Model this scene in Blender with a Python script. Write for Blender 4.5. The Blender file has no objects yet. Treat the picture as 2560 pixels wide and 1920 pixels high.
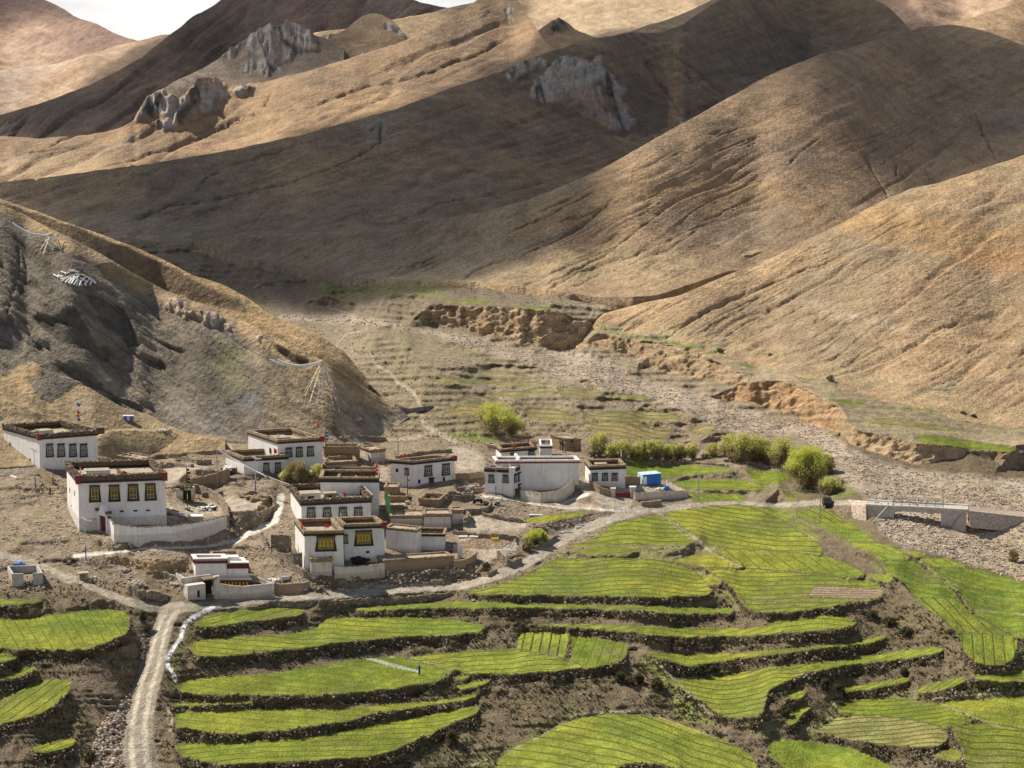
import bpy, bmesh, math, random
import numpy as np
from mathutils import Vector, Matrix
random.seed(7)
SC = bpy.context.scene
COL = SC.collection
R = math.radians

# ------------------------------------------------------------------ camera, sky, sun, exposure
F = 5000.0; PITCH = R(-9.2); CAMZ = 100.0
cam_d = bpy.data.cameras.new("camera"); cam = bpy.data.objects.new("camera", cam_d); COL.objects.link(cam)
cam.location = (0, 0, CAMZ); cam.rotation_euler = (math.pi / 2 + PITCH, 0, 0)
cam_d.sensor_width = 36.0; cam_d.lens = F / 2560 * 36.0
cam_d.clip_start = 1.0; cam_d.clip_end = 20000.0
SC.camera = cam

SUN_EL = R(48.0); SUN_H = Vector((-0.86, 0.51, 0)).normalized()      # where the sun stands: behind the hills, to the left
SUN = Vector((SUN_H.x * math.cos(SUN_EL), SUN_H.y * math.cos(SUN_EL), math.sin(SUN_EL)))
ld = bpy.data.lights.new("sun", 'SUN'); ld.energy = 4.8; ld.angle = R(0.5); ld.color = (1.0, 0.92, 0.79)
lo = bpy.data.objects.new("sun", ld); COL.objects.link(lo)
lo.rotation_euler = (-SUN).to_track_quat('-Z', 'Y').to_euler()
W = bpy.data.worlds.new("World"); SC.world = W; W.use_nodes = True
wt = W.node_tree; wt.nodes.clear()
wo = wt.nodes.new('ShaderNodeOutputWorld'); wb = wt.nodes.new('ShaderNodeBackground')
sk = wt.nodes.new('ShaderNodeTexSky'); sk.sky_type = 'NISHITA'; sk.sun_disc = False
sk.sun_elevation = SUN_EL; sk.sun_rotation = math.atan2(SUN_H.x, SUN_H.y); sk.altitude = 4200; sk.dust_density = 1.5
wb.inputs['Strength'].default_value = 0.11
tc = wt.nodes.new('ShaderNodeTexCoord'); mp = wt.nodes.new('ShaderNodeMapping'); mp.inputs['Scale'].default_value = (3, 3, 9)
nz = wt.nodes.new('ShaderNodeTexNoise'); nz.inputs['Scale'].default_value = 2.2; nz.inputs['Detail'].default_value = 7; nz.inputs['Roughness'].default_value = 0.55
cr = wt.nodes.new('ShaderNodeValToRGB'); cr.color_ramp.elements[0].position = 0.36; cr.color_ramp.elements[1].position = 0.60
mx = wt.nodes.new('ShaderNodeMix'); mx.data_type = 'RGBA'
nz2 = wt.nodes.new('ShaderNodeTexNoise'); nz2.inputs['Scale'].default_value = 5.0; nz2.inputs['Detail'].default_value = 6
cr2 = wt.nodes.new('ShaderNodeValToRGB')
cr2.color_ramp.elements[0].position = 0.35; cr2.color_ramp.elements[0].color = (4.6, 5.4, 6.4, 1)
cr2.color_ramp.elements[1].position = 0.62; cr2.color_ramp.elements[1].color = (7.0, 7.7, 8.6, 1)
wt.links.new(tc.outputs['Generated'], mp.inputs['Vector']); wt.links.new(mp.outputs[0], nz.inputs['Vector']); wt.links.new(mp.outputs[0], nz2.inputs['Vector'])
wt.links.new(nz.outputs['Fac'], cr.inputs[0]); wt.links.new(nz2.outputs['Fac'], cr2.inputs[0])
sz = wt.nodes.new('ShaderNodeSeparateXYZ'); wt.links.new(tc.outputs['Generated'], sz.inputs[0])
mr = wt.nodes.new('ShaderNodeMapRange'); mr.inputs[1].default_value = 0.10; mr.inputs[2].default_value = 0.45; mr.inputs[3].default_value = 1; mr.inputs[4].default_value = 0.12
wt.links.new(sz.outputs[2], mr.inputs[0])
mm = wt.nodes.new('ShaderNodeMath'); mm.operation = 'MULTIPLY'; wt.links.new(cr.outputs[0], mm.inputs[0]); wt.links.new(mr.outputs[0], mm.inputs[1])
wt.links.new(mm.outputs[0], mx.inputs['Factor']); wt.links.new(sk.outputs[0], mx.inputs[6]); wt.links.new(cr2.outputs[0], mx.inputs[7])
wm = wt.nodes.new('ShaderNodeMix'); wm.data_type = 'RGBA'; wm.blend_type = 'MULTIPLY'; wm.inputs['Factor'].default_value = 1; wm.inputs[7].default_value = (1.0, .88, .765, 1)   # camera set for warm daylight
wt.links.new(mx.outputs[2], wm.inputs[6]); wt.links.new(wm.outputs[2], wb.inputs['Color']); wt.links.new(wb.outputs[0], wo.inputs[0])
SC.view_settings.view_transform = 'Standard'; SC.view_settings.look = 'None'
SC.view_settings.exposure = 0.48; SC.view_settings.gamma = 1.0
SC.view_settings.use_curve_mapping = False
SC.render.engine = 'CYCLES'; SC.cycles.max_bounces = 6; SC.cycles.transparent_max_bounces = 12
SC.cycles.use_denoising = True

# ------------------------------------------------------------------ survey of the place: sight lines -> points on the ground
CP, SP = math.cos(PITCH), math.sin(PITCH)
def dirs(u, v):
    xc = (np.asarray(u, float) - 1280) / F; yc = (960 - np.asarray(v, float)) / F
    dy = CP - yc * SP; dz = SP + yc * CP
    return xc / dy, dz / dy                     # X/Y and (Z-CAMZ)/Y
def world(u, v, Y):
    a, t = dirs(u, v)
    return np.stack([a * Y, Y + 0 * a, CAMZ + t * Y], -1)
TILES = dict(a=(0, 1440, .28933), b=(640, 1440, .28933), c=(1280, 1440, .28933), d=(1920, 1440, .28933), e=(1500, 1040, .28933),
             g=(960, 1040, .28933), h=(480, 1040, .28933), i=(0, 1000, .28933), j=(0, 480, .43400), k=(800, 600, .43400), l=(1600, 600, .43400),
             m=(0, 0, .57866), n=(1280, 0, .57866), F=(0, 0, 1.15732), o=(1960, 1180, .27125), p=(100, 1120, .21700), q=(420, 1360, .12658),
             r=(680, 1240, .23508), s=(1180, 1080, .25316), t=(2120, 1220, .14467), P=(0, 0, 1.0))
def pts(s):
    out = []; cur = None; buf = []
    for w in s.split():
        if w in TILES: cur = TILES[w]; continue
        buf.append(float(w))
        if len(buf) == 2: out.append((cur[0] + buf[0] * cur[2], cur[1] + buf[1] * cur[2])); buf = []
    return np.array(out)
def inside(poly, U, V):
    """even-odd test, only within the polygon's box"""
    P = pts(poly) if isinstance(poly, str) else np.asarray(poly)
    m = (U > P[:, 0].min()) & (U < P[:, 0].max()) & (V > P[:, 1].min()) & (V < P[:, 1].max())
    idx = np.nonzero(m.ravel())[0]
    u = U.ravel()[idx]; v = V.ravel()[idx]; c = np.zeros(len(idx), bool)
    for k in range(len(P)):
        x0, y0 = P[k]; x1, y1 = P[(k + 1) % len(P)]
        if y0 == y1: continue
        c ^= ((y0 > v) != (y1 > v)) & (u < (x1 - x0) * (v - y0) / (y1 - y0) + x0)
    out = np.zeros(U.size, bool); out[idx] = c
    return out.reshape(U.shape)
def linedist(line, U, V, ay=1.0, reach=60):
    """distance to a polyline (v stretched by ay), t along it, width interpolated if given as third column"""
    P = np.asarray(line, float)
    D = np.full(U.shape, 1e9); T = np.zeros(U.shape); Wd = np.zeros(U.shape)
    m = (U > P[:, 0].min() - reach) & (U < P[:, 0].max() + reach) & (V > P[:, 1].min() - reach) & (V < P[:, 1].max() + reach)
    idx = np.nonzero(m.ravel())[0]
    if not len(idx): return D, T, Wd
    u = U.ravel()[idx]; v = V.ravel()[idx] * ay
    d = np.full(len(idx), 1e9); tt = np.zeros(len(idx)); ww = np.zeros(len(idx)); n = len(P) - 1
    for k in range(n):
        ax_, ay_ = P[k, 0], P[k, 1] * ay; bx, by = P[k + 1, 0], P[k + 1, 1] * ay
        L = max((bx - ax_) ** 2 + (by - ay_) ** 2, 1e-6)
        t = np.clip(((u - ax_) * (bx - ax_) + (v - ay_) * (by - ay_)) / L, 0, 1)
        q = np.hypot(u - ax_ - t * (bx - ax_), v - ay_ - t * (by - ay_))
        s = q < d; d[s] = q[s]; tt[s] = (k + t[s]) / n
        if P.shape[1] > 2: ww[s] = P[k, 2] + t[s] * (P[k + 1, 2] - P[k, 2])
    D.ravel()[idx] = d; T.ravel()[idx] = tt; Wd.ravel()[idx] = ww
    return D, T, Wd
def _h(ix, iy, s):
    n = (ix.astype(np.int64) * 374761393 + iy.astype(np.int64) * 668265263 + s * 974711) & 0x7fffffff
    n = ((n ^ (n >> 13)) * 1274126177) & 0x7fffffff
    n = n ^ (n >> 16)
    return (n & 0xffff) / 65535.0
def vn(x, y, s=0):
    x0 = np.floor(x); y0 = np.floor(y); fx = x - x0; fy = y - y0
    fx = fx * fx * (3 - 2 * fx); fy = fy * fy * (3 - 2 * fy)
    a = _h(x0, y0, s); b = _h(x0 + 1, y0, s); c = _h(x0, y0 + 1, s); d = _h(x0 + 1, y0 + 1, s)
    return (a + (b - a) * fx + (c - a) * fy + (a - b - c + d) * fx * fy) * 2 - 1
def fbm(x, y, s=0, o=4, g=0.5):
    r = 0; a = 1; t = 0
    for k in range(o):
        r = r + a * vn(x * 2 ** k + 13.7 * k, y * 2 ** k - 7.3 * k, s + k); t += a; a *= g
    return r / t
def blur(A, n, axis):
    if n < 1: return A
    k = 2 * n + 1
    pad = [(0, 0)] * A.ndim; pad[axis] = (n + 1, n)
    C = np.cumsum(np.pad(A, pad, mode='edge'), axis)
    hi = [slice(None)] * A.ndim; lo_ = [slice(None)] * A.ndim
    hi[axis] = slice(k, None); lo_[axis] = slice(0, -k)
    return (C[tuple(hi)] - C[tuple(lo_)]) / k
def smooth(a, b, x):
    t = np.clip((x - a) / (b - a), 0, 1); return t * t * (3 - 2 * t)
def mixc(a, b, w):
    return a * (1 - w[..., None]) + b * w[..., None]
C3 = lambda *c: np.array(c, float)
# ------------------------------------------------------------------ the valley: outlines of fields, roads, banks
# crop fields: outline, tint (0 lush green .. 1 yellow green), rows direction (image du,dv), row gap (photo px), extra
FIELDS = [
 ("a -400 360 130 375 520 330 700 300 900 290 1050 300 1120 340 1125 420 1090 500 960 560 850 590 780 620 600 635 300 630 -400 620", .35, (55, 75), 27, .5),
 ("a -400 660 60 665 170 700 100 725 -100 755 -400 780", .2, (1, 0), 12, 1),
 ("a -400 890 0 885 150 820 280 780 330 795 300 820 150 870 -100 920 -400 940", .1, (3, -1), 14, 1),
 ("a -400 1170 0 1070 150 1000 400 900 560 890 610 920 610 980 560 1040 450 1130 340 1185 150 1240 -100 1300 -400 1330", .55, (400, -190), 19, 1),
 ("a 240 1495 400 1450 560 1410 650 1415 640 1450 560 1490 420 1520 300 1515", .6, (3, -1), 14, 1),
 ("a -400 205 200 205 380 208 300 225 -100 262 -400 275", .2, (1, 0), 9, .6),
 ("a 1680 400 1800 340 2000 305 2212 295 b 150 268 300 270 400 290 415 320 330 345 200 365 0 385 a 1900 430 1750 430 1690 420", .15, (4, -1), 14, .8),
 ("a 1640 590 1760 550 2000 535 2212 530 b 0 525 300 500 500 460 570 410 600 365 900 355 1300 355 1700 380 1950 420 2000 440 1900 480 1700 505 1300 515 1000 540 600 590 300 630 0 660 a 1900 690 1750 690 1660 670 1635 630", .5, (1, .02), 10.5, 1),
 ("a 1545 930 1650 890 2212 850 b 0 855 500 780 900 715 1250 690 1500 755 1700 830 1560 910 1300 950 900 1000 500 1025 0 1025 a 1700 1015 1560 1000 1540 960", .12, (1, .09), 12, .55),
 ("b 1290 700 1600 672 1900 645 2212 632 c 40 625 490 715 600 750 600 790 300 822 0 840 b 2000 842 1750 825 1500 755", .65, (1, -.01), 10.5, 1.1),
 ("c 40 612 60 490 450 490 490 505 470 700 300 665", .8, (-2, 9), 23, 1.3),
 ("c 500 505 720 535 990 585 1000 650 950 725 800 770 620 792 600 750 510 712", .3, (-5, 12), 26, .45),
 ("a 1480 1100 1900 1095 2212 1075 2212 1085 1900 1112 1500 1115", .3, (1, 0), 12, .5),
 ("a 1500 1175 1800 1170 2212 1150 b 0 1155 500 1145 800 1140 1200 1100 1500 1080 1700 1060 1900 1015 1920 1040 1700 1085 1400 1130 1200 1160 950 1195 800 1250 500 1290 300 1320 0 1350 a 2100 1365 1850 1360 1700 1320 1520 1300 1500 1240", .45, (1, .06), 14, .6),
 ("a 1500 1460 1800 1445 2212 1440 b 0 1430 500 1385 900 1310 1100 1265 1400 1220 1700 1160 1900 1120 1940 1130 1900 1190 1700 1260 1500 1370 1350 1430 1200 1500 1000 1555 500 1590 0 1615 a 1900 1620 1700 1590 1560 1540", .3, (1, -.05), 11, .8),
 ("b 1690 880 1780 850 1850 870 1780 895", .3, (3, -1), 12, .5),
 ("b 1680 955 1900 910 2030 905 2000 930 1800 970", .4, (3, -1), 12, .5),
 ("b 2060 1720 2080 1590 2212 1485 c 200 1395 400 1290 560 1240 800 1200 1100 1190 1300 1230 1500 1290 1700 1370 1900 1450 2060 1540 2110 1640 2130 1950 1500 1950 1450 1670 1250 1620 1000 1615 880 1660 700 1950 -800 1950", .7, (1, .27), 17, 1),
 ("b 850 280 1200 255 1600 225 2212 222 c 0 240 700 250 1400 265 1900 285 1920 300 1850 320 1500 322 1000 295 600 275 0 262 b 1800 270 1400 268 1000 295 880 295", .35, (1, .01), 10, .6),
 ("g 725 1510 950 1470 1200 1395 1490 1240 1700 1232 2212 1228 e 350 1245 650 1270 830 1340 880 1400 970 1500 930 1545 500 1560 0 1548 g 1400 1540 740 1530", .5, (1, .015), 9, 1.1),
 ("c 0 418 500 418 1000 425 1500 445 2000 455 2212 430 d 0 400 300 370 520 340 650 345 770 400 740 430 600 460 300 475 0 500 c 2000 510 1500 530 1300 515 1100 490 900 465 600 440 200 425", .45, (1, -.01), 10.5, 1),
 ("c 1130 655 1500 680 2000 665 2212 645 d 0 645 300 615 700 575 1000 520 1010 535 900 570 500 620 0 680 c 2000 700 1700 750 1560 775 1450 765 1300 715", .4, (1, -.06), 13, .6),
 ("c 1330 895 1600 890 1900 850 2212 795 d 100 785 200 805 330 830 180 900 60 950 0 990 c 2200 1050 2190 1150 2100 1210 1950 1225 1800 1200 1650 1090 1450 960", .85, (1, .08), 10, 1.2),
 ("d 110 783 500 745 900 690 1200 640 1450 615 1520 630 1500 655 1300 690 900 740 500 800 335 828 200 803", .35, (1, -.13), 13, .8),
 ("d 650 965 900 930 1150 880 1230 885 1210 910 1050 940 850 975 670 990", .5, (1, -.15), 9, 1),
 ("d 1280 985 1400 930 1680 870 1710 900 1600 960 1450 990 1300 1000", .5, (1, -.28), 11, 1),
 ("d 130 1050 230 995 330 990 300 1040 200 1060", .8, (2, -1), 12, .6),
 ("d 150 1270 220 1150 370 1130 300 1180 250 1260 200 1285", .7, (2, -1), 12, .4),
 ("d 600 1110 700 1070 1000 1065 1300 1075 1500 1110 1650 1180 1780 1250 1550 1305 1200 1260 900 1200 700 1180 610 1180", .15, (1, .09), 9.5, 1.1),
 ("d 1490 1095 1700 1075 2212 1040 2700 1020 2700 1360 2212 1330 2000 1290 1800 1230 1620 1140", .5, (1, .15), 12, .4),
 ("d 400 1340 600 1230 750 1205 1000 1215 1300 1260 1480 1300 1560 1380 1540 1430 1480 1470 1200 1470 900 1440 600 1390", 1.6, (1, .09), 10, 1.4),
 ("d 1570 1320 1800 1270 2000 1290 2212 1330 2700 1390 2700 1980 1850 1980 1750 1700 1690 1560 1650 1420", .3, (1, .07), 14, 1.2),
 ("d 0 1440 150 1415 400 1430 700 1480 850 1540 1000 1610 1120 1680 1250 1850 1300 1980 400 1980 250 1800 160 1650 0 1540", .45, (1, .3), 16, .25),
 ("d 1430 1550 1520 1500 1640 1500 1680 1560 1660 1600 1550 1590", .9, (2, 1), 12, .4),
 ("d 1640 505 1900 500 2090 508 2150 560 2150 640 2110 720 2030 770 1900 775 1790 740 1690 640 1660 560", .4, (8, 70), 26, .7),
 ("o 1190 1148 1590 1155 1700 1280 1850 1370 2060 1480 1600 1472 1440 1340 1260 1210", .6, (45, 30), 25, .9),
 ("o 1350 880 1690 880 1900 920 2212 1020 2900 1100 2900 1700 2212 1530 2130 1510 1980 1430 1780 1310 1720 1265 1600 1110 1480 980", .35, (1, .1), 10, .7),
 ("d 1760 850 2000 850 2212 800 2700 760 2700 900 2212 900 2000 915 1800 890", .5, (1, -.03), 12, .5),
 ("e -300 1130 g 1800 1080 1950 980 2100 940 e 0 985 150 930 330 880 440 850 540 880 640 950 750 1020 800 1070 750 1105 400 1105 0 1105", .4, (1, .01), 9, 1.2),
 ("e 540 850 700 800 1000 765 1280 770 1400 820 1600 920 1700 990 1830 1060 1900 1120 1920 1180 1870 1195 1500 1165 1100 1130 930 1090 800 1000 650 910", .5, (1, .1), 9.5, 1.2),
 ("e 1290 768 1400 760 1520 800 1680 890 1800 960 1900 1060 1870 1070 1700 970 1550 880 1400 810", .45, (2, 1), 12, .4),
 ("e 980 1145 1300 1160 1700 1190 2000 1220 2212 1310 2300 1370 2212 1385 1800 1360 1300 1320 1150 1240", .3, (3, 2), 25, .6),
 ("e 900 1315 1300 1330 1900 1370 2212 1400 d 200 20 600 30 880 40 980 100 1000 160 900 200 700 230 500 270 200 305 0 315 c 2100 305 2000 250 1960 180 1880 80 1790 0", .45, (1, .04), 9.5, 1.1),
 ("e 620 1240 900 1190 1000 1190 1150 1260 1200 1300 880 1295", .9, (1, .1), 12, .5),
 ("g 1660 1170 1850 1128 2100 1140 2212 1155 e 250 1175 180 1190 0 1188 g 1700 1185", .45, (1, 0), 10, .6),
 ("e 870 1385 960 1370 1060 1420 1030 1460 930 1440", .8, (1, 0), 12, .4),
 ("o 110 380 330 340 440 370 560 460 240 460 150 420", .4, (2, 1), 12, .9),
 ("o 270 470 640 465 700 530 850 645 600 640 480 560 330 500", .3, (1, .1), 10, .6),
 ("o 600 650 900 658 1000 690 1090 740 1150 790 1130 810 940 810 900 800 760 715", .8, (3, 1), 20, .6),
 ("o 900 820 1180 815 1300 900 1430 960 1530 1070 1590 1148 1200 1140 1120 1040 1040 960 940 930", .2, (1, .02), 11, .8),
 ("o 790 945 950 940 1010 970 980 1000 850 1000", .45, (1, 0), 12, .3),
 ("o 1110 725 1240 730 1320 770 1200 775", .7, (1, .1), 12, .4),
 ("o 1230 800 1500 790 1600 830 1700 872 1340 865", .7, (3, 1), 14, .6),
 ("e 225 430 700 420 1180 455 1000 480 700 510 500 530 225 525", .35, (1, .04), 14, .5),
 ("e 600 565 900 550 1200 545 1400 590 1480 620 1400 635 1000 625 700 620", .4, (1, .04), 12, .8),
 ("e 1260 465 1500 475 1650 495 1690 530 1600 560 1400 585 1340 560", .35, (1, .04), 12, .5),
 ("e 750 670 1000 670 1200 680 1270 700 1200 740 1070 745 1000 735 850 742", .35, (5, 3), 14, .6),
 ("e 225 385 420 395 400 408 225 408", .3, (1, 0), 12, .3),
 ("e 1590 655 1660 690 1700 735 1640 730 1610 700", .3, (1, 0), 12, .3),
 ("g 1210 885 1500 850 1780 820 1700 850 1400 905 1260 910", .3, (3, -1), 12, .5),
 # dull half-grown plots up the valley
 ("k 700 1000 830 935 950 930 1080 960 1100 985 950 1000 780 1010", 2.2, (1, -.1), 8, 1),
 ("k 1150 975 1350 970 1480 1010 1500 1040 1350 1060 1200 1020", 2.2, (1, .1), 8, 1),
 ("k 1500 1010 1750 985 2050 1000 2080 1030 1800 1045 1600 1030", 2.1, (1, .03), 8, 1.2),
 ("k 1580 1060 1800 1050 2020 1090 2000 1130 1750 1140 1650 1100", 2.2, (1, .05), 8, 1.4),
 ("k 930 890 1100 865 1340 850 1350 880 1150 900 960 900", 2.1, (1, 0), 7, .8),
 ("k 1360 840 1600 860 1640 900 1450 920 1380 890", 2.5, (1, .05), 7, .8),
 ("k 1620 890 1780 885 1900 905 1880 925 1680 915", 2.0, (1, .05), 7, .6),
 ("k 620 800 760 790 1000 810 1250 820 1200 835 900 830 650 815", 2.0, (1, .02), 7, .6),
 ("k 800 760 1000 750 1200 780 1150 800 900 790", 2.6, (1, .02), 7, .6),
 ("k 2120 1090 2212 1075 2300 1090 2250 1110 2150 1110", 2.3, (1, .05), 7, .9),
 ("k 820 930 830 890 960 900 1080 930 1000 935", 3.0, (1, .05), 7, .9),
 ("e -150 60 100 60 350 90 620 140 500 175 250 190 0 150", 2.3, (1, .06), 8, 1.2),
 ("e 780 120 880 80 960 80 990 110 900 130", 2.3, (1, .06), 8, .8),
 ("e 850 370 1000 360 1020 390 950 410", 3.2, (1, .06), 8, .8),
 # bright strips above the far river cliffs
 ("k 700 350 850 348 1030 362 1020 370 850 368 720 358", .45, (1, 0), 8, .3),
 ("k 1110 380 1250 378 1430 398 1430 408 1250 398 1120 390", .5, (1, 0), 8, .3),
 ("k 1980 590 2140 592 2212 605 2100 606 1990 600", .5, (1, 0), 8, .3),
 ("l 460 655 600 665 780 690 700 692 520 672", .5, (1, 0), 8, .3),
 ("l 580 718 640 722 700 742 620 740", .5, (1, 0), 8, .3),
 ("l 870 788 960 788 1090 800 1080 812 950 806", .5, (1, 0), 8, .3),
 ("l 1090 920 1150 918 1305 940 1290 952 1180 950", .4, (1, 0), 8, .3),
 ("l 1570 1140 1640 1120 1750 1128 1860 1150 1800 1156 1650 1162", .3, (1, 0), 8, .5),
 ("l 1650 1166 1880 1154 2050 1178 2180 1200 2140 1214 1900 1200", .3, (1, .05), 8, .6),
 ("l 1270 1036 1400 1034 1700 1070 1900 1095 1700 1085 1400 1055", 1.6, (1, .05), 8, .3),
 ("k 960 820 1200 815 1330 832 1200 842 1000 838", 1.8, (1, 0), 7, .4),
]
PLOWED = "d 410 80 980 110 990 170 880 205 340 180"
GRASS = [  # short turf, not sown: outline, strength
 ("g 520 150 700 130 900 160 1080 220 1000 240 850 245 650 200", 1.0), ("c 1080 660 1250 700 1330 800 1420 900 1500 1050 1600 1180 1750 1290 1600 1290 1450 1260 1380 1000 1200 850 1130 750", .8),
 ("e 1450 600 1800 640 1900 700 2000 640 2180 560 2212 640 2100 720 1700 740 1500 700", .5), ("l 1110 1370 1200 1390 1240 1440 1200 1480 1130 1450", .8),
 ("o 330 520 620 650 740 720 860 800 930 820 880 860 760 740 600 680 420 600", .7), ("d 1600 960 1900 920 2212 920 2212 990 1900 1000 1700 1010", .7),
 ("k 0 180 250 210 380 240 700 260 700 330 350 330 0 340", .45), ("k 350 235 640 300 700 350 980 350 1030 340 700 320 600 240", .5),
 ("k 560 60 400 100", 0), ("a 1620 400 1680 420 1640 520 1620 600 1520 900 1440 900 1500 700 1560 560", .45), ("k 1500 560 1700 440 1760 480 1900 570 2212 610 2212 640 1900 590 1700 560", .35),
 ("l 0 560 400 610 800 680 1100 790 1500 900 1800 1000 2212 1080 2212 1110 1800 1040 1500 950 1250 860 1000 800 700 720 300 640 0 600", .5),
 ("b 2040 1700 2212 1560 c 300 1310 560 1180 800 1150 560 1160 250 1290 0 1420 b 1700 1700", .5), ("d 1250 1000 1400 1050 1550 1110 1200 1080 700 1060 500 1090 420 1120 560 1040 700 1050 1000 1050", .6),
 ("c 1900 1260 2212 1330 d 150 1330 0 1400 c 2000 1330", .5), ("e 330 590 600 640 430 560", .5), ("i -100 1100 200 1180 340 1300 200 1260 -100 1160", .35), ("i 200 900 400 1000 460 1200 380 1180", .2),
]
ROAD = [("a 1235 1950 1215 1660 1190 1450 1200 1250 1250 1000 1330 750 1380 520 1430 380 1480 300 1560 255", [92, 88, 82, 72, 64, 56, 48, 44, 42, 22]),
        ("a 1500 300 1300 270 1150 235 950 165 800 100 600 0 i 600 1560 400 1450 200 1380 0 1340 -400 1330", [22, 24, 20, 17, 16, 16, 16, 16, 17, 18, 18]),
        ("a 1400 330 1550 280 1750 262 2100 232 h 200 1625 650 1580 1200 1545 1700 1505 g 300 1490 650 1470 900 1400 1100 1330 1300 1230 1450 1120 1650 1010 1900 905 2212 815 e 300 815 700 785 1000 755 1200 752 1500 770 1700 762 1900 745 2212 750 o 300 285 560 275 780 285", [24, 22, 20, 20, 20, 21, 21, 21, 18, 19, 22, 24, 25, 25, 24, 22, 20, 19, 14, 9, 9, 10, 14, 14, 12, 11, 9, 9]),
        ("o 1690 345 1900 365 2212 395 2700 450", [8, 8, 8, 8]),
        ("e 0 700 100 760 180 800 250 830", [30, 26, 24, 20]), ("g 1750 560 1830 640 1950 700 2100 750", [16, 18, 24, 26])]
TRACK = [("k 640 1100 590 1050 580 960 540 880 450 820 400 760 320 720 280 640", [10, 9, 9, 8, 8, 7, 6, 5]), ("k 150 540 270 515 270 480 180 430 60 390", [3, 3, 3, 2, 2]),
         ("k 780 1160 640 1090 560 1140 200 1160 0 1165", [12, 12, 8, 6, 5]), ("k 150 540 100 600 60 660", [3, 3, 3])]
PAVED = [("i 640 1350 780 1335 905 1325 1200 1290 1500 1280 1800 1262 2000 1225 h 380 1085 500 1010 620 960 720 900 745 830 760 740 770 700", [9, 9, 8, 5, 5, 6, 8, 11, 13, 14, 15, 17, 18, 18]),
         ("g 850 690 1100 720 1300 760 1500 790 1800 800 2070 825", [6, 3, 3, 3, 3, 3]), ("g 1500 770 1620 725 1760 675", [3, 6, 9])]
DITCH = [("g 730 1500 900 1470 1100 1400 1300 1290 1450 1200 1620 1100 1720 1050 1950 940 e 0 940 350 850 500 820", 4)]
PATHS = [("e 530 870 640 950 750 1040 830 1060 900 1120 960 1180 1100 1240 1230 1310", 4), ("c 1180 690 1300 800 1500 980 1650 1130 1750 1210", 5),
         ("o 0 430 180 550 280 620", 4), ("o 1250 840 1480 980 1600 1110 1720 1270 2212 1310", 3.5), ("d 330 1330 520 1230 600 1190 560 1110 640 1080", 4), ("d 1480 1100 1700 1190 1850 1250 2000 1300", 5),
         ("d 1350 1080 1600 1040 1900 1020 2212 1000", 4), ("a 1450 1150 1490 1230 1470 1330", 6), ("b 1270 690 1500 755 1720 830", 2), ("c 40 620 300 670 480 712", 2),
         ("c -500 1700 0 1500 200 1410 380 1300 560 1200 850 1170 1150 1180 1400 1260 1600 1330 1900 1450", 5)]
RIVER = ("k -250 430 150 425 300 450 600 510 900 570 1200 630 1400 640 1560 650 1750 760 2000 840 2212 890 l 400 912 700 1000 1000 1070 1150 1150 1200 1200 1350 1260 1600 1330 2212 1380 2800 1500 "
         "F 2500 1500 2400 1320 2212 1258 2060 1205 1960 1180 1900 1150 l 1380 1560 1300 1500 1200 1420 1100 1310 1050 1200 900 1130 700 1110 560 1110 450 1085 330 1010 200 960 0 900 k 1800 900 1600 850 1450 800 1300 770 1200 700 1000 660 700 560 400 490 -250 455")
CLIFF = [  # steep bare faces: outline, slope, colour id
 ("k 545 450 660 380 900 386 1200 402 1350 415 1560 470 1640 430 1740 420 1560 500 1480 620 1380 638 1200 590 1000 560 750 490", 1.7, 0),
 ("l 360 915 440 900 550 840 780 810 900 840 1130 960 1155 1105 1080 1085 1000 1070 900 1010 780 985 700 950 560 930", 1.6, 1),
 ("l 1190 1085 1640 1180 1900 1205 1860 1260 1600 1290 1500 1270 1400 1240 1200 1170", 1.3, 0), ("k 1500 610 1600 540 1800 575 2000 600 2212 640 2212 760 2000 700 1750 640", 1.0, 0),
 ("l 0 580 200 620 430 700 640 800 560 830 330 800 100 750 0 740", 1.3, 0), ("l 1120 950 1165 985 1210 1070 1260 1105 1250 1165 1150 1120", 1.4, 0), ("n 430 1305 520 1260 760 1215 960 1150 1000 1110 1230 1058 1255 1075 1100 1130 980 1190 800 1235 620 1312 560 1335", 1.6, 2),
 ("l 1880 1220 2212 1180 2400 1200 2400 1290 2050 1330 2100 1290", 1.5, 2), ("k 1480 800 1560 810 1610 855 1540 850", 1.5, 2), ("k 1340 740 1240 735 1000 715 870 725 980 735 1150 745", 1.0, 2),
 ("k 1420 905 1600 900 1900 925 1850 935 1600 925", .9, 2), ("k 1750 980 2080 975 2200 1050 2150 1090 2050 1000", 1.2, 2), ("k 1850 1060 2060 1050 2150 1080 1990 1085", 1.2, 2),
 ("e 700 240 790 220 870 285 840 290 780 260", 1.4, 2), ("e 460 190 760 175 860 220 1000 140 1060 190 990 240 900 230 800 210 600 200", 1.3, 2),
 ("k 1610 100 1900 350 1860 400 1650 480", 0, 0), ("j 1630 430 1750 380 1880 360 1850 420 1800 480 1700 450", .9, 0), ("j 1740 640 1880 610 2050 640 2040 665 1850 660", 1.0, 2),
 ("j 1380 560 1480 530 1600 530 1500 560", .9, 2), ("h 470 1060 490 1040", 0, 0), ("k 1020 740 700 750 530 735 700 732", .8, 2), ("j 1180 340 1400 345 1380 370 1250 380 1180 360", .8, 2),
]
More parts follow.
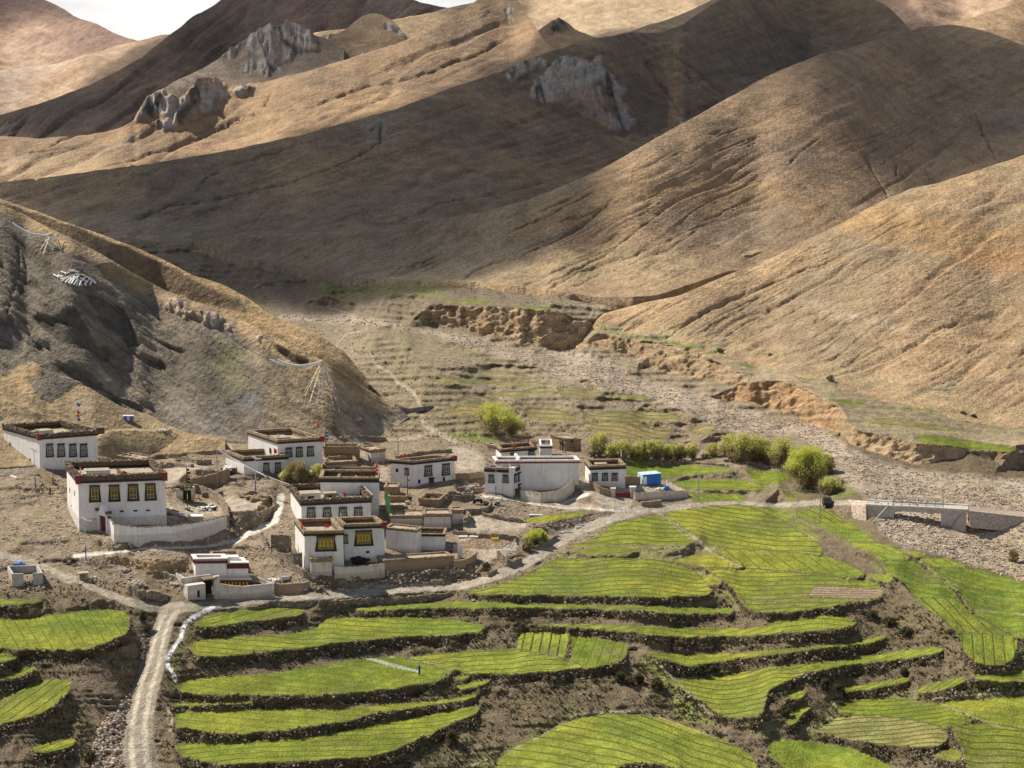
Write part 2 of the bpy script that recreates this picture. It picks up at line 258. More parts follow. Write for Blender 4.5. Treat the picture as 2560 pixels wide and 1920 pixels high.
BANK = [  # earth banks in and round the village: outline, slope, colour id
 ("h 1020 1370 1250 1400 1660 1370 2212 1330 g 760 1280 860 1310 870 1380 740 1455 300 1475 0 1485 h 1300 1510 1130 1440", 1.6, 3), ("h 700 1440 760 1470 1000 1450 1010 1500 900 1560 720 1550", 1.3, 3),
 ("i 910 1330 1130 1385 1250 1400 1330 1390 1450 1395 1620 1380 1620 1480 1450 1500 1380 1560 1240 1480 1150 1450 1000 1420 930 1380", 1.8, 4), ("i 980 1250 1350 1240 1700 1210 1960 1170 2000 1215 1500 1270 1000 1300 870 1290 800 1200", 1.4, 3),
 ("i 1620 620 1900 640 1990 680 1780 750 1620 720 1540 710", 1.3, 4), ("i 850 300 1150 330 1560 350 1550 300 1200 260 900 220", .9, 4), ("i 1560 300 2000 350 1980 375 1600 350", 1.2, 3), ("h 290 890 600 880 690 850 640 960 520 1000 380 1060 310 960", 1.2, 3),
 ("h 560 790 620 740 700 700 705 760 680 850 600 830", 1.2, 4), ("h 0 560 160 560 320 570 300 600 60 620 0 610", 1.3, 4), ("g 1640 580 1750 660 1990 800 1900 790 1500 720 1560 640", .5, 3), ("g 620 560 870 540 860 600 700 610", .8, 3),
 ("g 1280 920 1600 870 1850 830 2060 830 1900 870 1600 960 1400 1010", .7, 3), ("g 300 700 540 680 800 690 700 730 550 740 400 720", .8, 3), ("i 330 600 450 700 450 830 420 800", .8, 3),
 ("a 60 350 250 300 520 290 700 250 880 200 1000 230 1100 290 1000 280 700 270 500 310 250 350 100 370", 1.3, 3), ("h 0 1660 400 1640 800 1600 1200 1570 1700 1530 2200 1500 2212 1530 1700 1590 1200 1640 700 1690 300 1700", 1.1, 3),
 ("g 0 1545 300 1520 620 1500 640 1530 400 1600 0 1625", 1.2, 3), ("g 680 1530 740 1520 1400 1545 2212 1560 2212 1620 1500 1600 900 1580 720 1560", 1.7, 3), ("e 0 1555 550 1570 960 1550 1080 1600 1100 1640 900 1640 500 1630 0 1625", 1.7, 3),
 ("e 1380 760 1500 690 1540 620 1600 680 1660 770", 1.4, 3), ("e 740 620 1000 640 1400 645 1500 640 1560 560 1530 620 1290 690 1200 672 900 660", 1.5, 3), ("e 530 540 700 520 1000 490 1220 460 1300 510 1370 570 1200 540 900 545 650 555", .8, 3),
 ("e 520 1210 700 1160 860 1060 910 1130 880 1180 700 1215", 1.4, 3), ("l 1090 1530 1180 1520 1310 1540 1320 1600 1250 1600 1130 1570", 1.0, 3), ("e 0 1195 250 1190 330 1200 320 1240 0 1210", 1.3, 3), ("d 60 1010 200 900 150 1000 60 1060", 1.2, 3),
 ("a 1040 960 1160 900 1200 640 1100 560 1000 590 1000 640 1140 700", 2.0, 3), ("e 450 560 e 225 530 500 540 500 560", 0, 3), ("k 0 330 60 335 100 380 0 380", 1, 2), ("n 0 1310", 0, 0),
 ("i 0 1340 200 1250 380 1290 380 1310 250 1310", .5, 3), ("k 740 1080 860 1050 900 1055 760 1075", .8, 3), ("k 1100 960 1160 1000 1150 1030 1060 990", 1, 3), ("i 1950 1020 2212 1030 2212 1110 2080 1120 1960 1080", 1.1, 3),
]
YARD = ["i 1390 600 1650 540 1860 600 1900 620 1640 640 1560 710 1440 720", "h 200 720 440 690 560 700 650 710 600 760 560 800 560 870 300 870 240 800", "i 1150 420 1400 380 1700 365 2000 380 2000 440 1560 470 1300 420",
        "g 680 940 840 830 940 890 1250 920 1170 990 900 1000 700 990", "g 600 1030 780 1020 1180 1080 1150 1170 950 1230 840 1290 800 1200 720 1130", "g 610 380 870 330 870 470 610 470", "g 220 730 0 720 0 780 200 800",
        "g 1440 620 1600 600 1580 640 1400 660", "e 225 585 560 590 740 640 600 650 300 660", "i 1380 900 1900 900 1900 1000 1430 1040", "h 0 230 340 230 340 300 0 290", "g 560 270 640 260 870 330 600 370",
        "h 1620 440 1700 440 1700 540 1600 560", "i 920 350 1560 360 1500 400 1150 440 950 380", "g 1480 800 1500 600 1740 560 2070 820", "o 1840 100 2212 60 2212 200 2000 180"]

STEP = 2.5
gu = np.arange(-500, 3060 + STEP, STEP); gv = np.arange(385, 2070 + STEP, STEP)
U, V = np.meshgrid(gu, gv)                                         # row 0 = far
NU = fbm(U / 22, V / 16, 3, 3) ; NV = fbm(U / 22, V / 14, 9, 3)
UU = U + 4.5 * NU; VV = V + 3.0 * NV
_, TT = dirs(0 * V, V)
# slope of the ground, by where it is
s = np.interp(V, [385, 470, 560, 650, 740, 830, 1000, 1150, 1300, 1430, 1520, 1700, 2070], [.06, .06, .065, .085, .075, .05, .055, .06, .09, .16, .42, .50, .5])
s = s + .05 * fbm(U / 260, V / 60, 21, 2)
NATIVE = smooth(1440, 1560, V)
fid = np.full(U.shape, -1, int)
spur = inside("o 900 1000 1000 980 1200 1130 1440 1340 1600 1500 1650 1700 1500 1620 1300 1640 1000 1520 700 1380 600 1260 900 1180", UU, VV); s[spur] = .42
bl = inside("b 1900 1060 c 0 850 900 800 1250 900 1380 1050 1700 1300 1100 1180 500 1210 0 1480 b 1800 1800 -900 1900 -900 1640 600 1600 1500 1420 1980 1150", UU, VV); s[bl] = .33
# small natural steps and old terrace edges
_f1 = fbm(U / 260, V / 60, 301, 3); _ph = V / 15.0 + 1.5 * _f1 + U / 1400; _b = np.abs(_ph - np.floor(_ph) - .5)
zoneA = smooth(740, 790, V) * smooth(1110, 1060, V) * smooth(840, 960, U); zoneB = smooth(540, 600, V) * smooth(760, 720, V) * smooth(1520, 1400, U) * .8; zoneC = smooth(1120, 1200, V) * smooth(1480, 1400, V) * .45 * smooth(1700, 1400, U); zoneD = smooth(1480, 1560, V) * .75
scarp = (_b < .11 * (1 + .8 * NU)) & (fbm(U / 120, V / 26, 333, 3) > .13 - .30 * np.maximum(zoneA, zoneD * .8) + .1 * (zoneC > .1)) & ((zoneA + zoneB + zoneC + zoneD) > .3)
s[scarp] = 1.3
river = inside(RIVER, U + 9 * NU, V + 7 * NV); s[river] = .035
flatband = inside("l 0 560 1000 760 1500 900 2700 1080 2700 1240 1640 1180 1190 1080 1140 960 900 840 760 800 500 830 0 700", U, V) & ~river; s[flatband] = .07
cliffc = np.full(U.shape, -1, int)
for poly, sl, c in CLIFF + BANK:
    if sl:
        mk = inside(poly, U + 5 * NU, V + 5 * NV); s[mk] = sl; cliffc[mk] = c
        if sl > 1.4: s[mk] *= (1 + .5 * fbm(U / 14, V / 60, 5, 2))[mk]
for k, (poly, *_r) in enumerate(FIELDS):
    mk = inside(poly, UU, VV)
    if pts(poly)[:, 1].mean() > 1040: mk |= inside(poly, UU, VV - 4) | inside(poly, UU, VV + 2)
    fid[mk] = k
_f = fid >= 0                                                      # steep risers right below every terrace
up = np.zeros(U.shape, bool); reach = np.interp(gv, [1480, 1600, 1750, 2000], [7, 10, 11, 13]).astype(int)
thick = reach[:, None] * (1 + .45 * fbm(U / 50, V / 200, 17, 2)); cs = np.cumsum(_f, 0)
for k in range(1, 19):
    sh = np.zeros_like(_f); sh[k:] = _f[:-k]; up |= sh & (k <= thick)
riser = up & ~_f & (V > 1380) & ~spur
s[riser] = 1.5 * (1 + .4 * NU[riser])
s[_f] = .045
scarp &= (fid < 0) & ~river & ~riser; pl = inside(PLOWED, UU, VV); s[pl] = .045
ryard = np.zeros(U.shape, bool)
for y in YARD: ryard |= inside(y, UU, VV)
s[ryard & (cliffc < 0)] = .07
RD = np.full(U.shape, 9.0); RW = np.zeros(U.shape)                  # distance to a road centre in half widths
for poly, ws in ROAD:
    L = pts(poly); L = np.c_[L, ws[:len(L)] if len(ws) >= len(L) else ws + [ws[-1]] * (len(L) - len(ws))]
    D, T_, Wd = linedist(L, U, V, 1.0, 70); q = D / np.maximum(Wd * .5, 1); RD = np.minimum(RD, q)
road = RD < 1.0 + .06 * NU
s[road] = .10; riser &= ~road
def lines_mask(LS, fat=1.0):
    m = np.zeros(U.shape)
    for poly, ws in LS:
        L = pts(poly); ws = ws if isinstance(ws, list) else [ws] * len(L)
        ws = (ws + [ws[-1]] * len(L))[:len(L)]
        D, T_, Wd = linedist(np.c_[L, ws], U + 1.5 * NU, V + 1.5 * NV, 1.0, 50); m = np.maximum(m, np.clip(1.3 - D / np.maximum(Wd * .5 * fat, .8) , 0, 1))
    return np.clip(m * 2, 0, 1)
track = lines_mask(TRACK); paved = lines_mask(PAVED); paths = lines_mask(PATHS)
s[paved > .5] = .06
s = blur(blur(s, 1, 0), 1, 1)
s = np.maximum(s, .02)
# integrate: best surface whose slopes are those above (least squares, cosine transform)
gvv = -np.gradient(TT, axis=0) / (s - TT)                           # d lnY per row going up = positive
gup = gvv                                                           # row k -> k-1
H_, W_ = U.shape
def poisson(gy, gx, lam):
    """minimise (dL/drow - gy)^2 + lam (dL/dcol - gx)^2, free edges"""
    n, m = gy.shape
    f = np.zeros((n, m))
    g = .5 * (gy[1:] + gy[:-1]); f[:-1] += g; f[1:] -= g
    h = .5 * (gx[:, 1:] + gx[:, :-1]) * lam; f[:, :-1] += h; f[:, 1:] -= h
    f = -f
    Fm = np.concatenate([f, f[::-1]], 0); Fm = np.concatenate([Fm, Fm[:, ::-1]], 1)
    S = np.fft.rfft2(Fm)
    ky = 2 - 2 * np.cos(2 * np.pi * np.arange(2 * n) / (2 * n)); kx = 2 - 2 * np.cos(2 * np.pi * np.arange(m + 1) / (2 * m))
    D = ky[:, None] + lam * kx[None, :]; D[0, 0] = 1
    S = S / D; S[0, 0] = 0
    return np.fft.irfft2(S, s=(2 * n, 2 * m))[:n, :m]
# going down the rows Y shrinks
LY = poisson(-np.abs(gvv), 0 * gvv, .10)
i0 = int((1675 - gv[0]) / STEP); j0 = int((1048 - gu[0]) / STEP)
LY = LY - LY[i0, j0] + math.log(310.0)
YA = np.exp(LY)
def Yg(u, v, A=None):
    A = YA if A is None else A
    x = np.clip((np.asarray(u, float) - gu[0]) / STEP, 0, W_ - 1.001); y = np.clip((np.asarray(v, float) - gv[0]) / STEP, 0, H_ - 1.001)
    i = x.astype(int); j = y.astype(int); fx = x - i; fy = y - j
    return (A[j, i] * (1 - fx) + A[j, i + 1] * fx) * (1 - fy) + (A[j + 1, i] * (1 - fx) + A[j + 1, i + 1] * fx) * fy
PA = world(U, V, YA)
# ------------------------------------------------------------------ materials
def newmat(name):
    m = bpy.data.materials.new(name); m.use_nodes = True; nt = m.node_tree
    return m, nt, nt.nodes['Principled BSDF']
def nd(nt, t, **kw):
    n = nt.nodes.new(t)
    for k, v in kw.items():
        if k in n.inputs.keys(): n.inputs[k].default_value = v
        else: setattr(n, k, v)
    return n
def math_(nt, op, a, b=None, c=None, clamp=False):
    n = nt.nodes.new('ShaderNodeMath'); n.operation = op; n.use_clamp = clamp
    for i, x in enumerate((a, b, c)):
        if x is None: continue
        if isinstance(x, (int, float)): n.inputs[i].default_value = x
        else: nt.links.new(x, n.inputs[i])
    return n.outputs[0]
def mix_(nt, fac, a, b, mode='MIX'):
    n = nt.nodes.new('ShaderNodeMix'); n.data_type = 'RGBA'; n.blend_type = mode
    for k, x in (('Factor', fac), (6, a), (7, b)):
        if isinstance(x, (int, float)): n.inputs[k].default_value = x
        elif isinstance(x, tuple): n.inputs[k].default_value = (*x, 1) if len(x) == 3 else x
        else: nt.links.new(x, n.inputs[k])
    return n.outputs[2]
def ramp_(nt, x, lo, hi, a=0.0, b=1.0):
    n = nt.nodes.new('ShaderNodeMapRange'); n.interpolation_type = 'SMOOTHSTEP'
    n.inputs[1].default_value = lo; n.inputs[2].default_value = hi; n.inputs[3].default_value = a; n.inputs[4].default_value = b
    nt.links.new(x, n.inputs[0]); return n.outputs[0]
def noise_(nt, vec, scale, detail=4, rough=.55, dist=0.0):
    n = nt.nodes.new('ShaderNodeTexNoise'); n.inputs['Scale'].default_value = scale; n.inputs['Detail'].default_value = detail
    n.inputs['Roughness'].default_value = rough; n.inputs['Distortion'].default_value = dist
    nt.links.new(vec, n.inputs['Vector']); return n.outputs['Fac']
def terrain_material(name, s1, s2, bump, bumpd, c0=.48, c1=1.52):
    m, nt, b = newmat(name); L = nt.links.new
    b.inputs['Roughness'].default_value = 0.95; b.inputs['Specular IOR Level'].default_value = 0.15
    pos = nt.nodes.new('ShaderNodeNewGeometry').outputs['Position']
    col = nt.nodes.new('ShaderNodeAttribute'); col.attribute_name = 'col'
    aux = nt.nodes.new('ShaderNodeAttribute'); aux.attribute_name = 'aux'      # row coordinate, row strength, stoniness
    sep = nt.nodes.new('ShaderNodeSeparateXYZ'); L(aux.outputs['Vector'], sep.inputs[0])
    n1 = noise_(nt, pos, s1, 6, .62); n2 = noise_(nt, pos, s2, 4, .6)
    f = math_(nt, 'ADD', math_(nt, 'MULTIPLY', n1, .75), math_(nt, 'MULTIPLY', n2, .85))
    f = ramp_(nt, f, .50, 1.10, c0, c1)
    c = mix_(nt, 1.0, col.outputs['Color'], (1, 1, 1), 'MULTIPLY')
    gr = nt.nodes.new('ShaderNodeCombineColor'); [L(f, gr.inputs[i]) for i in range(3)]
    c = mix_(nt, 1.0, c, gr.outputs[0], 'MULTIPLY')
    # rows between the crops
    rowv = math_(nt, 'ADD', sep.outputs[0], math_(nt, 'MULTIPLY', n1, .22))
    fr = math_(nt, 'ABSOLUTE', math_(nt, 'SUBTRACT', math_(nt, 'FRACT', rowv), .5))
    ln = ramp_(nt, fr, .03, .13, 1, 0)
    ln = math_(nt, 'MULTIPLY', ln, math_(nt, 'MULTIPLY', sep.outputs[1], ramp_(nt, n1, .36, .58, .35, 1.15)))
    ln = math_(nt, 'MULTIPLY', ln, .78, clamp=True)
    fr2 = math_(nt, 'ABSOLUTE', math_(nt, 'SUBTRACT', math_(nt, 'FRACT', math_(nt, 'MULTIPLY', rowv, 5.0)), .5))
    sown = math_(nt, 'MULTIPLY', ramp_(nt, fr2, .12, .38, 1, 0), ramp_(nt, sep.outputs[1], .1, .3, 0, .22))
    c = mix_(nt, sown, c, (.12, .12, .035))
    c = mix_(nt, ln, c, (.085, .080, .03))
    # stones
    vo = nt.nodes.new('ShaderNodeTexVoronoi'); vo.inputs['Scale'].default_value = 1.3; vo.inputs['Randomness'].default_value = 1
    L(pos, vo.inputs['Vector'])
    vo2 = nt.nodes.new('ShaderNodeTexVoronoi'); vo2.inputs['Scale'].default_value = .55; L(pos, vo2.inputs['Vector'])
    sepc = nt.nodes.new('ShaderNodeSeparateColor'); L(vo.outputs['Color'], sepc.inputs[0])
    st = math_(nt, 'MULTIPLY', ramp_(nt, sepc.outputs[0], .55, .95), ramp_(nt, vo.outputs['Distance'], .20, .42, 1, 0))
    st = math_(nt, 'MULTIPLY', st, sep.outputs[2], clamp=True)
    c = mix_(nt, math_(nt, 'MULTIPLY', st, .75), c, (.56, .49, .41))
    dk = math_(nt, 'MULTIPLY', math_(nt, 'MULTIPLY', ramp_(nt, sepc.outputs[1], .62, .9), ramp_(nt, vo.outputs['Distance'], .15, .5, 1, 0)), sep.outputs[2], clamp=True)
    c = mix_(nt, math_(nt, 'MULTIPLY', dk, .45), c, (.13, .10, .075))
    L(c, b.inputs['Base Color'])
    h = math_(nt, 'ADD', math_(nt, 'MULTIPLY', n1, 1.0), math_(nt, 'MULTIPLY', n2, .5))
    h = math_(nt, 'ADD', h, math_(nt, 'MULTIPLY', st, .6)); h = math_(nt, 'SUBTRACT', h, math_(nt, 'MULTIPLY', ln, .35))
    bp = nt.nodes.new('ShaderNodeBump'); bp.inputs['Strength'].default_value = bump; bp.inputs['Distance'].default_value = bumpd
    L(h, bp.inputs['Height']); L(bp.outputs[0], b.inputs['Normal'])
    return m
M_GROUND = terrain_material('ground', .55, 3.0, 1.0, .7, .54, 1.46)
M_HILL = terrain_material('hillside', .16, .9, .8, 1.7, .66, 1.34)

def grid_mesh(P, keep=None):
    """P (H,W,3) -> used vertex indices and quads"""
    H, Wd = P.shape[:2]
    idx = np.arange(H * Wd).reshape(H, Wd)
    q = np.stack([idx[1:, :-1], idx[1:, 1:], idx[:-1, 1:], idx[:-1, :-1]], -1)
    q = q.reshape(-1, 4) if keep is None else q[keep]
    return q
def put(name, P, q, mat, col=None, aux=None, kind='structure', parent=None, smooth_=True):
    used, inv = np.unique(q.ravel(), return_inverse=True)
    v = P.reshape(-1, 3)[used].astype(np.float32); n = q.shape[1]
    me = bpy.data.meshes.new(name); me.vertices.add(len(v)); me.vertices.foreach_set('co', v.ravel())
    me.loops.add(len(inv)); me.loops.foreach_set('vertex_index', inv.astype(np.int32))
    me.polygons.add(len(q)); me.polygons.foreach_set('loop_start', np.arange(0, len(inv), n, dtype=np.int32))
    me.polygons.foreach_set('use_smooth', np.full(len(q), smooth_))
    if col is not None:
        a = me.color_attributes.new('col', 'FLOAT_COLOR', 'POINT'); c = np.ones((len(v), 4), np.float32); c[:, :3] = col.reshape(-1, 3)[used]
        a.data.foreach_set('color', c.ravel())
    if aux is not None:
        a = me.attributes.new('aux', 'FLOAT_VECTOR', 'POINT'); a.data.foreach_set('vector', aux.reshape(-1, 3)[used].astype(np.float32).ravel())
    me.update(calc_edges=True); me.validate()
    me.materials.append(mat)
    o = bpy.data.objects.new(name, me); COL.objects.link(o)
    if kind: o['kind'] = kind
    if parent: o.parent = parent
    return o

# ------------------------------------------------------------------ colours and relief of the valley
X, Y, Z = PA[..., 0], PA[..., 1], PA[..., 2]
nA = fbm(X / 9, Y / 9, 31, 5); nB = fbm(X / 2.2, (Y + Z * 2) / 2.2, 47, 4); nC = fbm(X / 40, Y / 40, 55, 4); nS = fbm(U / 90 + V / 60, V / 5.0, 77, 3)
col = np.zeros(U.shape + (3,)); col[:] = C3(.17, .132, .082)
g = smooth(1500, 1420, V) * smooth(1980, 1820, U + .9 * (V - 1280)); col = mixc(col, np.zeros_like(col) + C3(.265, .208, .143), g)                # village dust
col = mixc(col, np.zeros_like(col) + C3(.30, .245, .165), smooth(1060, 960, V))
col = mixc(col, np.zeros_like(col) + C3(.17, .135, .095), smooth(880, 700, V) * smooth(1500, 1250, U))
col = mixc(col, np.zeros_like(col) + C3(.40, .31, .19), smooth(900, 760, V) * smooth(1400, 1700, U))
greyl = smooth(1050, 650, U) * smooth(1500, 1380, V); col = mixc(col, np.zeros_like(col) + C3(.29, .228, .158), greyl * .8 * smooth(900, 1050, V))
col[flatband] = C3(.36, .285, .18)
olive = smooth(.0, .5, nC + .35) * smooth(760, 830, V) * smooth(1120, 1050, V) * smooth(850, 1050, U); col = mixc(col, np.zeros_like(col) + C3(.26, .22, .125), olive * .7)
FZ = np.zeros(U.shape)
for z_ in ("e 500 860 900 770 1400 770 1700 780 o 120 330 450 350 640 460 860 640 1100 720 1700 860 2212 1020 2900 1100 2900 1700 2150 1660 1650 1650 1600 1480 1440 1340 1180 1130 1000 960 860 900 760 720 500 560 330 480 o 200 560 o 360 760 o 720 950 o 900 1060 d 980 170 d 600 250 c 2000 290 c 1900 240 c 1700 150 e 980 1480 g 1500 1540 g 740 1520 g 1100 1420 g 1480 1210 g 1700 1090 g 2000 920", "d 600 1050 1300 1060 2212 1000 2900 1000 2900 1990 1750 1990 1640 1600 1540 1450 900 1500 300 1400"): FZ = np.maximum(FZ, blur(blur(inside(z_, UU, VV).astype(float), 3, 0), 3, 1))
col = mixc(col, np.zeros_like(col) + C3(.225, .23, .07), FZ * (cliffc < 0) * (~riser) * .75)
low = smooth(1450, 1520, V); col = mixc(col, np.zeros_like(col) + C3(.165, .15, .07), np.clip(nA * 1.6 - .1, 0, 1) * low * .75)
col = mixc(col, np.zeros_like(col) + C3(.255, .20, .14), np.clip(-nA * 1.8, 0, 1) * low * .5)
stone = .22 + .35 * np.clip(nB, 0, 1) + 0 * U
cl = [C3(.42, .30, .18), C3(.46, .295, .16), C3(.27, .20, .13), C3(.24, .185, .125), C3(.37, .265, .145)]
for k in range(5):
    mk = cliffc == k; col[mk] = cl[k]
steep = smooth(.35, 1.1, s); rz = blur(riser.astype(float), 1, 0); col = mixc(col, np.zeros_like(col) + C3(.125, .092, .055), rz * (.85 + .15 * nB)); sq = blur(scarp.astype(float), 1, 0); col = mixc(col, np.zeros_like(col) + C3(.13, .10, .065), sq * .9); col *= (1 - .18 * steep * (V > 1430))[..., None]  # risers: darker soil, with their shade deepened in the colour too
rc = np.zeros_like(col) + C3(.41, .33, .25); rc = mixc(rc, np.zeros_like(col) + C3(.33, .255, .18), smooth(-.1, .5, nA)); rc = mixc(rc, np.zeros_like(col) + C3(.50, .42, .33), smooth(.1, .6, nS))
rc = mixc(rc, np.zeros_like(col) + C3(.42, .33, .22), smooth(2300, 2450, U) * .8)
rb = blur(blur(river.astype(float), 2, 0), 2, 1); col = mixc(col, rc, rb); stone = stone * (1 - rb) + rb * (1.0)
for poly, st in GRASS:
    if st:
        mk = blur(blur(inside(poly, U + 14 * NU, V + 8 * NV).astype(float), 2, 0), 3, 1) * st
        mk *= (cliffc < 0) * smooth(-.55, .1, nA + .6 * nB + .25)
        col = mixc(col, np.zeros_like(col) + C3(.20, .24, .06), np.clip(mk, 0, 1) * .8)
yd = blur(blur((ryard & (cliffc < 0)).astype(float), 2, 0), 2, 1); col = mixc(col, np.zeros_like(col) + C3(.47, .40, .31), yd * .85)
col = mixc(col, np.zeros_like(col) + C3(.43, .37, .28), track * .8)
# road with two pale wheel tracks
rm = smooth(1.12, .9, RD + .06 * NU); rcol = np.zeros_like(col) + C3(.285, .25, .195)
rcol = mixc(rcol, np.zeros_like(col) + C3(.50, .44, .34), smooth(.26, .08, np.abs(RD - .42)) * smooth(1500, 1580, V) * (U < 640))
rcol = mixc(rcol, np.zeros_like(col) + C3(.44, .385, .30), .6 * (V < 1500) + .25 * smooth(0, .5, nS))
col = mixc(col, rcol, rm); stone *= 1 - .7 * rm
col = mixc(col, np.zeros_like(col) + C3(.44, .37, .27), paths * .8)
col = mixc(col, np.zeros_like(col) + C3(.66, .62, .54), paved); stone *= 1 - paved
# stony floor of the road gully and streaks down the banks
ed = inside("a 1230 500 1300 560 1230 800 1150 1000 990 1150 860 1330 790 1500 850 1950 1150 1950 1130 1400 1180 1150 1230 900", UU, VV); stone[ed & ~road] = .9
fieldm = (fid >= 0) & (RD > 1.05); rowc = np.zeros(U.shape); rows = np.zeros(U.shape)
for k, (poly, tint, dr, gap, st) in enumerate(FIELDS):
    mk = fieldm & (fid == k)
    if not mk.any(): continue
    lush, yel, dull = C3(.165, .222, .024), C3(.272, .300, .042), C3(.27, .24, .085)
    c = lush * (1 - min(tint, 1)) + yel * min(tint, 1)
    if tint > 1: c = c * (2 - min(tint, 2)) * .5 + C3(.30, .255, .10) * (1 - .5 * (2 - min(tint, 2)))
    if tint > 2: c = c * (1 - (tint - 2)) + C3(.29, .215, .135) * (tint - 2)
    if tint > 2 and V[mk].mean() > 1e9: c = dull
    pm = pts(poly).mean(0)
    p0 = world(pm[0], pm[1], Yg(*pm)); zf = p0[2]
    def flat(u, v):
        a, t = dirs(u, v); yy = (zf - CAMZ) / t; return np.array([a * yy, yy])
    d = flat(pm[0] + dr[0] / np.hypot(*dr) * 20, pm[1] + dr[1] / np.hypot(*dr) * 20) - flat(*pm); d /= np.hypot(*d)
    nrm = np.array([-d[1], d[0]])
    e = abs(dr[1]) > abs(dr[0])
    q = flat(pm[0] + (gap if e else 0), pm[1] + (0 if e else gap)) - flat(*pm)
    sp = abs(q @ nrm) + 1e-6
    bend = .14 * fbm(X / 30, Y / 30, 60 + k, 2)
    rr = ((X - p0[0]) * nrm[0] + (Y - p0[1]) * nrm[1]) / sp + bend
    rowc[mk] = rr[mk]; rows[mk] = st
    tone = np.clip(.5 + .9 * nA + .9 * fbm(X / 3.5, Y / 3.5, 80, 3), 0, 1)
    cc = c[None] * (.74 + .44 * tone[mk][:, None]); cc[:, 0] *= 1 + .25 * (nC[mk] + nA[mk]); cc += (C3(.25, .20, .08) - cc) * (.45 * smooth(.25, .7, -nA + .5 * fbm(X / 5, Y / 5, 91 + k, 3)))[mk][:, None]; col[mk] = cc
    stone[mk] = .05
fe = blur(blur(fieldm.astype(float), 1, 0), 1, 1); edge = fieldm & (fe < .78); col[edge] = col[edge] * .45 + C3(.26, .235, .10) * .55
bund = np.zeros(U.shape, bool); bund[1:] |= fid[1:] != fid[:-1]; bund[:, 1:] |= fid[:, 1:] != fid[:, :-1]; bund &= fieldm; col[bund] = C3(.19, .165, .08)
col = mixc(col, np.zeros_like(col) + C3(.36, .31, .19), paths * .85 * (rnd_ := smooth(-.5, .2, nA + nB)))
col[pl] = C3(.34, .25, .17); rr = ((Y + .12 * X) / 1.25); rowc[pl] = rr[pl]; rows[pl] = 1.3
row2 = rowc
# wet furrows where the water has been let in
for poly in ("b 900 705 1000 735 1200 790 1400 830 1410 818 1250 775 1050 720", "b 1140 690 1200 692 1200 702 1150 702"):
    mk = inside(poly, U + 2 * NU, V + 2 * NV); col[mk] = C3(.42, .46, .36)
wet = linedist(pts("a 1840 270 1720 330 1610 390 1580 450 1560 540 1500 620 1450 700 1450 780 1500 840 1515 900"), U, V, 1, 40)[0]
col = mixc(col, np.zeros_like(col) + C3(.80, .79, .77), smooth(7, 3, wet + 1.2 * NU)); wetm = wet < 30
# relief
amp = .14 + .75 * smooth(.3, 1.2, s) + .22 * (stone > .6)
amp = amp * (1 - .93 * fe) * (1 - .85 * rm) * (1 - .7 * yd) * (1 - paved) * np.interp(Y, [280, 500, 800], [1, 1.2, 2.0])
PD = PA.copy()
ny = fbm(X / 3.2, (Y * .6 + Z * 1.6) / 3.2, 101, 4); nz_ = fbm(X / 1.3, (Y + Z * 1.4) / 1.3, 131, 3)
dd = amp * (1.1 * ny + .55 * nz_)
PD[..., 1] -= dd * .75; PD[..., 2] += dd * .75
gull = steep * (cliffc >= 0) * (cliffc != 3); fl = fbm(X / 4.5 + .15 * nA, Z / 30, 140, 3); PD[..., 1] += gull * 3.2 * np.abs(fl) * smooth(395, 440, Y)
lipn = np.roll(fe, 1, 0)
PD[..., 2] += .16 * np.clip(fe - np.roll(fe, -2, 0), 0, 1) * (V > 1400)
rut = (V > 1480) * (U < 640) * rm * smooth(.25, .0, np.abs(RD - .48)); PD[..., 2] -= .05 * rut
PD[..., 2] += .02 * fieldm * fbm(X / .8, Y / .8, 150, 2)
rockc = np.where(RD < 1.15, 1, 0)
aux = np.stack([rowc, rows, np.clip(stone, 0, 1)], -1)
fq = lambda m: (m[1:, 1:].astype(int) + m[:-1, 1:] + m[1:, :-1] + m[:-1, :-1]) >= 2
kf = fq(fieldm | pl); kr = fq(road) & ~kf; kv = fq(river) & ~kf & ~kr; kg = ~(kf | kr | kv)
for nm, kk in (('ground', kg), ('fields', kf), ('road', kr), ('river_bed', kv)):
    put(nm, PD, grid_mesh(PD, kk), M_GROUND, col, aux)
YD = PD[..., 1].copy(); ZD = PD[..., 2].copy()
def ground(u, v):
    y = float(Yg(u, v)); return Vector([float(k) for k in world(u, v, y)])
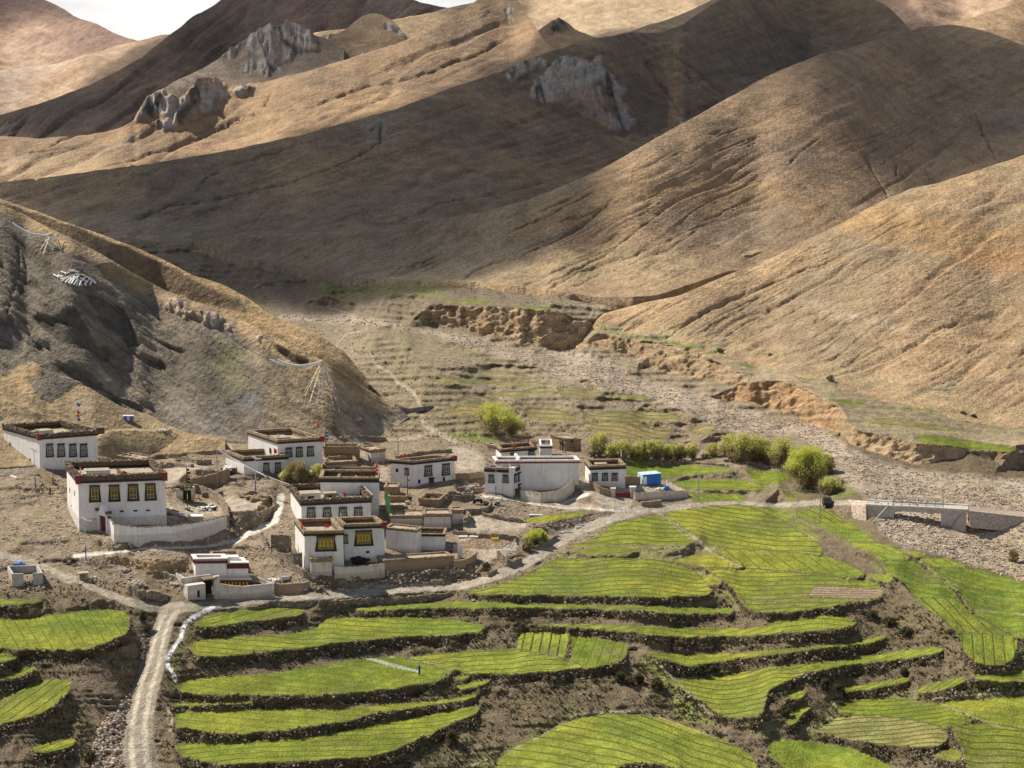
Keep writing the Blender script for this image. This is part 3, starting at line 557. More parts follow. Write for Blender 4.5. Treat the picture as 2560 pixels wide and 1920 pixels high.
# ------------------------------------------------------------------ hills and mountains, each a surface with its far side
def crest_at(P, u):
    P = P[np.argsort(P[:, 0])]; return np.interp(u, P[:, 0], P[:, 1])
def soft_crest(P, u, n):
    v = crest_at(P, u); k = max(1, n); e = np.pad(v, k, mode='edge'); c = np.cumsum(np.r_[0, e]); return (c[2 * k + 1:] - c[:-2 * k - 1])[:len(v)] / (2 * k + 1)
HILLS = {}
def hill(name, base, crest, start, prof, colour, du=3.2, dv=3.0, soften=4, feats=(), rocks=(), gullies=(), fold=.35, fsc=(170, 90), rough=1.0, back=150, bslope=.45, sb=5, big=1.0, recess=0.0, sdir=None, samp=1.0, stones=.25, sblur=14, seed=1, tint=None, umin=None, umax=None, bcol=None, patches=(), put_it=True):
    """base/crest: outlines; start: depth at the base (function of u, v or number); prof: slope at [0..1] of the way up"""
    B = pts(base); K = pts(crest)
    u0 = max(B[:, 0].min(), K[:, 0].min()) if umin is None else umin; u1 = min(B[:, 0].max(), K[:, 0].max()) if umax is None else umax
    uu = np.arange(u0, u1 + du, du); vb = soft_crest(B, uu, 8); vc = soft_crest(K, uu, soften)
    vc = vc + 1.6 * fbm(uu / 30, 0 * uu + seed, seed, 3)
    vb = np.maximum(vb, vc + 6); n = max(12, int((vb - vc).max() / dv))
    t = np.linspace(0, 1, n)[:, None]
    Vh = vb[None] + (vc - vb)[None] * t; Uh = np.repeat(uu[None], n, 0)
    a_, T_ = dirs(Uh, Vh)
    sl = np.interp(t, np.linspace(0, 1, len(prof)), prof) + 0 * Uh
    nu = fbm(Uh / 22, Vh / 16, seed + 3, 3); nv = fbm(Uh / 22, Vh / 16, seed + 9, 3)
    sl = sl * (1 + fold * fbm(Uh / fsc[0] + Vh / (2.5 * fsc[0]), Vh / fsc[1], seed + 40, 3) * smooth(1.02, .8, t))
    rock = np.zeros(Uh.shape); cmask = []
    for poly, sv, c in feats:
        mk = inside(poly, Uh + 6 * nu, Vh + 6 * nv); sl[mk] = sv; cmask.append((mk, c))
    for poly in rocks:
        mk = blur(blur(inside(poly, Uh + 20 * nu, Vh + 20 * nv).astype(float), 1, 0), 1, 1); rock = np.maximum(rock, mk)
    sl = sl * (1 - rock) + rock * 1.25
    sl = blur(sl, sblur // 4, 1)
    t0 = T_[0]
    Yb = start(uu, vb) if callable(start) else np.full(len(uu), float(start))
    k = 14; e = np.pad(Yb, k, mode='edge'); c = np.cumsum(np.r_[0, e]); Yb = (c[2 * k + 1:] - c[:-2 * k - 1])[:len(Yb)] / (2 * k + 1)
    g = (T_[1:] - T_[:-1]) / np.maximum(.5 * (sl[1:] + sl[:-1]) - .5 * (T_[1:] + T_[:-1]), .06)
    L = np.vstack([np.log(Yb)[None], np.log(Yb)[None] + np.cumsum(g, 0)])
    Ls = blur(blur(L, sb, 1), sb, 1); wS = .85 * np.clip(t * 5, 0, 1); L = L * (1 - wS) + Ls * wS
    Yh = np.exp(L)
    P = world(Uh, Vh, Yh)
    # relief
    x, y, z = P[..., 0], P[..., 1], P[..., 2]; sc = float(np.median(y)) / 600
    w1 = fbm(x / (26 * sc), (y + z) / (26 * sc), seed + 60, 5); w2 = fbm(x / (5 * sc), (y * .6 + z) / (9 * sc), seed + 70, 4)
    fade = np.clip(t * 6, 0, 1)
    d = rough * sc * (1.3 * w1 + .28 * w2) * fade
    rb_ = np.abs(fbm(x / (7 * sc) + z / (30 * sc) + .3 * w1, z / (22 * sc), seed + 90, 4)); rc_ = fbm(x / (2.6 * sc), z / (5 * sc), seed + 95, 3)
    rb2 = np.abs(fbm(x / (1.8 * sc), z / (7 * sc), seed + 97, 3)); d = d + rock * sc * (.1 + 2.3 * (.35 - rb_) + 2.6 * (.3 - rb2) + 1.7 * rc_)
    P[..., 1] -= d * .8; P[..., 2] += d * .55
    gm = np.zeros(Uh.shape)
    if sdir is not None:                                            # runnels down the fall line
        dl = math.hypot(*sdir); ex, ey = sdir[0] / dl, sdir[1] / dl; al = Uh * ex + Vh * ey; pe = -Uh * ey + Vh * ex
        wp = 9 * fbm(Uh / 160, Vh / 110, seed + 31, 2); r1 = np.abs(fbm((pe + wp) / 17, al / 320, seed + 33, 2)); r2 = np.abs(fbm((pe + wp * .6) / 7, al / 160, seed + 37, 2)); msk = smooth(-.25, .3, fbm(Uh / 170, Vh / 90, seed + 39, 3))
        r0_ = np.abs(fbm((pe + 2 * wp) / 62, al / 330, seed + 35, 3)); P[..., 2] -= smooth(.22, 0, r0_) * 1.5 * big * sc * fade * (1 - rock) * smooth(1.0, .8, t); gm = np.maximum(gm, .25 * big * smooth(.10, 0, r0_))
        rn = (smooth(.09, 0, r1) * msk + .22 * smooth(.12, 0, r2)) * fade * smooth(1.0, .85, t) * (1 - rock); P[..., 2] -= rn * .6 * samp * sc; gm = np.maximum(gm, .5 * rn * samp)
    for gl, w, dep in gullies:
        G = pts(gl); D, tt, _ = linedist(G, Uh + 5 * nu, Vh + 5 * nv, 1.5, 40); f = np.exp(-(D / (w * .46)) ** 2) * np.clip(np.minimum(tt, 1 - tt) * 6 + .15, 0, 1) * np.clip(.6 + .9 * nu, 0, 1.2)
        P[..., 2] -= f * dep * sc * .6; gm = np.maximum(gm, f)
    # far side
    for (poly, sv, c_), (mk, _c) in zip(feats, cmask):
        if sv >= 1.15: rc2 = blur(blur(mk.astype(float), 3, 0), 3, 1); P[..., 1] += rc2 * recess; P[..., 2] -= rc2 * recess * .35
    rows_ = []; last = P[-1]; dist = 0
    for q in (1.5, 3, 5, 8, 13, 20, 30, 45, 70, 110):
        dist += q * back / 300
        r = last.copy(); r[:, 1] += dist; r[:, 0] += dist * last[:, 0] / last[:, 1]; r[:, 2] -= bslope * dist * dist / (dist + 14 * sc); rows_.append(r)
    # foot, sunk below what it stands on
    f1 = P[0].copy(); f1[:, 2] -= 6 * sc; f1[:, 1] -= 1.0
    Pf = np.vstack([f1[None], P, np.array(rows_)])
    pad = lambda A: np.vstack([A[:1], A, np.repeat(A[-1:], len(rows_), 0)])
    Uf, Vf, rk, gmf = pad(Uh), pad(Vh), pad(rock), pad(gm)
    xx, yy, zz = Pf[..., 0], Pf[..., 1], Pf[..., 2]
    m1 = fbm(xx / (30 * sc), (yy + zz) / (30 * sc), seed + 11, 5); m2 = fbm(xx / (6 * sc), (yy + 2 * zz) / (6 * sc), seed + 15, 4); sx_, sy_ = (sdir if sdir else (3, 1)); q_ = math.hypot(sx_, sy_); m3 = fbm((-Uf * sy_ + Vf * sx_) / q_ / 6.5 + 1.2 * m1, (Uf * sx_ + Vf * sy_) / q_ / 75, seed + 19, 4)
    c = np.zeros(Uf.shape + (3,)) + C3(*colour[0])
    c = mixc(c, np.zeros_like(c) + C3(*colour[1]), smooth(-.05, .55, m1 + .35 * m2))
    c = mixc(c, np.zeros_like(c) + C3(*colour[2]), smooth(.0, .6, -m1 + .35 * m3))
    for poly, cc, st in patches:
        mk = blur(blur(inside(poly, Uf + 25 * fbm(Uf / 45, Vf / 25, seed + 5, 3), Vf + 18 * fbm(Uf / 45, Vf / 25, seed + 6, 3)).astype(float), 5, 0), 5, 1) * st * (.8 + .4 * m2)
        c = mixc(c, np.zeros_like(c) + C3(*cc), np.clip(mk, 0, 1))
    c = c * (1 + .24 * m3 + .12 * m2)[..., None]
    for mk, cc in cmask:
        if cc is not None: c = mixc(c, np.zeros_like(c) + C3(*cc), blur(pad(mk.astype(float)), 1, 0))
    rr = np.vstack([rb_[:1], rb_, np.repeat(rb_[-1:], len(rows_), 0)])
    rockc = np.zeros_like(c) + C3(.43, .385, .33); rockc = mixc(rockc, np.zeros_like(c) + C3(.10, .09, .08), smooth(.17, .0, rr)); rockc = rockc * (1 + .35 * m3)[..., None]; rockc = mixc(rockc, np.zeros_like(c) + C3(.42, .27, .17), smooth(.1, .5, m1 + .3 * m2) * .7)
    c = mixc(c, rockc, rk)
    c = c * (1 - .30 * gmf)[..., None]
    aux = np.zeros(c.shape); aux[..., 2] = np.clip(stones + rk * .3, 0, 1)
    HILLS[name + str(seed)] = dict(uu=uu, vb=vb, vc=vc, Y=Yh, U=Uh, V=Vh)
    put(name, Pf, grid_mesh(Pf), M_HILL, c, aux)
    return HILLS[name + str(seed)]
def on(h, extra=0.0, of='crest'):
    """depth along a hill's crest, for what stands behind it"""
    return lambda u, v: np.interp(u, h['uu'], h['Y'][-1]) + extra
def below(h):
    def f(u, v):
        out = np.array([np.interp(vv, h['V'][::-1, i], h['Y'][::-1, i]) for vv, i in zip(v, np.clip(np.searchsorted(h['uu'], u), 0, len(h['uu']) - 1))]); return out
    return f
gA = lambda u, v: Yg(u, v)
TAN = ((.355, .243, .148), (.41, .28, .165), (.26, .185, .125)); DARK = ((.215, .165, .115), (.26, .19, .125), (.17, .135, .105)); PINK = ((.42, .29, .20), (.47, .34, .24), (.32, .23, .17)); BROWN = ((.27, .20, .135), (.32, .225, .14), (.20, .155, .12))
# near hill on the right bank
hR = hill('hill', "P 1440 868 1500 850 1600 858 1700 872 1850 900 1950 925 2070 965 2200 1000 2350 1045 2560 1075 2900 1100",
          "P 1440 866 1466 848 1480 812 1505 785 1560 770 1620 755 1700 740 1790 700 1850 676 1930 645 1985 616 2040 590 2100 560 2150 532 2200 505 2280 471 2340 460 2400 440 2480 415 2560 388 2700 330 2900 270",
          gA, [.12, .22, .30, .36, .42, .46, .40, .24], ((.355, .25, .148), (.405, .28, .158), (.295, .22, .138)), soften=3, fold=.25, rough=.5, big=.45, seed=101, stones=.30, sdir=(-40, 21),
          gullies=[("l 180 550 230 495 370 410 500 350 625 290", 7, 2.6), ("l 320 565 400 500 560 420 700 320", 5, 1.4), ("l 430 600 560 500 700 430 830 350 950 290", 6, 1.7), ("l 680 280 800 225 920 175 1110 115", 6, 2.2), ("l 640 560 800 470 960 370", 4, .9),
                   ("l 1090 700 1200 620 1350 500 1420 450", 5, 1.2), ("l 1150 730 1300 650 1480 540", 4, .9), ("l 1400 700 1560 610 1650 550 1750 490 1890 455", 7, 1.8), ("l 1240 230 1320 180 1500 60", 5, 1.0), ("l 1480 170 1700 80 1800 40", 4, .9),
                   ("l 1600 860 1800 740 2000 560 2212 400", 5, 1.0), ("l 2100 750 2212 640 2400 500", 7, 1.6), ("l 2080 270 2212 190 2300 150", 6, 1.3), ("n 1150 1140 1350 1050 1430 1020 1600 1040", 4, .8), ("n 1400 1100 1500 1060 1620 1000", 5, 1.2), ("l 870 130 1000 90 1150 30", 4, 1.0)],
          patches=[("n 1350 1020 1420 940 1620 900 1900 930 2100 1000 2400 950 2400 1150 2000 1150 1850 1080 1600 1060", (.40, .24, .10), .6), ("n 1900 1080 2400 1060 2400 1180 1950 1150", (.45, .25, .12), .6), ("n 1300 960 1450 1000 1640 1060 1500 1130 1300 1080", (.27, .225, .16), .6),
                   ("l 900 330 1300 450 1640 540 1640 560 1280 470 880 350 600 280", (.50, .40, .29), .6), ("l 0 520 700 680 1500 900 2212 1060 2212 1000 1500 820 700 600 0 440", (.38, .31, .17), .5)])
# the big hill behind it
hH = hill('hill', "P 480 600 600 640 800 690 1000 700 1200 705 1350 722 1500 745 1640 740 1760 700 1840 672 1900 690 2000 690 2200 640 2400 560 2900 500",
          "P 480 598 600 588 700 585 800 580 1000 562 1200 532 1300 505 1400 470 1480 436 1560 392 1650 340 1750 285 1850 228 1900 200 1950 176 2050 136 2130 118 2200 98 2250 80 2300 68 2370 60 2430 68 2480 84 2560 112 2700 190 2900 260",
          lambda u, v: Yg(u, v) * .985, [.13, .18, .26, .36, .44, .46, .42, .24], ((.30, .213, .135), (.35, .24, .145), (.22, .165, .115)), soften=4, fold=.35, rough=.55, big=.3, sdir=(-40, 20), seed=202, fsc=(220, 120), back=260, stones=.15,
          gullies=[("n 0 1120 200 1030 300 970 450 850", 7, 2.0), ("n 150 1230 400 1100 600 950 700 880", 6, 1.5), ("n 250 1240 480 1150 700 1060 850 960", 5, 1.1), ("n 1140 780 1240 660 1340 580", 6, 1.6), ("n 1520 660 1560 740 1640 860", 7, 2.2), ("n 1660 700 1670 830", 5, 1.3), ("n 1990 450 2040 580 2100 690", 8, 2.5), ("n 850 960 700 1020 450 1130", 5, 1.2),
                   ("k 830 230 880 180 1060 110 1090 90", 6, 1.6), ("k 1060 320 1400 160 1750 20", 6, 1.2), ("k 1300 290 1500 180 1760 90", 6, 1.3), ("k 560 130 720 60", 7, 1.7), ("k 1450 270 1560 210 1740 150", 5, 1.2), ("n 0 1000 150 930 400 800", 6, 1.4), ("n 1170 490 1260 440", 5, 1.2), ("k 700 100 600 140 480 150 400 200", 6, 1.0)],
          patches=[("P 300 560 700 560 1000 540 1300 480 1500 450 1480 560 1300 640 1000 720 700 720 300 700", (.19, .155, .11), 1.0), ("n 100 880 500 760 900 740 1250 830 1400 1000 1000 1000 700 900 300 960 0 1050", (.30, .205, .11), .6), ("n 930 900 1120 860 1250 950 1100 1050 900 1000", (.20, .175, .14), .45), ("n 1900 120 2300 180 2400 700 2000 700 1750 830 1500 870 1300 760 1600 620 1800 300", (.27, .20, .135), .6),  # first patch: cloud shade over the left foot, painted into the colour
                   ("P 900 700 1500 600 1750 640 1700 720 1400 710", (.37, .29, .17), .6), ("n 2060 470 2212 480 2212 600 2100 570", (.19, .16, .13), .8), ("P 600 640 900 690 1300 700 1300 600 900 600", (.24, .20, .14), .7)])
# middle mountain, in the shade of the clouds, with its crag
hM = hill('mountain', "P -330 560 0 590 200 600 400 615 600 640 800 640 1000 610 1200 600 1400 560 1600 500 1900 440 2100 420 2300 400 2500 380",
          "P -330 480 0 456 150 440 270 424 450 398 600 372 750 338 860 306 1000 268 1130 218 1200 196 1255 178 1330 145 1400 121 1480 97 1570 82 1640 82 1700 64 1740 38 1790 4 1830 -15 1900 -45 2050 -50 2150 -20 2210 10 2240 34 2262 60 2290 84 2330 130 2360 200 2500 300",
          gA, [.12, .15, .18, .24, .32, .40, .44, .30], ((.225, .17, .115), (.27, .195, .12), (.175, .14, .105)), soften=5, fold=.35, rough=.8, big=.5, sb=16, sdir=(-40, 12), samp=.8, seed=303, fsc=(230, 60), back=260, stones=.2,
          rocks=["n 80 410 110 330 220 260 300 232 340 262 385 256 430 300 440 345 480 400 490 470 545 520 515 560 440 565 380 525 320 505 300 440 255 420 200 452 140 460", "n -20 310 50 265 150 242 110 300 20 350 -10 355", "n 700 555 712 520 745 503 762 520 735 552 705 575", "n 600 560 640 575 650 600 615 590", "P 2236 14 2262 22 2276 45 2296 78 2280 82 2256 52"],
          gullies=[("m 500 960 620 930 740 885 860 870 1050 830 1250 790 1500 700 1600 640 1700 560", 8, 3.0), ("m 840 940 900 910 1050 850", 6, 1.6), ("m 830 840 900 760 1000 710 1300 620 1420 590", 7, 2.0), ("m 0 800 200 760 500 720 900 690", 5, 1.0), ("m 820 1000 900 1020 1150 1010 1400 1030", 7, 1.6), ("m 1560 1010 1900 880 2212 820", 7, 1.8), ("n 500 140 650 230 760 310 830 420", 8, 2.6), ("n 640 190 760 270 860 350 940 440", 7, 2.2), ("n 0 820 150 770 200 760", 6, 1.6), ("m 1600 560 1650 520 1640 640", 8, 2.2), ("m 1050 1000 1200 860", 5, 1.0), ("m 400 1060 840 1080", 5, 1.1), ("n 540 180 600 300 740 500", 9, 2.5)],
          patches=[("m 1200 720 1700 560 1750 640 1350 740", (.30, .20, .115), .6), ("m 1560 540 1700 500 1720 620 1600 640", (.24, .225, .19), .7), ("m 300 880 900 960 1400 1040 800 1100 300 960", (.23, .20, .15), .6), ("n 550 250 800 400 900 500 700 520 560 380", (.30, .20, .12), .5), ("m 940 700 1130 760 1100 800 950 780", (.30, .20, .12), .6)])
hM2 = hM
# sunlit shoulder behind the middle mountain, with the two small crags at its left
hS = hill('mountain', "P -330 500 0 475 270 450 600 420 860 340 1000 300 1130 250 1255 215 1400 190 1480 180",
          "P -330 345 0 338 100 345 230 335 300 322 338 300 348 272 372 240 400 222 428 230 446 248 470 225 495 205 520 192 548 192 566 206 600 216 625 206 655 206 690 196 760 180 860 149 930 128 985 112 1040 90 1100 62 1150 30 1204 -10 1260 -30 1300 5 1330 55 1370 110 1420 150 1480 180",
          lambda u, v: on(hM, 70)(u, v), [.14, .20, .32, .42, .45, .34], TAN, soften=2, fold=.35, rough=.8, big=.6, sdir=(-40, 16), samp=.7, seed=505, back=200, fsc=(190, 80),
          rocks=["P 338 300 345 272 372 238 398 224 420 228 436 250 425 275 400 290 370 303", "P 440 256 470 226 500 200 530 190 560 200 570 225 548 262 515 282 480 300 440 318 400 322 380 316 410 290", "P 575 225 600 214 640 208 620 240 590 250", "n -40 30 20 40 -20 90 -60 60"],
          gullies=[("m 450 720 600 680 800 620 900 570 1000 520 1130 480 1180 400", 7, 3.2), ("m 1300 480 1560 380 1800 330 2100 220 2212 150", 9, 2.4), ("m 1350 530 1500 470 1700 410", 5, 1.2), ("m 0 680 200 650 500 610", 6, 1.4), ("m 200 640 300 590 370 560", 7, 2.0), ("m 1100 480 1400 440 1700 390", 5, 1.2)],
          patches=[("m -400 560 0 560 500 600 850 560 1150 360 1000 560 800 640 500 720 200 690 -400 690", (.24, .175, .12), .75), ("m 0 700 400 680 560 700 300 760 0 780", (.42, .32, .20), .6), ("m 0 450 400 450 700 380 900 400 700 560 300 600 0 560", (.31, .20, .13), .6), ("m 1850 100 2212 -50 2212 100 1900 190 1700 240", (.26, .19, .14), .5), ("m 0 670 600 600 600 610 0 700", (.50, .43, .34), .5)])
hK = hill('mountain', "P 600 260 700 240 860 190 985 150 1060 140", "P 600 235 645 210 700 178 740 152 800 112 860 76 900 46 926 33 950 36 985 54 1010 82 1030 104 1060 125", on(hS, 25), [.35, .45, .45, .35], BROWN, seed=606, back=70, soften=2, rocks=["P 962 50 985 58 1008 84 985 92 968 75", "P 1005 82 1030 100 1020 108 1005 100", "P 905 128 918 130 915 142 905 140"], rough=1.0)
hK2 = hill('mountain', "P 720 160 900 130 1040 120 1200 60 1250 60", "P 720 92 760 86 800 79 860 72 930 62 985 47 1080 30 1140 17 1195 6 1250 -15", on(hS, 110), [.3, .35, .3], ((.46, .34, .21), (.50, .38, .25), (.38, .28, .18)), seed=616, back=120, soften=4, rocks=["P 795 108 810 92 828 86 832 92 812 108"])
hC = hill('mountain', "P 380 300 480 290 600 260 700 240 800 180 860 160", "P 380 240 410 222 440 202 480 186 520 164 545 150 580 122 620 88 650 74 680 64 730 57 765 70 785 88 810 92 860 120", on(hS, 30), [.40, .50, .50, .36], ((.25, .20, .16), (.28, .225, .17), (.20, .17, .145)), seed=707, soften=3, back=120,
          rocks=["P 545 150 580 118 620 86 680 60 735 60 770 80 782 105 765 125 735 120 700 165 670 192 640 180 610 175 600 160 622 140 600 135"], rough=1.3)
# dark peak in the middle distance, sunlit flats and the far range
hD = hill('mountain', "P -330 480 0 430 200 420 400 400 600 330 900 200 1190 100", "P -330 370 -100 318 0 291 116 254 231 206 290 178 347 149 400 110 434 81 490 40 550 0 600 -40 700 -62 850 -60 950 -30 1030 0 1070 10 1117 18 1150 24 1190 32",
          on(hS, 140), [.22, .32, .42, .48, .48, .4], ((.20, .155, .125), (.235, .165, .125), (.155, .125, .11)), seed=808, fold=.3, back=400, rough=1.2, sdir=(-30, 22), samp=.9, soften=3, fsc=(200, 140),
          patches=[("m 1080 140 1120 60 1160 0 1230 0 1200 60 1230 100 1150 130", (.15, .13, .125), .8), ("m 1200 40 1320 0 1360 120 1300 130", (.30, .18, .14), .6), ("m 1280 0 1420 0 1400 130 1330 140", (.19, .145, .15), .6), ("m 200 440 700 160 560 330 300 440", (.30, .22, .15), .5), ("m 650 380 900 300 900 340 700 380", (.34, .22, .15), .5)])
hL = hill('mountain', "P -330 420 0 420 150 380 300 300 434 200 520 160", "P -330 200 0 176 87 168 150 156 231 134 290 115 324 103 390 84 434 79 480 84 520 100", on(hD, 120), [.18, .28, .34, .26], PINK, seed=909, back=250, soften=4, fold=.4, fsc=(120, 50), rough=1.6,
          patches=[("P 0 176 231 134 300 112 300 124 150 168 0 200", (.56, .48, .38), .8), ("P 0 190 80 180 90 220 60 260 0 270", (.36, .30, .26), .6), ("P 0 255 230 190 330 150 300 200 120 270 0 290", (.50, .38, .26), .6)], rocks=[])
hFar = hill('mountain', "P -330 300 0 300 200 260 400 200 520 160", "P -330 -180 -100 -90 0 -42 60 -16 105 0 160 27 200 48 230 61 260 72 290 84 330 95 380 110 520 150", on(hL, 260), [.25, .40, .42, .34], ((.40, .27, .20), (.46, .32, .23), (.29, .20, .165)), seed=919, back=500, rough=2.0, soften=3,
           patches=[("P 0 0 105 -20 250 60 330 110 200 110 100 60 0 60", (.28, .20, .17), .6), ("P 0 100 200 130 100 170 0 170", (.50, .37, .27), .6)])
# high slopes at the top, right of the middle
hT = hill('mountain', "P 1185 300 1400 260 1600 220 1900 150 2100 80", "P 1185 60 1200 20 1215 -10 1250 -70 1500 -85 1800 -85 1950 -80 2100 -60", lambda u, v: np.full(len(u), float(on(hS, 160)(np.array([1300.]), None)[0])), [.25, .34, .36, .36, .3], ((.44, .33, .215), (.49, .38, .26), (.36, .265, .18)), seed=929, back=300, fold=.5, fsc=(160, 60), rough=1.6)
hT2 = hill('mountain', "P 1270 200 1400 190 1600 160", "P 1270 125 1330 92 1370 62 1392 50 1415 55 1440 74 1480 92 1530 112 1600 150", lambda u, v: np.full(len(u), float(on(hS, 110)(np.array([1300.]), None)[0])), [.35, .42, .36], ((.38, .28, .18), (.42, .31, .2), (.29, .22, .16)), seed=939, back=60, rocks=["P 1368 66 1390 50 1410 58 1430 76 1400 84 1380 86"], soften=2)
hT3 = hill('mountain', "P 1500 180 1700 140 1850 100", "P 1500 108 1570 80 1640 56 1720 26 1800 -12 1850 -40", lambda u, v: np.full(len(u), float(on(hS, 130)(np.array([1300.]), None)[0])), [.3, .36, .3], ((.43, .32, .21), (.47, .35, .23), (.36, .265, .18)), seed=949, back=60)
hU = hill('mountain', "P 2100 200 2300 150 2560 150 2900 200", "P 2100 -60 2300 -90 2560 -90 2900 -60", lambda u, v: on(hM2, 200)(np.minimum(u, 2200), v), [.3, .4, .4, .3], ((.42, .285, .20), (.48, .34, .24), (.34, .235, .175)), seed=959, back=300, fold=.5, fsc=(90, 60), rough=1.8)
hU2 = hill('mountain', "P 2300 180 2450 160 2600 200 2900 230", "P 2300 92 2380 62 2440 42 2500 18 2560 -4 2700 -50 2900 -80", lambda u, v: np.full(len(u), float(on(hH, 70)(np.array([2400.]), None)[0])), [.3, .4, .3], TAN, seed=969, back=100)
hU3 = hill('mountain', "P 2440 220 2560 220 2900 300", "P 2440 100 2480 92 2520 98 2560 106 2700 150 2900 220", lambda u, v: np.full(len(u), float(on(hH, 35)(np.array([2450.]), None)[0])), [.3, .4, .3], TAN, seed=979, back=60)
# scree hill above the village: far spur first, then the near slope
SCREE = ((.18, .152, .12), (.24, .20, .15), (.125, .105, .082))
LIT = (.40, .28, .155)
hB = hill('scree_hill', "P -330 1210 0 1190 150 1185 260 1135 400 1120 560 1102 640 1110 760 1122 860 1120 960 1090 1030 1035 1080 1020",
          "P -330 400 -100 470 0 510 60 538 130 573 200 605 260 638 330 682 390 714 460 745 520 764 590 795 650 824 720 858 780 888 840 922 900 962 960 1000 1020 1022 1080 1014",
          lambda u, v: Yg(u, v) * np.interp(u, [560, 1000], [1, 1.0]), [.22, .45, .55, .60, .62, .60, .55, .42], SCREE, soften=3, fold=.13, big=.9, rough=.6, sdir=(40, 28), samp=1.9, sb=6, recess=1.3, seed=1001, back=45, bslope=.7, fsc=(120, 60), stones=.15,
          feats=[("j 550 425 640 425 860 520 860 590 790 580 700 530 620 510", 1.6, (.26, .20, .13)), ("j 480 575 560 580 700 650 740 720 790 850 740 870 680 800 600 760 560 680", 1.5, (.11, .095, .08)), ("j -200 700 0 720 60 700 140 850 110 945 0 900 -200 900", 1.4, (.13, .11, .095)),  # dark faces: the shade on these cliffs is put into their colour
                 ("j 180 690 340 700 420 640 560 860 640 900 600 980 500 900 380 880 260 800", 1.3, (.11, .09, .07)), ("j 180 840 290 880 230 910", 1.4, (.10, .09, .08)), ("j 300 980 480 1000 560 1080 700 1190 860 1230 820 1290 740 1250 600 1160 460 1080 330 1040", 1.3, (.12, .10, .08)),
                 ("j 140 480 200 500 300 620 200 560", 1.3, (.12, .105, .09)), ("j 0 370 30 430 0 430 -100 380", 1.3, None), ("j 800 920 960 990 950 1010 850 970", 1.3, (.12, .1, .085)), ("j 880 820 1060 900 1060 920 950 880", 1.2, (.14, .11, .09)), ("j 1590 880 1660 960 1700 970 1640 900", 1.2, (.16, .125, .09)), ("j 1700 930 1780 960 1760 980 1700 975", 1.2, (.16, .125, .09)),
                 ("j 1860 1190 1900 1240 1960 1400 1900 1400 1860 1290", .9, (.20, .15, .10)), ("j 1440 940 1490 1080 1480 1300 1510 1340 1540 1320 1560 1080 1500 960", .75, None), ("j 1900 980 2110 1120 2000 1080 1880 1010", .8, (.27, .19, .11)), ("j 1800 960 2070 1110 1950 1080 1780 1000", .6, (.33, .235, .13))],
          rocks=["j 955 670 985 615 1040 632 1080 665 1130 690 1230 715 1320 740 1300 762 1240 748 1200 770 1150 740 1090 700 1050 715 1000 700", "j 1320 765 1350 775 1350 805 1325 790", "j 1460 835 1500 830 1490 862"],
          gullies=[("j 100 240 110 420 60 640 20 800", 8, 1.8), ("j 130 340 160 450 110 600", 6, 1.2), ("j 0 430 200 620 400 700", 7, 1.2), ("j 250 200 500 480 760 640 900 760 1080 900", 6, 1.1), ("j 560 900 800 1050 950 1250", 8, 1.8), ("j 600 820 860 1020 1000 1180", 6, 1.2), ("j 300 960 560 1150 740 1260", 8, 1.8), ("j 900 920 1100 1000 1300 1060", 5, .8), ("j 700 600 1000 760 1200 900", 5, .8), ("j 1200 1150 1300 1200 1440 1160", 7, 1.2)],
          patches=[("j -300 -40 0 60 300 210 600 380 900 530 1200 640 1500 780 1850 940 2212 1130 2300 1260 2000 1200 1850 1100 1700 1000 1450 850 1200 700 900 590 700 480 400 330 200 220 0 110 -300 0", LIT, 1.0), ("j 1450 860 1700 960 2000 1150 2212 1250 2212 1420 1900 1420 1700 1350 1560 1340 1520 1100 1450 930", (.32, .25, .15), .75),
                   ("j 1200 780 1440 900 1440 1120 1300 1150 1250 1000 1300 880", (.24, .225, .12), .6), ("j 1300 1170 1450 1130 1480 1200 1350 1230", (.24, .235, .235), .7), ("j 950 1230 1300 1240 1300 1400 950 1340", (.25, .22, .19), .7), ("j 1900 1150 2300 1350 2300 1500 1850 1450 1950 1300", (.34, .285, .20), .8), ("j 500 600 640 590 700 640 560 640", (.3, .24, .16), .5)])
hB2 = hill('scree_hill', "P -330 440 -100 500 0 545 130 600 330 700 520 785 720 880 860 945 920 975",
           "P -330 380 -100 455 0 497 90 528 170 558 260 590 340 620 420 655 480 688 560 712 620 745 680 790 740 815 800 840 860 880 920 950",
           lambda u, v: np.interp(u, hB['uu'], hB['Y'][-1]) + 14, [1.3, 1.4, .9, .35, .35, .3], ((.40, .28, .15), (.43, .30, .16), (.33, .24, .14)), soften=3, feats=[("j -300 40 60 72 250 140 420 196 800 352 1000 440 1200 545 1400 630 1420 700 1150 640 950 560 700 440 400 300 200 190 0 90", 1.7, (.19, .14, .09))], fold=.2, rough=.35, seed=1011, back=40, bslope=.6)  # cliff band below the crest painted dark, as a face in shade
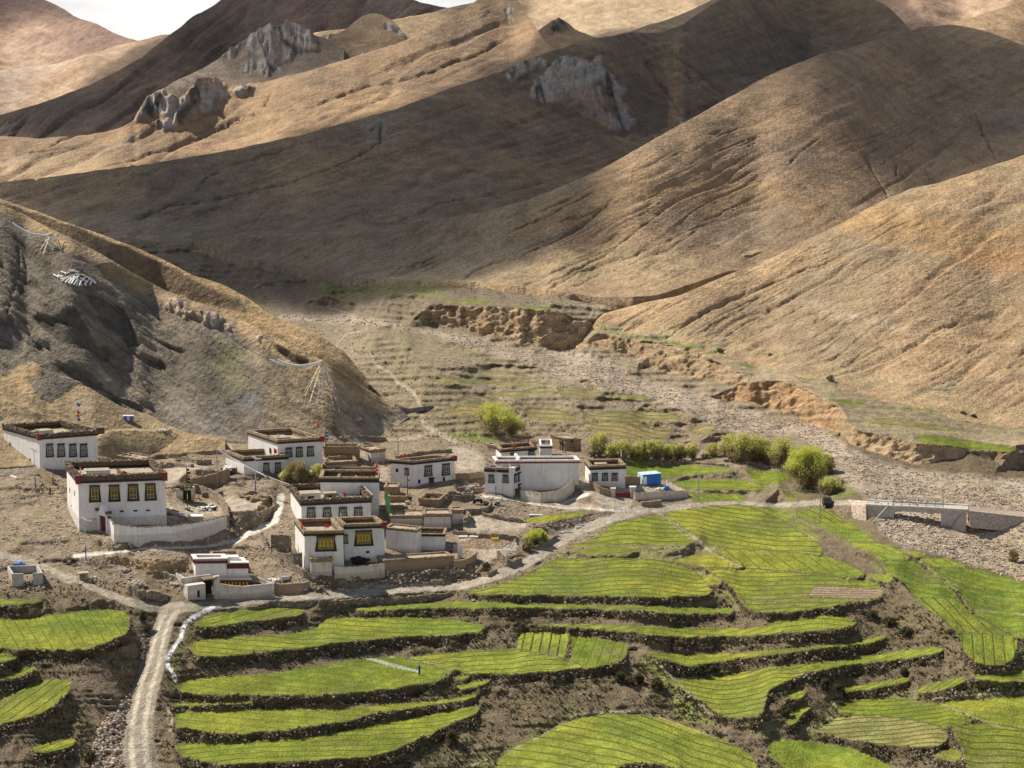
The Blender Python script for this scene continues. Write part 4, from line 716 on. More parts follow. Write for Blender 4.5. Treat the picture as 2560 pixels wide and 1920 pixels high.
# tan foothill at the left edge behind the first houses
hF = hill('scree_hill', "P -330 1180 0 1170 250 1150 370 1140 470 1130 560 1125", "P -330 860 -100 862 0 872 50 886 90 905 120 930 160 950 217 966 304 1018 380 1040 412 1061 470 1085 560 1105",
          lambda u, v: Yg(u, v) - 3, [.3, .42, .48, .42, .3], ((.30, .225, .135), (.34, .25, .145), (.24, .185, .12)), seed=1021, back=40, bslope=.5, rough=.7, fold=.4, fsc=(80, 40), soften=3,
          feats=[("j 70 1060 160 1050 150 1110 100 1120", 1.2, (.40, .27, .14)), ("j 170 980 270 1060 270 1120 200 1080", 1.5, (.33, .22, .12)), ("j -200 1210 60 1220 120 1300 -200 1310", 1.3, (.32, .24, .14)), ("j 120 1230 250 1290 240 1320 140 1300", 1.2, (.22, .17, .11))])
hF2 = hill('scree_hill', "P 230 1150 300 1152 400 1140 500 1112 545 1105", "P 230 1100 270 1078 330 1076 400 1078 450 1085 500 1096 545 1100", lambda u, v: Yg(u, v) - 2, [.9, 1.1, .9, .5], ((.31, .235, .135), (.34, .26, .15), (.25, .19, .12)), seed=1031, back=20, bslope=.3, rough=.35, fold=.3, dv=2)

# the land around, seen only past the edges of the survey
zz_ = lambda x, y: 8 + .03 * (y - 330) + 3 * fbm(x / 90, y / 90, 900, 3)
ox, oy = np.meshgrid(np.linspace(-6000, 6000, 161), np.r_[np.linspace(-600, 900, 60), np.linspace(950, 9000, 60)]); oz = -14 + 0 * ox + 6 * fbm(ox / 120, oy / 120, 901, 3) + .02 * np.maximum(0, oy - 500)
oc = np.zeros(ox.shape + (3,)) + C3(.27, .215, .15); oc = oc * (1 + .25 * fbm(ox / 200, oy / 200, 902, 4))[..., None]
put('outer_ground', np.stack([ox, oy, oz], -1), grid_mesh(np.stack([ox, oy, oz], -1))[:, ::-1], M_HILL, oc, np.zeros(oc.shape))
# ------------------------------------------------------------------ clouds, high above the hills, between the sun and the slopes they shade
SHADE = [("P -330 474 0 458 300 424 600 376 850 300 1000 268 1130 216 1260 176 1560 78 1700 60 1790 0 1900 -60 2230 -60 2290 90 2200 110 2060 150 1960 190 1850 240 1750 310 1640 400 1540 470 1430 540 1300 590 1180 630 1050 660 960 700 860 730 700 730 560 690 420 640 300 590 180 540 0 480 -330 440", 1.0),
         ("P -330 320 0 296 231 208 434 84 550 0 700 -60 1190 40 1000 50 930 60 860 70 800 80 730 100 800 150 700 200 600 220 640 90 700 70 540 150 440 230 330 300 230 330 60 330 -330 340", 1.0),
         ("P 1500 60 1660 84 1760 60 1840 120 1900 240 1700 330 1600 380 1560 300", 1.0), ("P 620 200 780 110 926 34 1000 80 1060 120 860 150 700 200", .55), ("P 2000 60 2350 60 2600 150 2900 260 2900 340 2560 385 2300 450 2200 480 2100 480 2060 440 1900 430 1860 400 2050 330 2020 240 2100 180", .8),
         ("P 1180 -40 1300 -20 1300 40 1210 100 1130 130 1100 90", .5), ("P -330 -80 50 -60 300 80 100 60 -330 60", .6)]
CLOUDZ = 520.0; CG = 9.0
cx0, cx1, cy0, cy1 = -2200, 900, 500, 3400
nx_, ny_ = int((cx1 - cx0) / CG), int((cy1 - cy0) / CG)
accS = np.zeros((ny_, nx_)); accN = np.zeros((ny_, nx_))
_hs = [(YA[::3, ::3], U[::3, ::3], V[::3, ::3])] + [(h['Y'][::2, ::2], h['U'][::2, ::2], h['V'][::2, ::2]) for h in HILLS.values()]
zone = lambda u, v: (u > -320) & (u < 2890) & (v > -60)
for Yq, Uq, Vq in _hs:
    first = Yq is _hs[0][0]
    Pq = world(Uq, Vq, Yq); tt = (CLOUDZ - Pq[..., 2]) / SUN.z
    gx_ = ((Pq[..., 0] + SUN.x * tt - cx0) / CG).astype(int); gy_ = ((Pq[..., 1] + SUN.y * tt - cy0) / CG).astype(int)
    sh = np.zeros(Uq.shape)
    for poly, a in SHADE: sh = np.maximum(sh, a * inside(poly, Uq, Vq))
    ok = (gx_ >= 0) & (gx_ < nx_) & (gy_ >= 0) & (gy_ < ny_) & zone(Uq, Vq)
    if first: ok &= (Vq > 470) & (Vq > np.interp(Uq, [0, 400, 1300, 1500, 2560], [500, 530, 560, 640, 760]) * 1.0)
    np.add.at(accS, (gy_[ok], gx_[ok]), sh[ok]); np.add.at(accN, (gy_[ok], gx_[ok]), 1)
def bl2(A, n): return blur(blur(A, n, 0), n, 1)
a1, n1_ = bl2(accS, 2), bl2(accN, 2); a2, n2_ = bl2(accS, 7), bl2(accN, 7)
dens = (a1 + .06 * a2) / (n1_ + .06 * n2_ + 1e-3)
dens = bl2(dens, 2)
gyy, gxx = np.mgrid[0:ny_, 0:nx_]; wx = cx0 + gxx * CG; wy = cy0 + gyy * CG
cn = fbm(wx / 90, wy / 90, 700, 5)
dens = np.clip(smooth(.22, .72, dens + .10 * cn), 0, 1)
thick_ = 8 + 55 * dens * (.6 + .6 * np.clip(cn + .4, 0, 1.4))
mC, ntC, bC = newmat('cloud')
bC.inputs['Base Color'].default_value = (.86, .87, .90, 1); bC.inputs['Roughness'].default_value = 1
ac = ntC.nodes.new('ShaderNodeAttribute'); ac.attribute_name = 'aux'; sc_ = ntC.nodes.new('ShaderNodeSeparateXYZ'); ntC.links.new(ac.outputs['Vector'], sc_.inputs[0])
ntC.links.new(math_(ntC, 'MULTIPLY', sc_.outputs[0], .70), bC.inputs['Alpha'])       # thin at the rim, where sunlight still comes through
top = np.stack([wx, wy, CLOUDZ + thick_ * .5 + 0 * wx], -1); bot = np.stack([wx, wy, CLOUDZ - thick_ * .3], -1)
kq = (dens[1:, 1:] > .02) | (dens[:-1, 1:] > .02) | (dens[1:, :-1] > .02) | (dens[:-1, :-1] > .02)
auxc = np.stack([dens, dens, dens], -1)
PP = np.concatenate([top, bot], 0); q1 = grid_mesh(top, kq); q2 = grid_mesh(bot, kq)[:, ::-1] + top.shape[0] * top.shape[1]
put('clouds', PP, np.concatenate([q1, q2]), mC, None, np.concatenate([auxc, auxc], 0))
# ------------------------------------------------------------------ helpers for the things
UP = Vector((0, 0, 1))
def ray(u, v):
    a, t = dirs(u, v); return Vector((float(a), 1.0, float(t)))
def on_z(u, v, z):
    d = ray(u, v); k = (z - CAMZ) / d.z; return Vector((d.x * k, k, z))
def on_plane(u, v, p, n):
    d = ray(u, v); o = Vector((0, 0, CAMZ)); k = (p - o).dot(n) / d.dot(n); return o + d * k
def pix(p):
    y = p[1]; T = (p[2] - CAMZ) / y; yc = (T * CP - SP) / (CP + T * SP); dy = CP - yc * SP
    return 1280 + F * dy * p[0] / y, 960 - F * yc
def gz(x, y):
    """height of the ground at a place"""
    lo_, hi = 386.0, 2068.0
    for _ in range(22):
        v = (lo_ + hi) / 2
        yc = (960 - v) / F; dy = CP - yc * SP; u = 1280 + F * dy * x / y
        if float(Yg(u, v)) > y: lo_ = v
        else: hi = v
    return CAMZ + float(dirs(0, v)[1]) * y
def at(u, v): return ground(u, v)
def tpt(s): return [tuple(p) for p in pts(s)]
class MB:
    def __init__(self): self.v = []; self.f = []; self.m = []
    def quad(self, a, b, c, d, m=0):
        k = len(self.v); self.v += [tuple(a), tuple(b), tuple(c), tuple(d)]; self.f.append((k, k + 1, k + 2, k + 3)); self.m.append(m)
    def hexa(self, P, m=0):
        k = len(self.v); self.v += [tuple(p) for p in P]
        for q in ((0, 3, 2, 1), (4, 5, 6, 7), (0, 1, 5, 4), (1, 2, 6, 5), (2, 3, 7, 6), (3, 0, 4, 7)): self.f.append(tuple(k + i for i in q)); self.m.append(m)
    def box(self, o, x, y, z, m=0):
        """corner o and three edge vectors"""
        o = Vector(o); self.hexa([o, o + x, o + x + y, o + y, o + z, o + x + z, o + x + y + z, o + y + z], m)
    def cbox(self, c, sx, sy, sz, rz=0, tilt=0, m=0):
        M = Matrix.Rotation(rz, 3, 'Z') @ Matrix.Rotation(tilt, 3, 'Y'); x = M @ Vector((sx, 0, 0)); y = M @ Vector((0, sy, 0)); z = M @ Vector((0, 0, sz))
        self.box(Vector(c) - x / 2 - y / 2, x, y, z, m)
    def tube(self, pth, r, n=6, m=0, cap=True):
        pth = [Vector(p) for p in pth]; rs = r if isinstance(r, (list, tuple)) else [r] * len(pth); k0 = len(self.v)
        for i, p in enumerate(pth):
            t = (pth[min(i + 1, len(pth) - 1)] - pth[max(i - 1, 0)]).normalized(); a = t.cross(Vector((.3, .2, 1)) if abs(t.z) < .9 else Vector((1, 0, 0))).normalized(); b = t.cross(a)
            for j in range(n):
                q = 2 * math.pi * j / n; self.v.append(tuple(p + (a * math.cos(q) + b * math.sin(q)) * rs[i]))
        for i in range(len(pth) - 1):
            for j in range(n): self.f.append((k0 + i * n + j, k0 + i * n + (j + 1) % n, k0 + (i + 1) * n + (j + 1) % n, k0 + (i + 1) * n + j)); self.m.append(m)
        if cap:
            self.f.append(tuple(k0 + j for j in range(n))[::-1]); self.m.append(m); self.f.append(tuple(k0 + (len(pth) - 1) * n + j for j in range(n))); self.m.append(m)
    def rock(self, c, s, m=0, flat=.6):
        k = len(self.v); c = Vector(c); a = random.random() * 6.28; sx, sy = s * random.uniform(.7, 1.3), s * random.uniform(.6, 1.0); sz = s * flat * random.uniform(.6, 1.1)
        ring = [(math.cos(a + i * 1.2566), math.sin(a + i * 1.2566)) for i in range(5)]
        for (x, y) in ring: q = random.uniform(.8, 1.15); self.v.append((c.x + x * sx * q * .9, c.y + y * sy * q * .9, c.z - sz * .4))
        for (x, y) in ring: q = random.uniform(.7, 1.05); self.v.append((c.x + x * sx * q * .75, c.y + y * sy * q * .75, c.z + sz * random.uniform(.3, .55)))
        self.v.append((c.x + random.uniform(-.2, .2) * sx, c.y, c.z + sz * .72))
        for i in range(5):
            j = (i + 1) % 5; self.f.append((k + i, k + j, k + 5 + j, k + 5 + i)); self.f.append((k + 5 + i, k + 5 + j, k + 10)); self.m += [m, m]
    def build(self, name, mats, parent=None, smooth_=False, loc=None):
        if not self.v: return None
        org = parent_loc(parent) if parent is not None else (Vector(loc) if loc is not None else Vector((0, 0, 0)))
        me = bpy.data.meshes.new(name); me.from_pydata([(x - org.x, y - org.y, z - org.z) for x, y, z in self.v], [], self.f)
        mats = mats if isinstance(mats, (list, tuple)) else [mats]
        for m_ in mats: me.materials.append(m_)
        me.polygons.foreach_set('material_index', self.m)
        if smooth_: me.polygons.foreach_set('use_smooth', [True] * len(self.f))
        me.update(); o = bpy.data.objects.new(name, me); COL.objects.link(o)
        if parent is not None: o.parent = parent
        elif loc is not None: o.location = org
        return o
ORG = {}
def parent_loc(o):
    while o.parent is not None: o = o.parent
    return o.location.copy()
def thing(name, label, cat, loc, group=None):
    o = bpy.data.objects.new(name, None); COL.objects.link(o); o.location = loc; o.empty_display_size = .5
    o['label'] = label; o['category'] = cat
    if group: o['group'] = group
    return o
def tag(o, label, cat, group=None, kind=None):
    if label: o['label'] = label
    if cat: o['category'] = cat
    if group: o['group'] = group
    if kind: o['kind'] = kind
    return o
# ------------------------------------------------------------------ materials of things
def flatmat(name, c, rough=.8, metal=0.0, var=.15, sc=2.0):
    m, nt, b = newmat(name); pos = nt.nodes.new('ShaderNodeNewGeometry').outputs['Position']
    n = noise_(nt, pos, sc, 4, .6); f = ramp_(nt, n, .3, .7, 1 - var, 1 + var); cc = nt.nodes.new('ShaderNodeCombineColor'); [nt.links.new(f, cc.inputs[i]) for i in range(3)]
    nt.links.new(mix_(nt, 1.0, tuple(c), cc.outputs[0], 'MULTIPLY'), b.inputs['Base Color']); b.inputs['Roughness'].default_value = rough; b.inputs['Metallic'].default_value = metal
    return m
def wallmat(name, base, stain, amt=.5, stonebase=None, blocks=.0, patch=None):
    """plastered wall: vertical rain stains, mud splash, faint courses; optional rubble showing through below"""
    m, nt, b = newmat(name); L = nt.links.new; pos = nt.nodes.new('ShaderNodeNewGeometry').outputs['Position']
    mp_ = nd(nt, 'ShaderNodeMapping'); mp_.inputs['Scale'].default_value = (1, 1, .16); L(pos, mp_.inputs['Vector'])
    st = noise_(nt, mp_.outputs[0], 1.6, 6, .65); big = noise_(nt, pos, .35, 4, .6); fine = noise_(nt, pos, 6, 4, .6)
    f = math_(nt, 'MULTIPLY', ramp_(nt, st, .46, .75), amt); f = math_(nt, 'ADD', f, math_(nt, 'MULTIPLY', ramp_(nt, big, .45, .72), amt * .5), clamp=True)
    c = mix_(nt, f, base, stain)
    vo = nt.nodes.new('ShaderNodeTexVoronoi'); vo.feature = 'DISTANCE_TO_EDGE'; vo.inputs['Scale'].default_value = 2.6; m2 = nd(nt, 'ShaderNodeMapping'); m2.inputs['Scale'].default_value = (1, 1, 1.8); L(pos, m2.inputs['Vector']); L(m2.outputs[0], vo.inputs['Vector'])
    joint = ramp_(nt, vo.outputs['Distance'], .0, .10, 1, 0)
    att = nt.nodes.new('ShaderNodeTexCoord'); sz = nt.nodes.new('ShaderNodeSeparateXYZ'); L(att.outputs['Object'], sz.inputs[0])
    if stonebase is not None:
        low = ramp_(nt, math_(nt, 'ADD', sz.outputs[2], math_(nt, 'MULTIPLY', big, .3)), stonebase, stonebase + .12, 1, 0)
        jl = math_(nt, 'MULTIPLY', joint, low); c = mix_(nt, math_(nt, 'MULTIPLY', jl, .75), c, (.22, .19, .16)); c = mix_(nt, math_(nt, 'MULTIPLY', low, math_(nt, 'MULTIPLY', fine, .5)), c, (.42, .36, .30))
    elif blocks:
        c = mix_(nt, math_(nt, 'MULTIPLY', joint, blocks), c, (.25, .20, .15))
    sp = ramp_(nt, math_(nt, 'ADD', sz.outputs[2], math_(nt, 'MULTIPLY', st, 1.2)), .5, 1.5, .65, 0)
    c = mix_(nt, sp, c, stain); c = mix_(nt, math_(nt, 'MULTIPLY', ramp_(nt, fine, .5, .8), .25), c, stain)
    L(c, b.inputs['Base Color']); b.inputs['Roughness'].default_value = .95; b.inputs['Specular IOR Level'].default_value = .1
    bp = nt.nodes.new('ShaderNodeBump'); bp.inputs['Strength'].default_value = .5; bp.inputs['Distance'].default_value = .08
    L(math_(nt, 'SUBTRACT', fine, math_(nt, 'MULTIPLY', joint, .6 if (stonebase is not None or blocks) else .15)), bp.inputs['Height']); L(bp.outputs[0], b.inputs['Normal'])
    return m
def stonemat(name, c1, c2, sc=2.4):
    m, nt, b = newmat(name); L = nt.links.new; pos = nt.nodes.new('ShaderNodeNewGeometry').outputs['Position']
    m2 = nd(nt, 'ShaderNodeMapping'); m2.inputs['Scale'].default_value = (1, 1, 1.7); L(pos, m2.inputs['Vector'])
    v1 = nt.nodes.new('ShaderNodeTexVoronoi'); v1.inputs['Scale'].default_value = sc; L(m2.outputs[0], v1.inputs['Vector'])
    v2 = nt.nodes.new('ShaderNodeTexVoronoi'); v2.feature = 'DISTANCE_TO_EDGE'; v2.inputs['Scale'].default_value = sc; L(m2.outputs[0], v2.inputs['Vector'])
    s_ = nt.nodes.new('ShaderNodeSeparateColor'); L(v1.outputs['Color'], s_.inputs[0]); c = mix_(nt, s_.outputs[0], c1, c2); c = mix_(nt, ramp_(nt, s_.outputs[1], .8, .95), c, (.55, .47, .38))
    j = ramp_(nt, v2.outputs['Distance'], .0, .12, 1, 0); c = mix_(nt, math_(nt, 'MULTIPLY', j, .8), c, (.09, .07, .05)); L(c, b.inputs['Base Color']); b.inputs['Roughness'].default_value = .95
    bp = nt.nodes.new('ShaderNodeBump'); bp.inputs['Strength'].default_value = .9; bp.inputs['Distance'].default_value = .15; L(math_(nt, 'SUBTRACT', 1.0, j), bp.inputs['Height']); L(bp.outputs[0], b.inputs['Normal'])
    return m
WHITE = wallmat('whitewash', (.80, .775, .745), (.56, .48, .40), .62)
WHITE2 = wallmat('whitewash_over_rubble', (.80, .775, .745), (.55, .47, .39), .6, stonebase=2.5)
WHITE3 = wallmat('worn_whitewash', (.66, .60, .53), (.40, .33, .26), .8, stonebase=1.0)
ADOBE = wallmat('mud_brick', (.335, .245, .155), (.24, .175, .11), .5, blocks=.25)
STONE = stonemat('dry_stone', (.30, .23, .155), (.42, .33, .235)); STONE2 = stonemat('dark_dry_stone', (.22, .17, .12), (.33, .26, .19))
CONC = flatmat('concrete', (.42, .39, .345), .9, 0, .2, 1.2); CONCL = flatmat('pale_concrete', (.62, .585, .52), .9, 0, .15, 1.2)
BLACK = flatmat('black_paint', (.025, .021, .021), .8); CHAR = flatmat('charcoal_paint', (.045, .042, .045), .8); REDP = flatmat('oxide_red_paint', (.20, .035, .03), .85); MAROON = flatmat('maroon_paint', (.115, .022, .02), .85)
BRUSH = flatmat('stacked_brushwood', (.115, .082, .052), .95, 0, .55, 5); BRUSHL = flatmat('pale_sticks', (.40, .33, .25), .95, 0, .4, 5); ROOF = flatmat('mud_roof', (.36, .29, .21), .95, 0, .2, 1.0); ROOFD = flatmat('mud_parapet', (.27, .195, .12), .95, 0, .3, 2.0)
GOLD = flatmat('golden_window_paint', (.48, .32, .045), .6); GREYF = flatmat('grey_window_paint', (.33, .36, .33), .6); ORNG = flatmat('orange_cloth', (.55, .20, .05), .8)
GLASS = newmat('window_glass')[0]; _b = GLASS.node_tree.nodes['Principled BSDF']; _b.inputs['Base Color'].default_value = (.045, .055, .05, 1); _b.inputs['Roughness'].default_value = .12; _b.inputs['Specular IOR Level'].default_value = .6
DARKIN = flatmat('dark_opening', (.012, .010, .009), 1.0); STEEL = flatmat('painted_steel', (.62, .63, .64), .4, .5, .05); WOOD = flatmat('weathered_wood', (.17, .125, .085), .9, 0, .3, 4); BLUEP = flatmat('blue_paint', (.045, .10, .42), .5)
SHEETB = flatmat('blue_sheet', (.02, .15, .50), .45, 0, .12, 1); SHEETL = flatmat('pale_blue_sheet', (.50, .66, .74), .5); REDF = flatmat('red_cloth', (.72, .045, .02), .8); GREENF = flatmat('green_cloth', (.16, .42, .16), .85); GREENP = flatmat('green_paint', (.02, .12, .05), .7)
WHITEC = flatmat('white_cloth', (.78, .77, .74), .8); YELC = flatmat('yellow_cloth', (.75, .52, .06), .8); BLUEC = flatmat('blue_cloth', (.05, .14, .45), .8); GREYM = flatmat('grey_metal', (.30, .31, .32), .5, .5)
# ------------------------------------------------------------------ houses
class Frame:
    def __init__(self, A, B, zb):
        self.A = Vector((A.x, A.y, zb)); d = Vector((B.x - A.x, B.y - A.y, 0)); self.L = d.length; self.d = d.normalized(); self.n = Vector((self.d.y, -self.d.x, 0))
    def P(self, s_, z, off=0): return self.A + self.d * s_ + UP * z + self.n * off
    def loc(self, u, v):
        p = on_plane(u, v, self.A, self.n); q = p - self.A; return q.dot(self.d), q.z
def prism(mb, fr, pts2, o0, o1, m=0):
    """outline in the wall plane, pushed from o0 to o1"""
    k = len(mb.v); n = len(pts2)
    for o in (o0, o1): mb.v += [tuple(fr.P(a, b, o)) for a, b in pts2]
    mb.f.append(tuple(range(k, k + n))[::-1]); mb.f.append(tuple(range(k + n, k + 2 * n))); mb.m += [m, m]
    for i in range(n): j = (i + 1) % n; mb.f.append((k + i, k + j, k + n + j, k + n + i)); mb.m.append(m)
def window(root, fr, uc, vt, vb_, wpx, style='grey', bays=2, lab=None):
    s0, z0 = fr.loc(uc - wpx / 2, (vb_)); s1, z1 = fr.loc(uc + wpx / 2, vb_); sm, zt = fr.loc(uc, vt); sm, zb = fr.loc(uc, vb_)
    w = abs(s1 - s0); c = (s0 + s1) / 2; h = zt - zb
    mb = MB(); a, t = w / 2, w / 2 * .80
    prism(mb, fr, [(c - a, zb), (c + a, zb), (c + t, zt - .12 * h), (c + t, zt), (c - t, zt), (c - t, zt - .12 * h)], -.02, .07)
    wn = mb.build('window', [BLACK if style != 'grey' else CHAR], root)
    if lab: wn['label'] = lab
    iw = w * .27 if bays < 3 else w * .34; zb2 = zb + .17 * h; zt2 = zt - .10 * h
    g = MB(); prism(g, fr, [(c - iw, zb2), (c + iw, zb2), (c + iw, zt2), (c - iw, zt2)], .06, .085); g.build('pane', [GLASS], wn)
    f = MB(); fm = GOLD if style == 'gold' else GREYF; bw = .045
    for k in range(bays + 1):
        x = c - iw + 2 * iw * k / bays; prism(f, fr, [(x - bw, zb2), (x + bw, zb2), (x + bw, zt2), (x - bw, zt2)], .08, .13)
    for q in ((0, .30, .70, .85, 1.0) if h > 1.6 else (0, .5, 1.0)):
        z = zb2 + (zt2 - zb2) * q; prism(f, fr, [(c - iw, z - bw), (c + iw, z - bw), (c + iw, z + bw), (c - iw, z + bw)], .085, .125)
    if bays >= 3:
        for k in range(bays): x = c - iw + 2 * iw * (k + .5) / bays; prism(f, fr, [(x - iw / bays * .5, zb2 + h * .1), (x + iw / bays * .5, zb2 + h * .1), (x + iw / bays * .5, zt2 - h * .12), (x - iw / bays * .5, zt2 - h * .12)], .07, .10)
    f.build('frame', [fm], wn)
    e = MB(); prism(e, fr, [(c - t * 1.12, zt), (c + t * 1.12, zt), (c + t * 1.05, zt + .14), (c - t * 1.05, zt + .14)], -.02, .38, 0); prism(e, fr, [(c - t, zt - .14), (c + t, zt - .14), (c + t, zt - .002), (c - t, zt - .002)], .07, .26, 1)
    e.build('window_ledge', [CHAR, REDP if style == 'gold' else BLACK], wn)
    return wn
def vent(root, fr, uc, vc_, w=.5, h=.22, name='vent'):
    s_, z = fr.loc(uc, vc_); mb = MB(); prism(mb, fr, [(s_ - w / 2, z - h / 2), (s_ + w / 2, z - h / 2), (s_ + w / 2, z + h / 2), (s_ - w / 2, z + h / 2)], -.02, .02); return mb.build(name, [DARKIN], root)
def door(root, fr, u0, u1, vt, vb_, mats=None, name='door'):
    s0, zb = fr.loc(u0, vb_); s1, _ = fr.loc(u1, vb_); _, zt = fr.loc((u0 + u1) / 2, vt); mb = MB()
    prism(mb, fr, [(s0, zb - .3), (s1, zb - .3), (s1, zt), (s0, zt)], -.02, .05); o = mb.build(name, mats or [MAROON], root)
    k = MB(); w = .12
    for a, b_ in ((s0 - w, s0), (s1, s1 + w)): prism(k, fr, [(a, zb - .3), (b_, zb - .3), (b_, zt), (a, zt)], -.02, .10)
    prism(k, fr, [(s0 - w * 2, zt), (s1 + w * 2, zt), (s1 + w * 2, zt + .2), (s0 - w * 2, zt + .2)], -.02, .3); k.build('door_frame', [BLACK], o); return o
DBG = []
def house(name, label, FL, FR, BL, base, wall=WHITE, par=.95, band=.32, cap='brush', pt=.55, cat='house', zbase=None, deck=1.3, redcorners=(), group=None, square=True, sq=.5, bandmat=None, red=False, sticks=1.0):
    FL, FR, BL, base = pts(FL)[0], pts(FR)[0], pts(BL)[0], pts(base)[0]
    Yf = float(Yg(*base)); a, t = dirs(FL[0], FL[1]); zt = CAMZ + float(t) * Yf; zb0 = CAMZ + float(dirs(0, base[1])[1]) * Yf
    P0 = Vector((float(a) * Yf, Yf, zt)); P1 = on_z(FR[0], FR[1], zt); P3 = on_z(BL[0], BL[1], zt)
    e1 = P1 - P0; e3 = P3 - P0; ang = math.degrees(math.acos(max(-1, min(1, e1.normalized().dot(e3.normalized())))))
    if square:
        n = Vector((-e1.y, e1.x, 0)).normalized();
        if n.dot(e3) < 0: n = -n
        b_ = e3.normalized().lerp(n, sq).normalized(); e3 = b_ * min(max(e3.length, 1.5), 30); P3 = P0 + e3
    P2 = P1 + P3 - P0
    DBG.append((label[:38], round(e1.length, 1), round(e3.length, 1), round(ang), round(zt - zb0, 1), [round(x) for x in pix(P3)], [round(BL[0]), round(BL[1])]))
    zb = min([zb0] + [gz(p.x, p.y) for p in (P0, P1, P2, P3)]) - .4
    root = thing(name, label, cat, (P0.x, P0.y, zb0), group)
    cs = [P0, P1, P2, P3]; H = zt - par
    mb = MB(); cen = (P0 + P1 + P2 + P3) / 4
    tp = [Vector((p.x, p.y, H)) + (cen - p).normalized() * Vector((1, 1, 0)).length * .12 for p in cs]; bt = [Vector((p.x, p.y, zb)) for p in cs]
    for i in range(4): j = (i + 1) % 4; mb.quad(bt[i], bt[j], Vector((tp[j].x, tp[j].y, H)), Vector((tp[i].x, tp[i].y, H)))
    mb.build('walls', [wall], root)
    mb = MB(); zr = zt - deck; mb.hexa([(p.x, p.y, zr - .3) for p in cs] + [(p.x, p.y, zr) for p in cs]); 
    inn = []
    d1 = e1.normalized(); d3 = e3.normalized()
    for p, s1_, s3_ in ((P0, 1, 1), (P1, -1, 1), (P2, -1, -1), (P3, 1, -1)): inn.append(p + d1 * s1_ * pt + d3 * s3_ * pt)
    mb = MB(); mb.quad(*[(p.x, p.y, zr) for p in inn]); mb.build('roof_deck', [ROOF], root)
    # parapet ring: black strip below, brushwood or mud on top
    out = [p + (p - cen).normalized() * .16 for p in cs]
    capm = {'brush': BRUSH, 'mud': ROOFD, 'white': WHITE, 'stone': STONE2}[cap]
    pr = MB(); bn = MB()
    for i in range(4):
        j = (i + 1) % 4; o0, o1, i1, i0 = out[i], out[j], inn[j], inn[i]; zz0 = H + band
        pr.hexa([(o0.x, o0.y, zz0), (o1.x, o1.y, zz0), (i1.x, i1.y, zz0 - .9), (i0.x, i0.y, zz0 - .9), (o0.x, o0.y, zt), (o1.x, o1.y, zt), (i1.x, i1.y, zt), (i0.x, i0.y, zt)], 0)
        if band > 0: bn.hexa([(o0.x, o0.y, H - .05), (o1.x, o1.y, H - .05), (i1.x, i1.y, H - .05), (i0.x, i0.y, H - .05), (o0.x, o0.y, zz0 - .003), (o1.x, o1.y, zz0 - .003), (i1.x, i1.y, zz0 - .003), (i0.x, i0.y, zz0 - .003)])
        # stacked sticks, dung cakes and stones along the top
        L_ = (o1 - o0).length
        if cap in ('brush', 'mud', 'stone'):
            nst = int(L_ * (9 if cap == 'brush' else 3.2) * sticks); dd_ = (o1 - o0) / L_; nn = Vector((dd_.y, -dd_.x, 0))
            for _ in range(nst):
                a_ = random.random(); w_ = random.random(); p = o0.lerp(o1, a_).lerp(i0.lerp(i1, a_), w_); ztt = zt + random.uniform(-.06, .10)
                if cap == 'brush':
                    if random.random() < .55: q = random.uniform(-.7, .7); sl_ = random.uniform(.35, .9); c_ = p - nn * 0 + UP * (ztt - p.z); pr.cbox(c_, sl_, random.uniform(.06, .14), random.uniform(.08, .2), math.atan2(nn.y, nn.x) + q, random.uniform(-.25, .25), 1 if random.random() < .33 else 0)
                    else: pr.rock((p.x, p.y, ztt), random.uniform(.12, .26), 1 if random.random() < .4 else 0, .9)
                else: pr.rock((p.x, p.y, ztt - .05), random.uniform(.14, .34), 0, .5)
            if cap == 'brush':
                for _ in range(int(L_ * 7)):
                    a_ = random.random(); p = o0.lerp(o1, a_); z_ = random.uniform(H + band + .08, zt); pr.cbox((p.x + nn.x * .05, p.y + nn.y * .05, z_), random.uniform(.15, .4), .12, random.uniform(.05, .12), math.atan2(nn.y, nn.x) + 1.57 * (random.random() < .6), 0, 1 if random.random() < .22 else 0)
    pr.build('parapet', [capm, BRUSHL], root)
    if band > 0: bn.build('band', [bandmat or BLACK], root)
    fF = Frame(P0, P1, zb0); fL = Frame(P3, P0, zb0); fR = Frame(P1, P2, zb0)
    fF.A.z = fL.A.z = fR.A.z = zb0
    for c_ in redcorners:
        p = cs[c_]; k = MB(); o = out[c_]; k.cbox((o.x + (cen - o).normalized().x * .32, o.y + (cen - o).normalized().y * .32, H - .1), .95, .95, par + .28, math.atan2(e1.y, e1.x)); k.build('corner_block', [REDP if red is False else WHITE], root)
    root['_z'] = zt
    del root['_z']
    return dict(root=root, F=fF, L=fL, R=fR, zt=zt, zr=zr, P=cs, cen=cen, d1=d1, d3=d3, out=out)
def tp_(tile, x, y): a, b, c = TILES[tile]; return a + x * c, b + y * c
def win(h, face, tile, xc, yt, yb, w, style='grey', bays=2):
    u, vt = tp_(tile, xc, yt); _, vb_ = tp_(tile, xc, yb); return window(h['root'], h[face], u, vt, vb_, w * TILES[tile][2], style, bays)
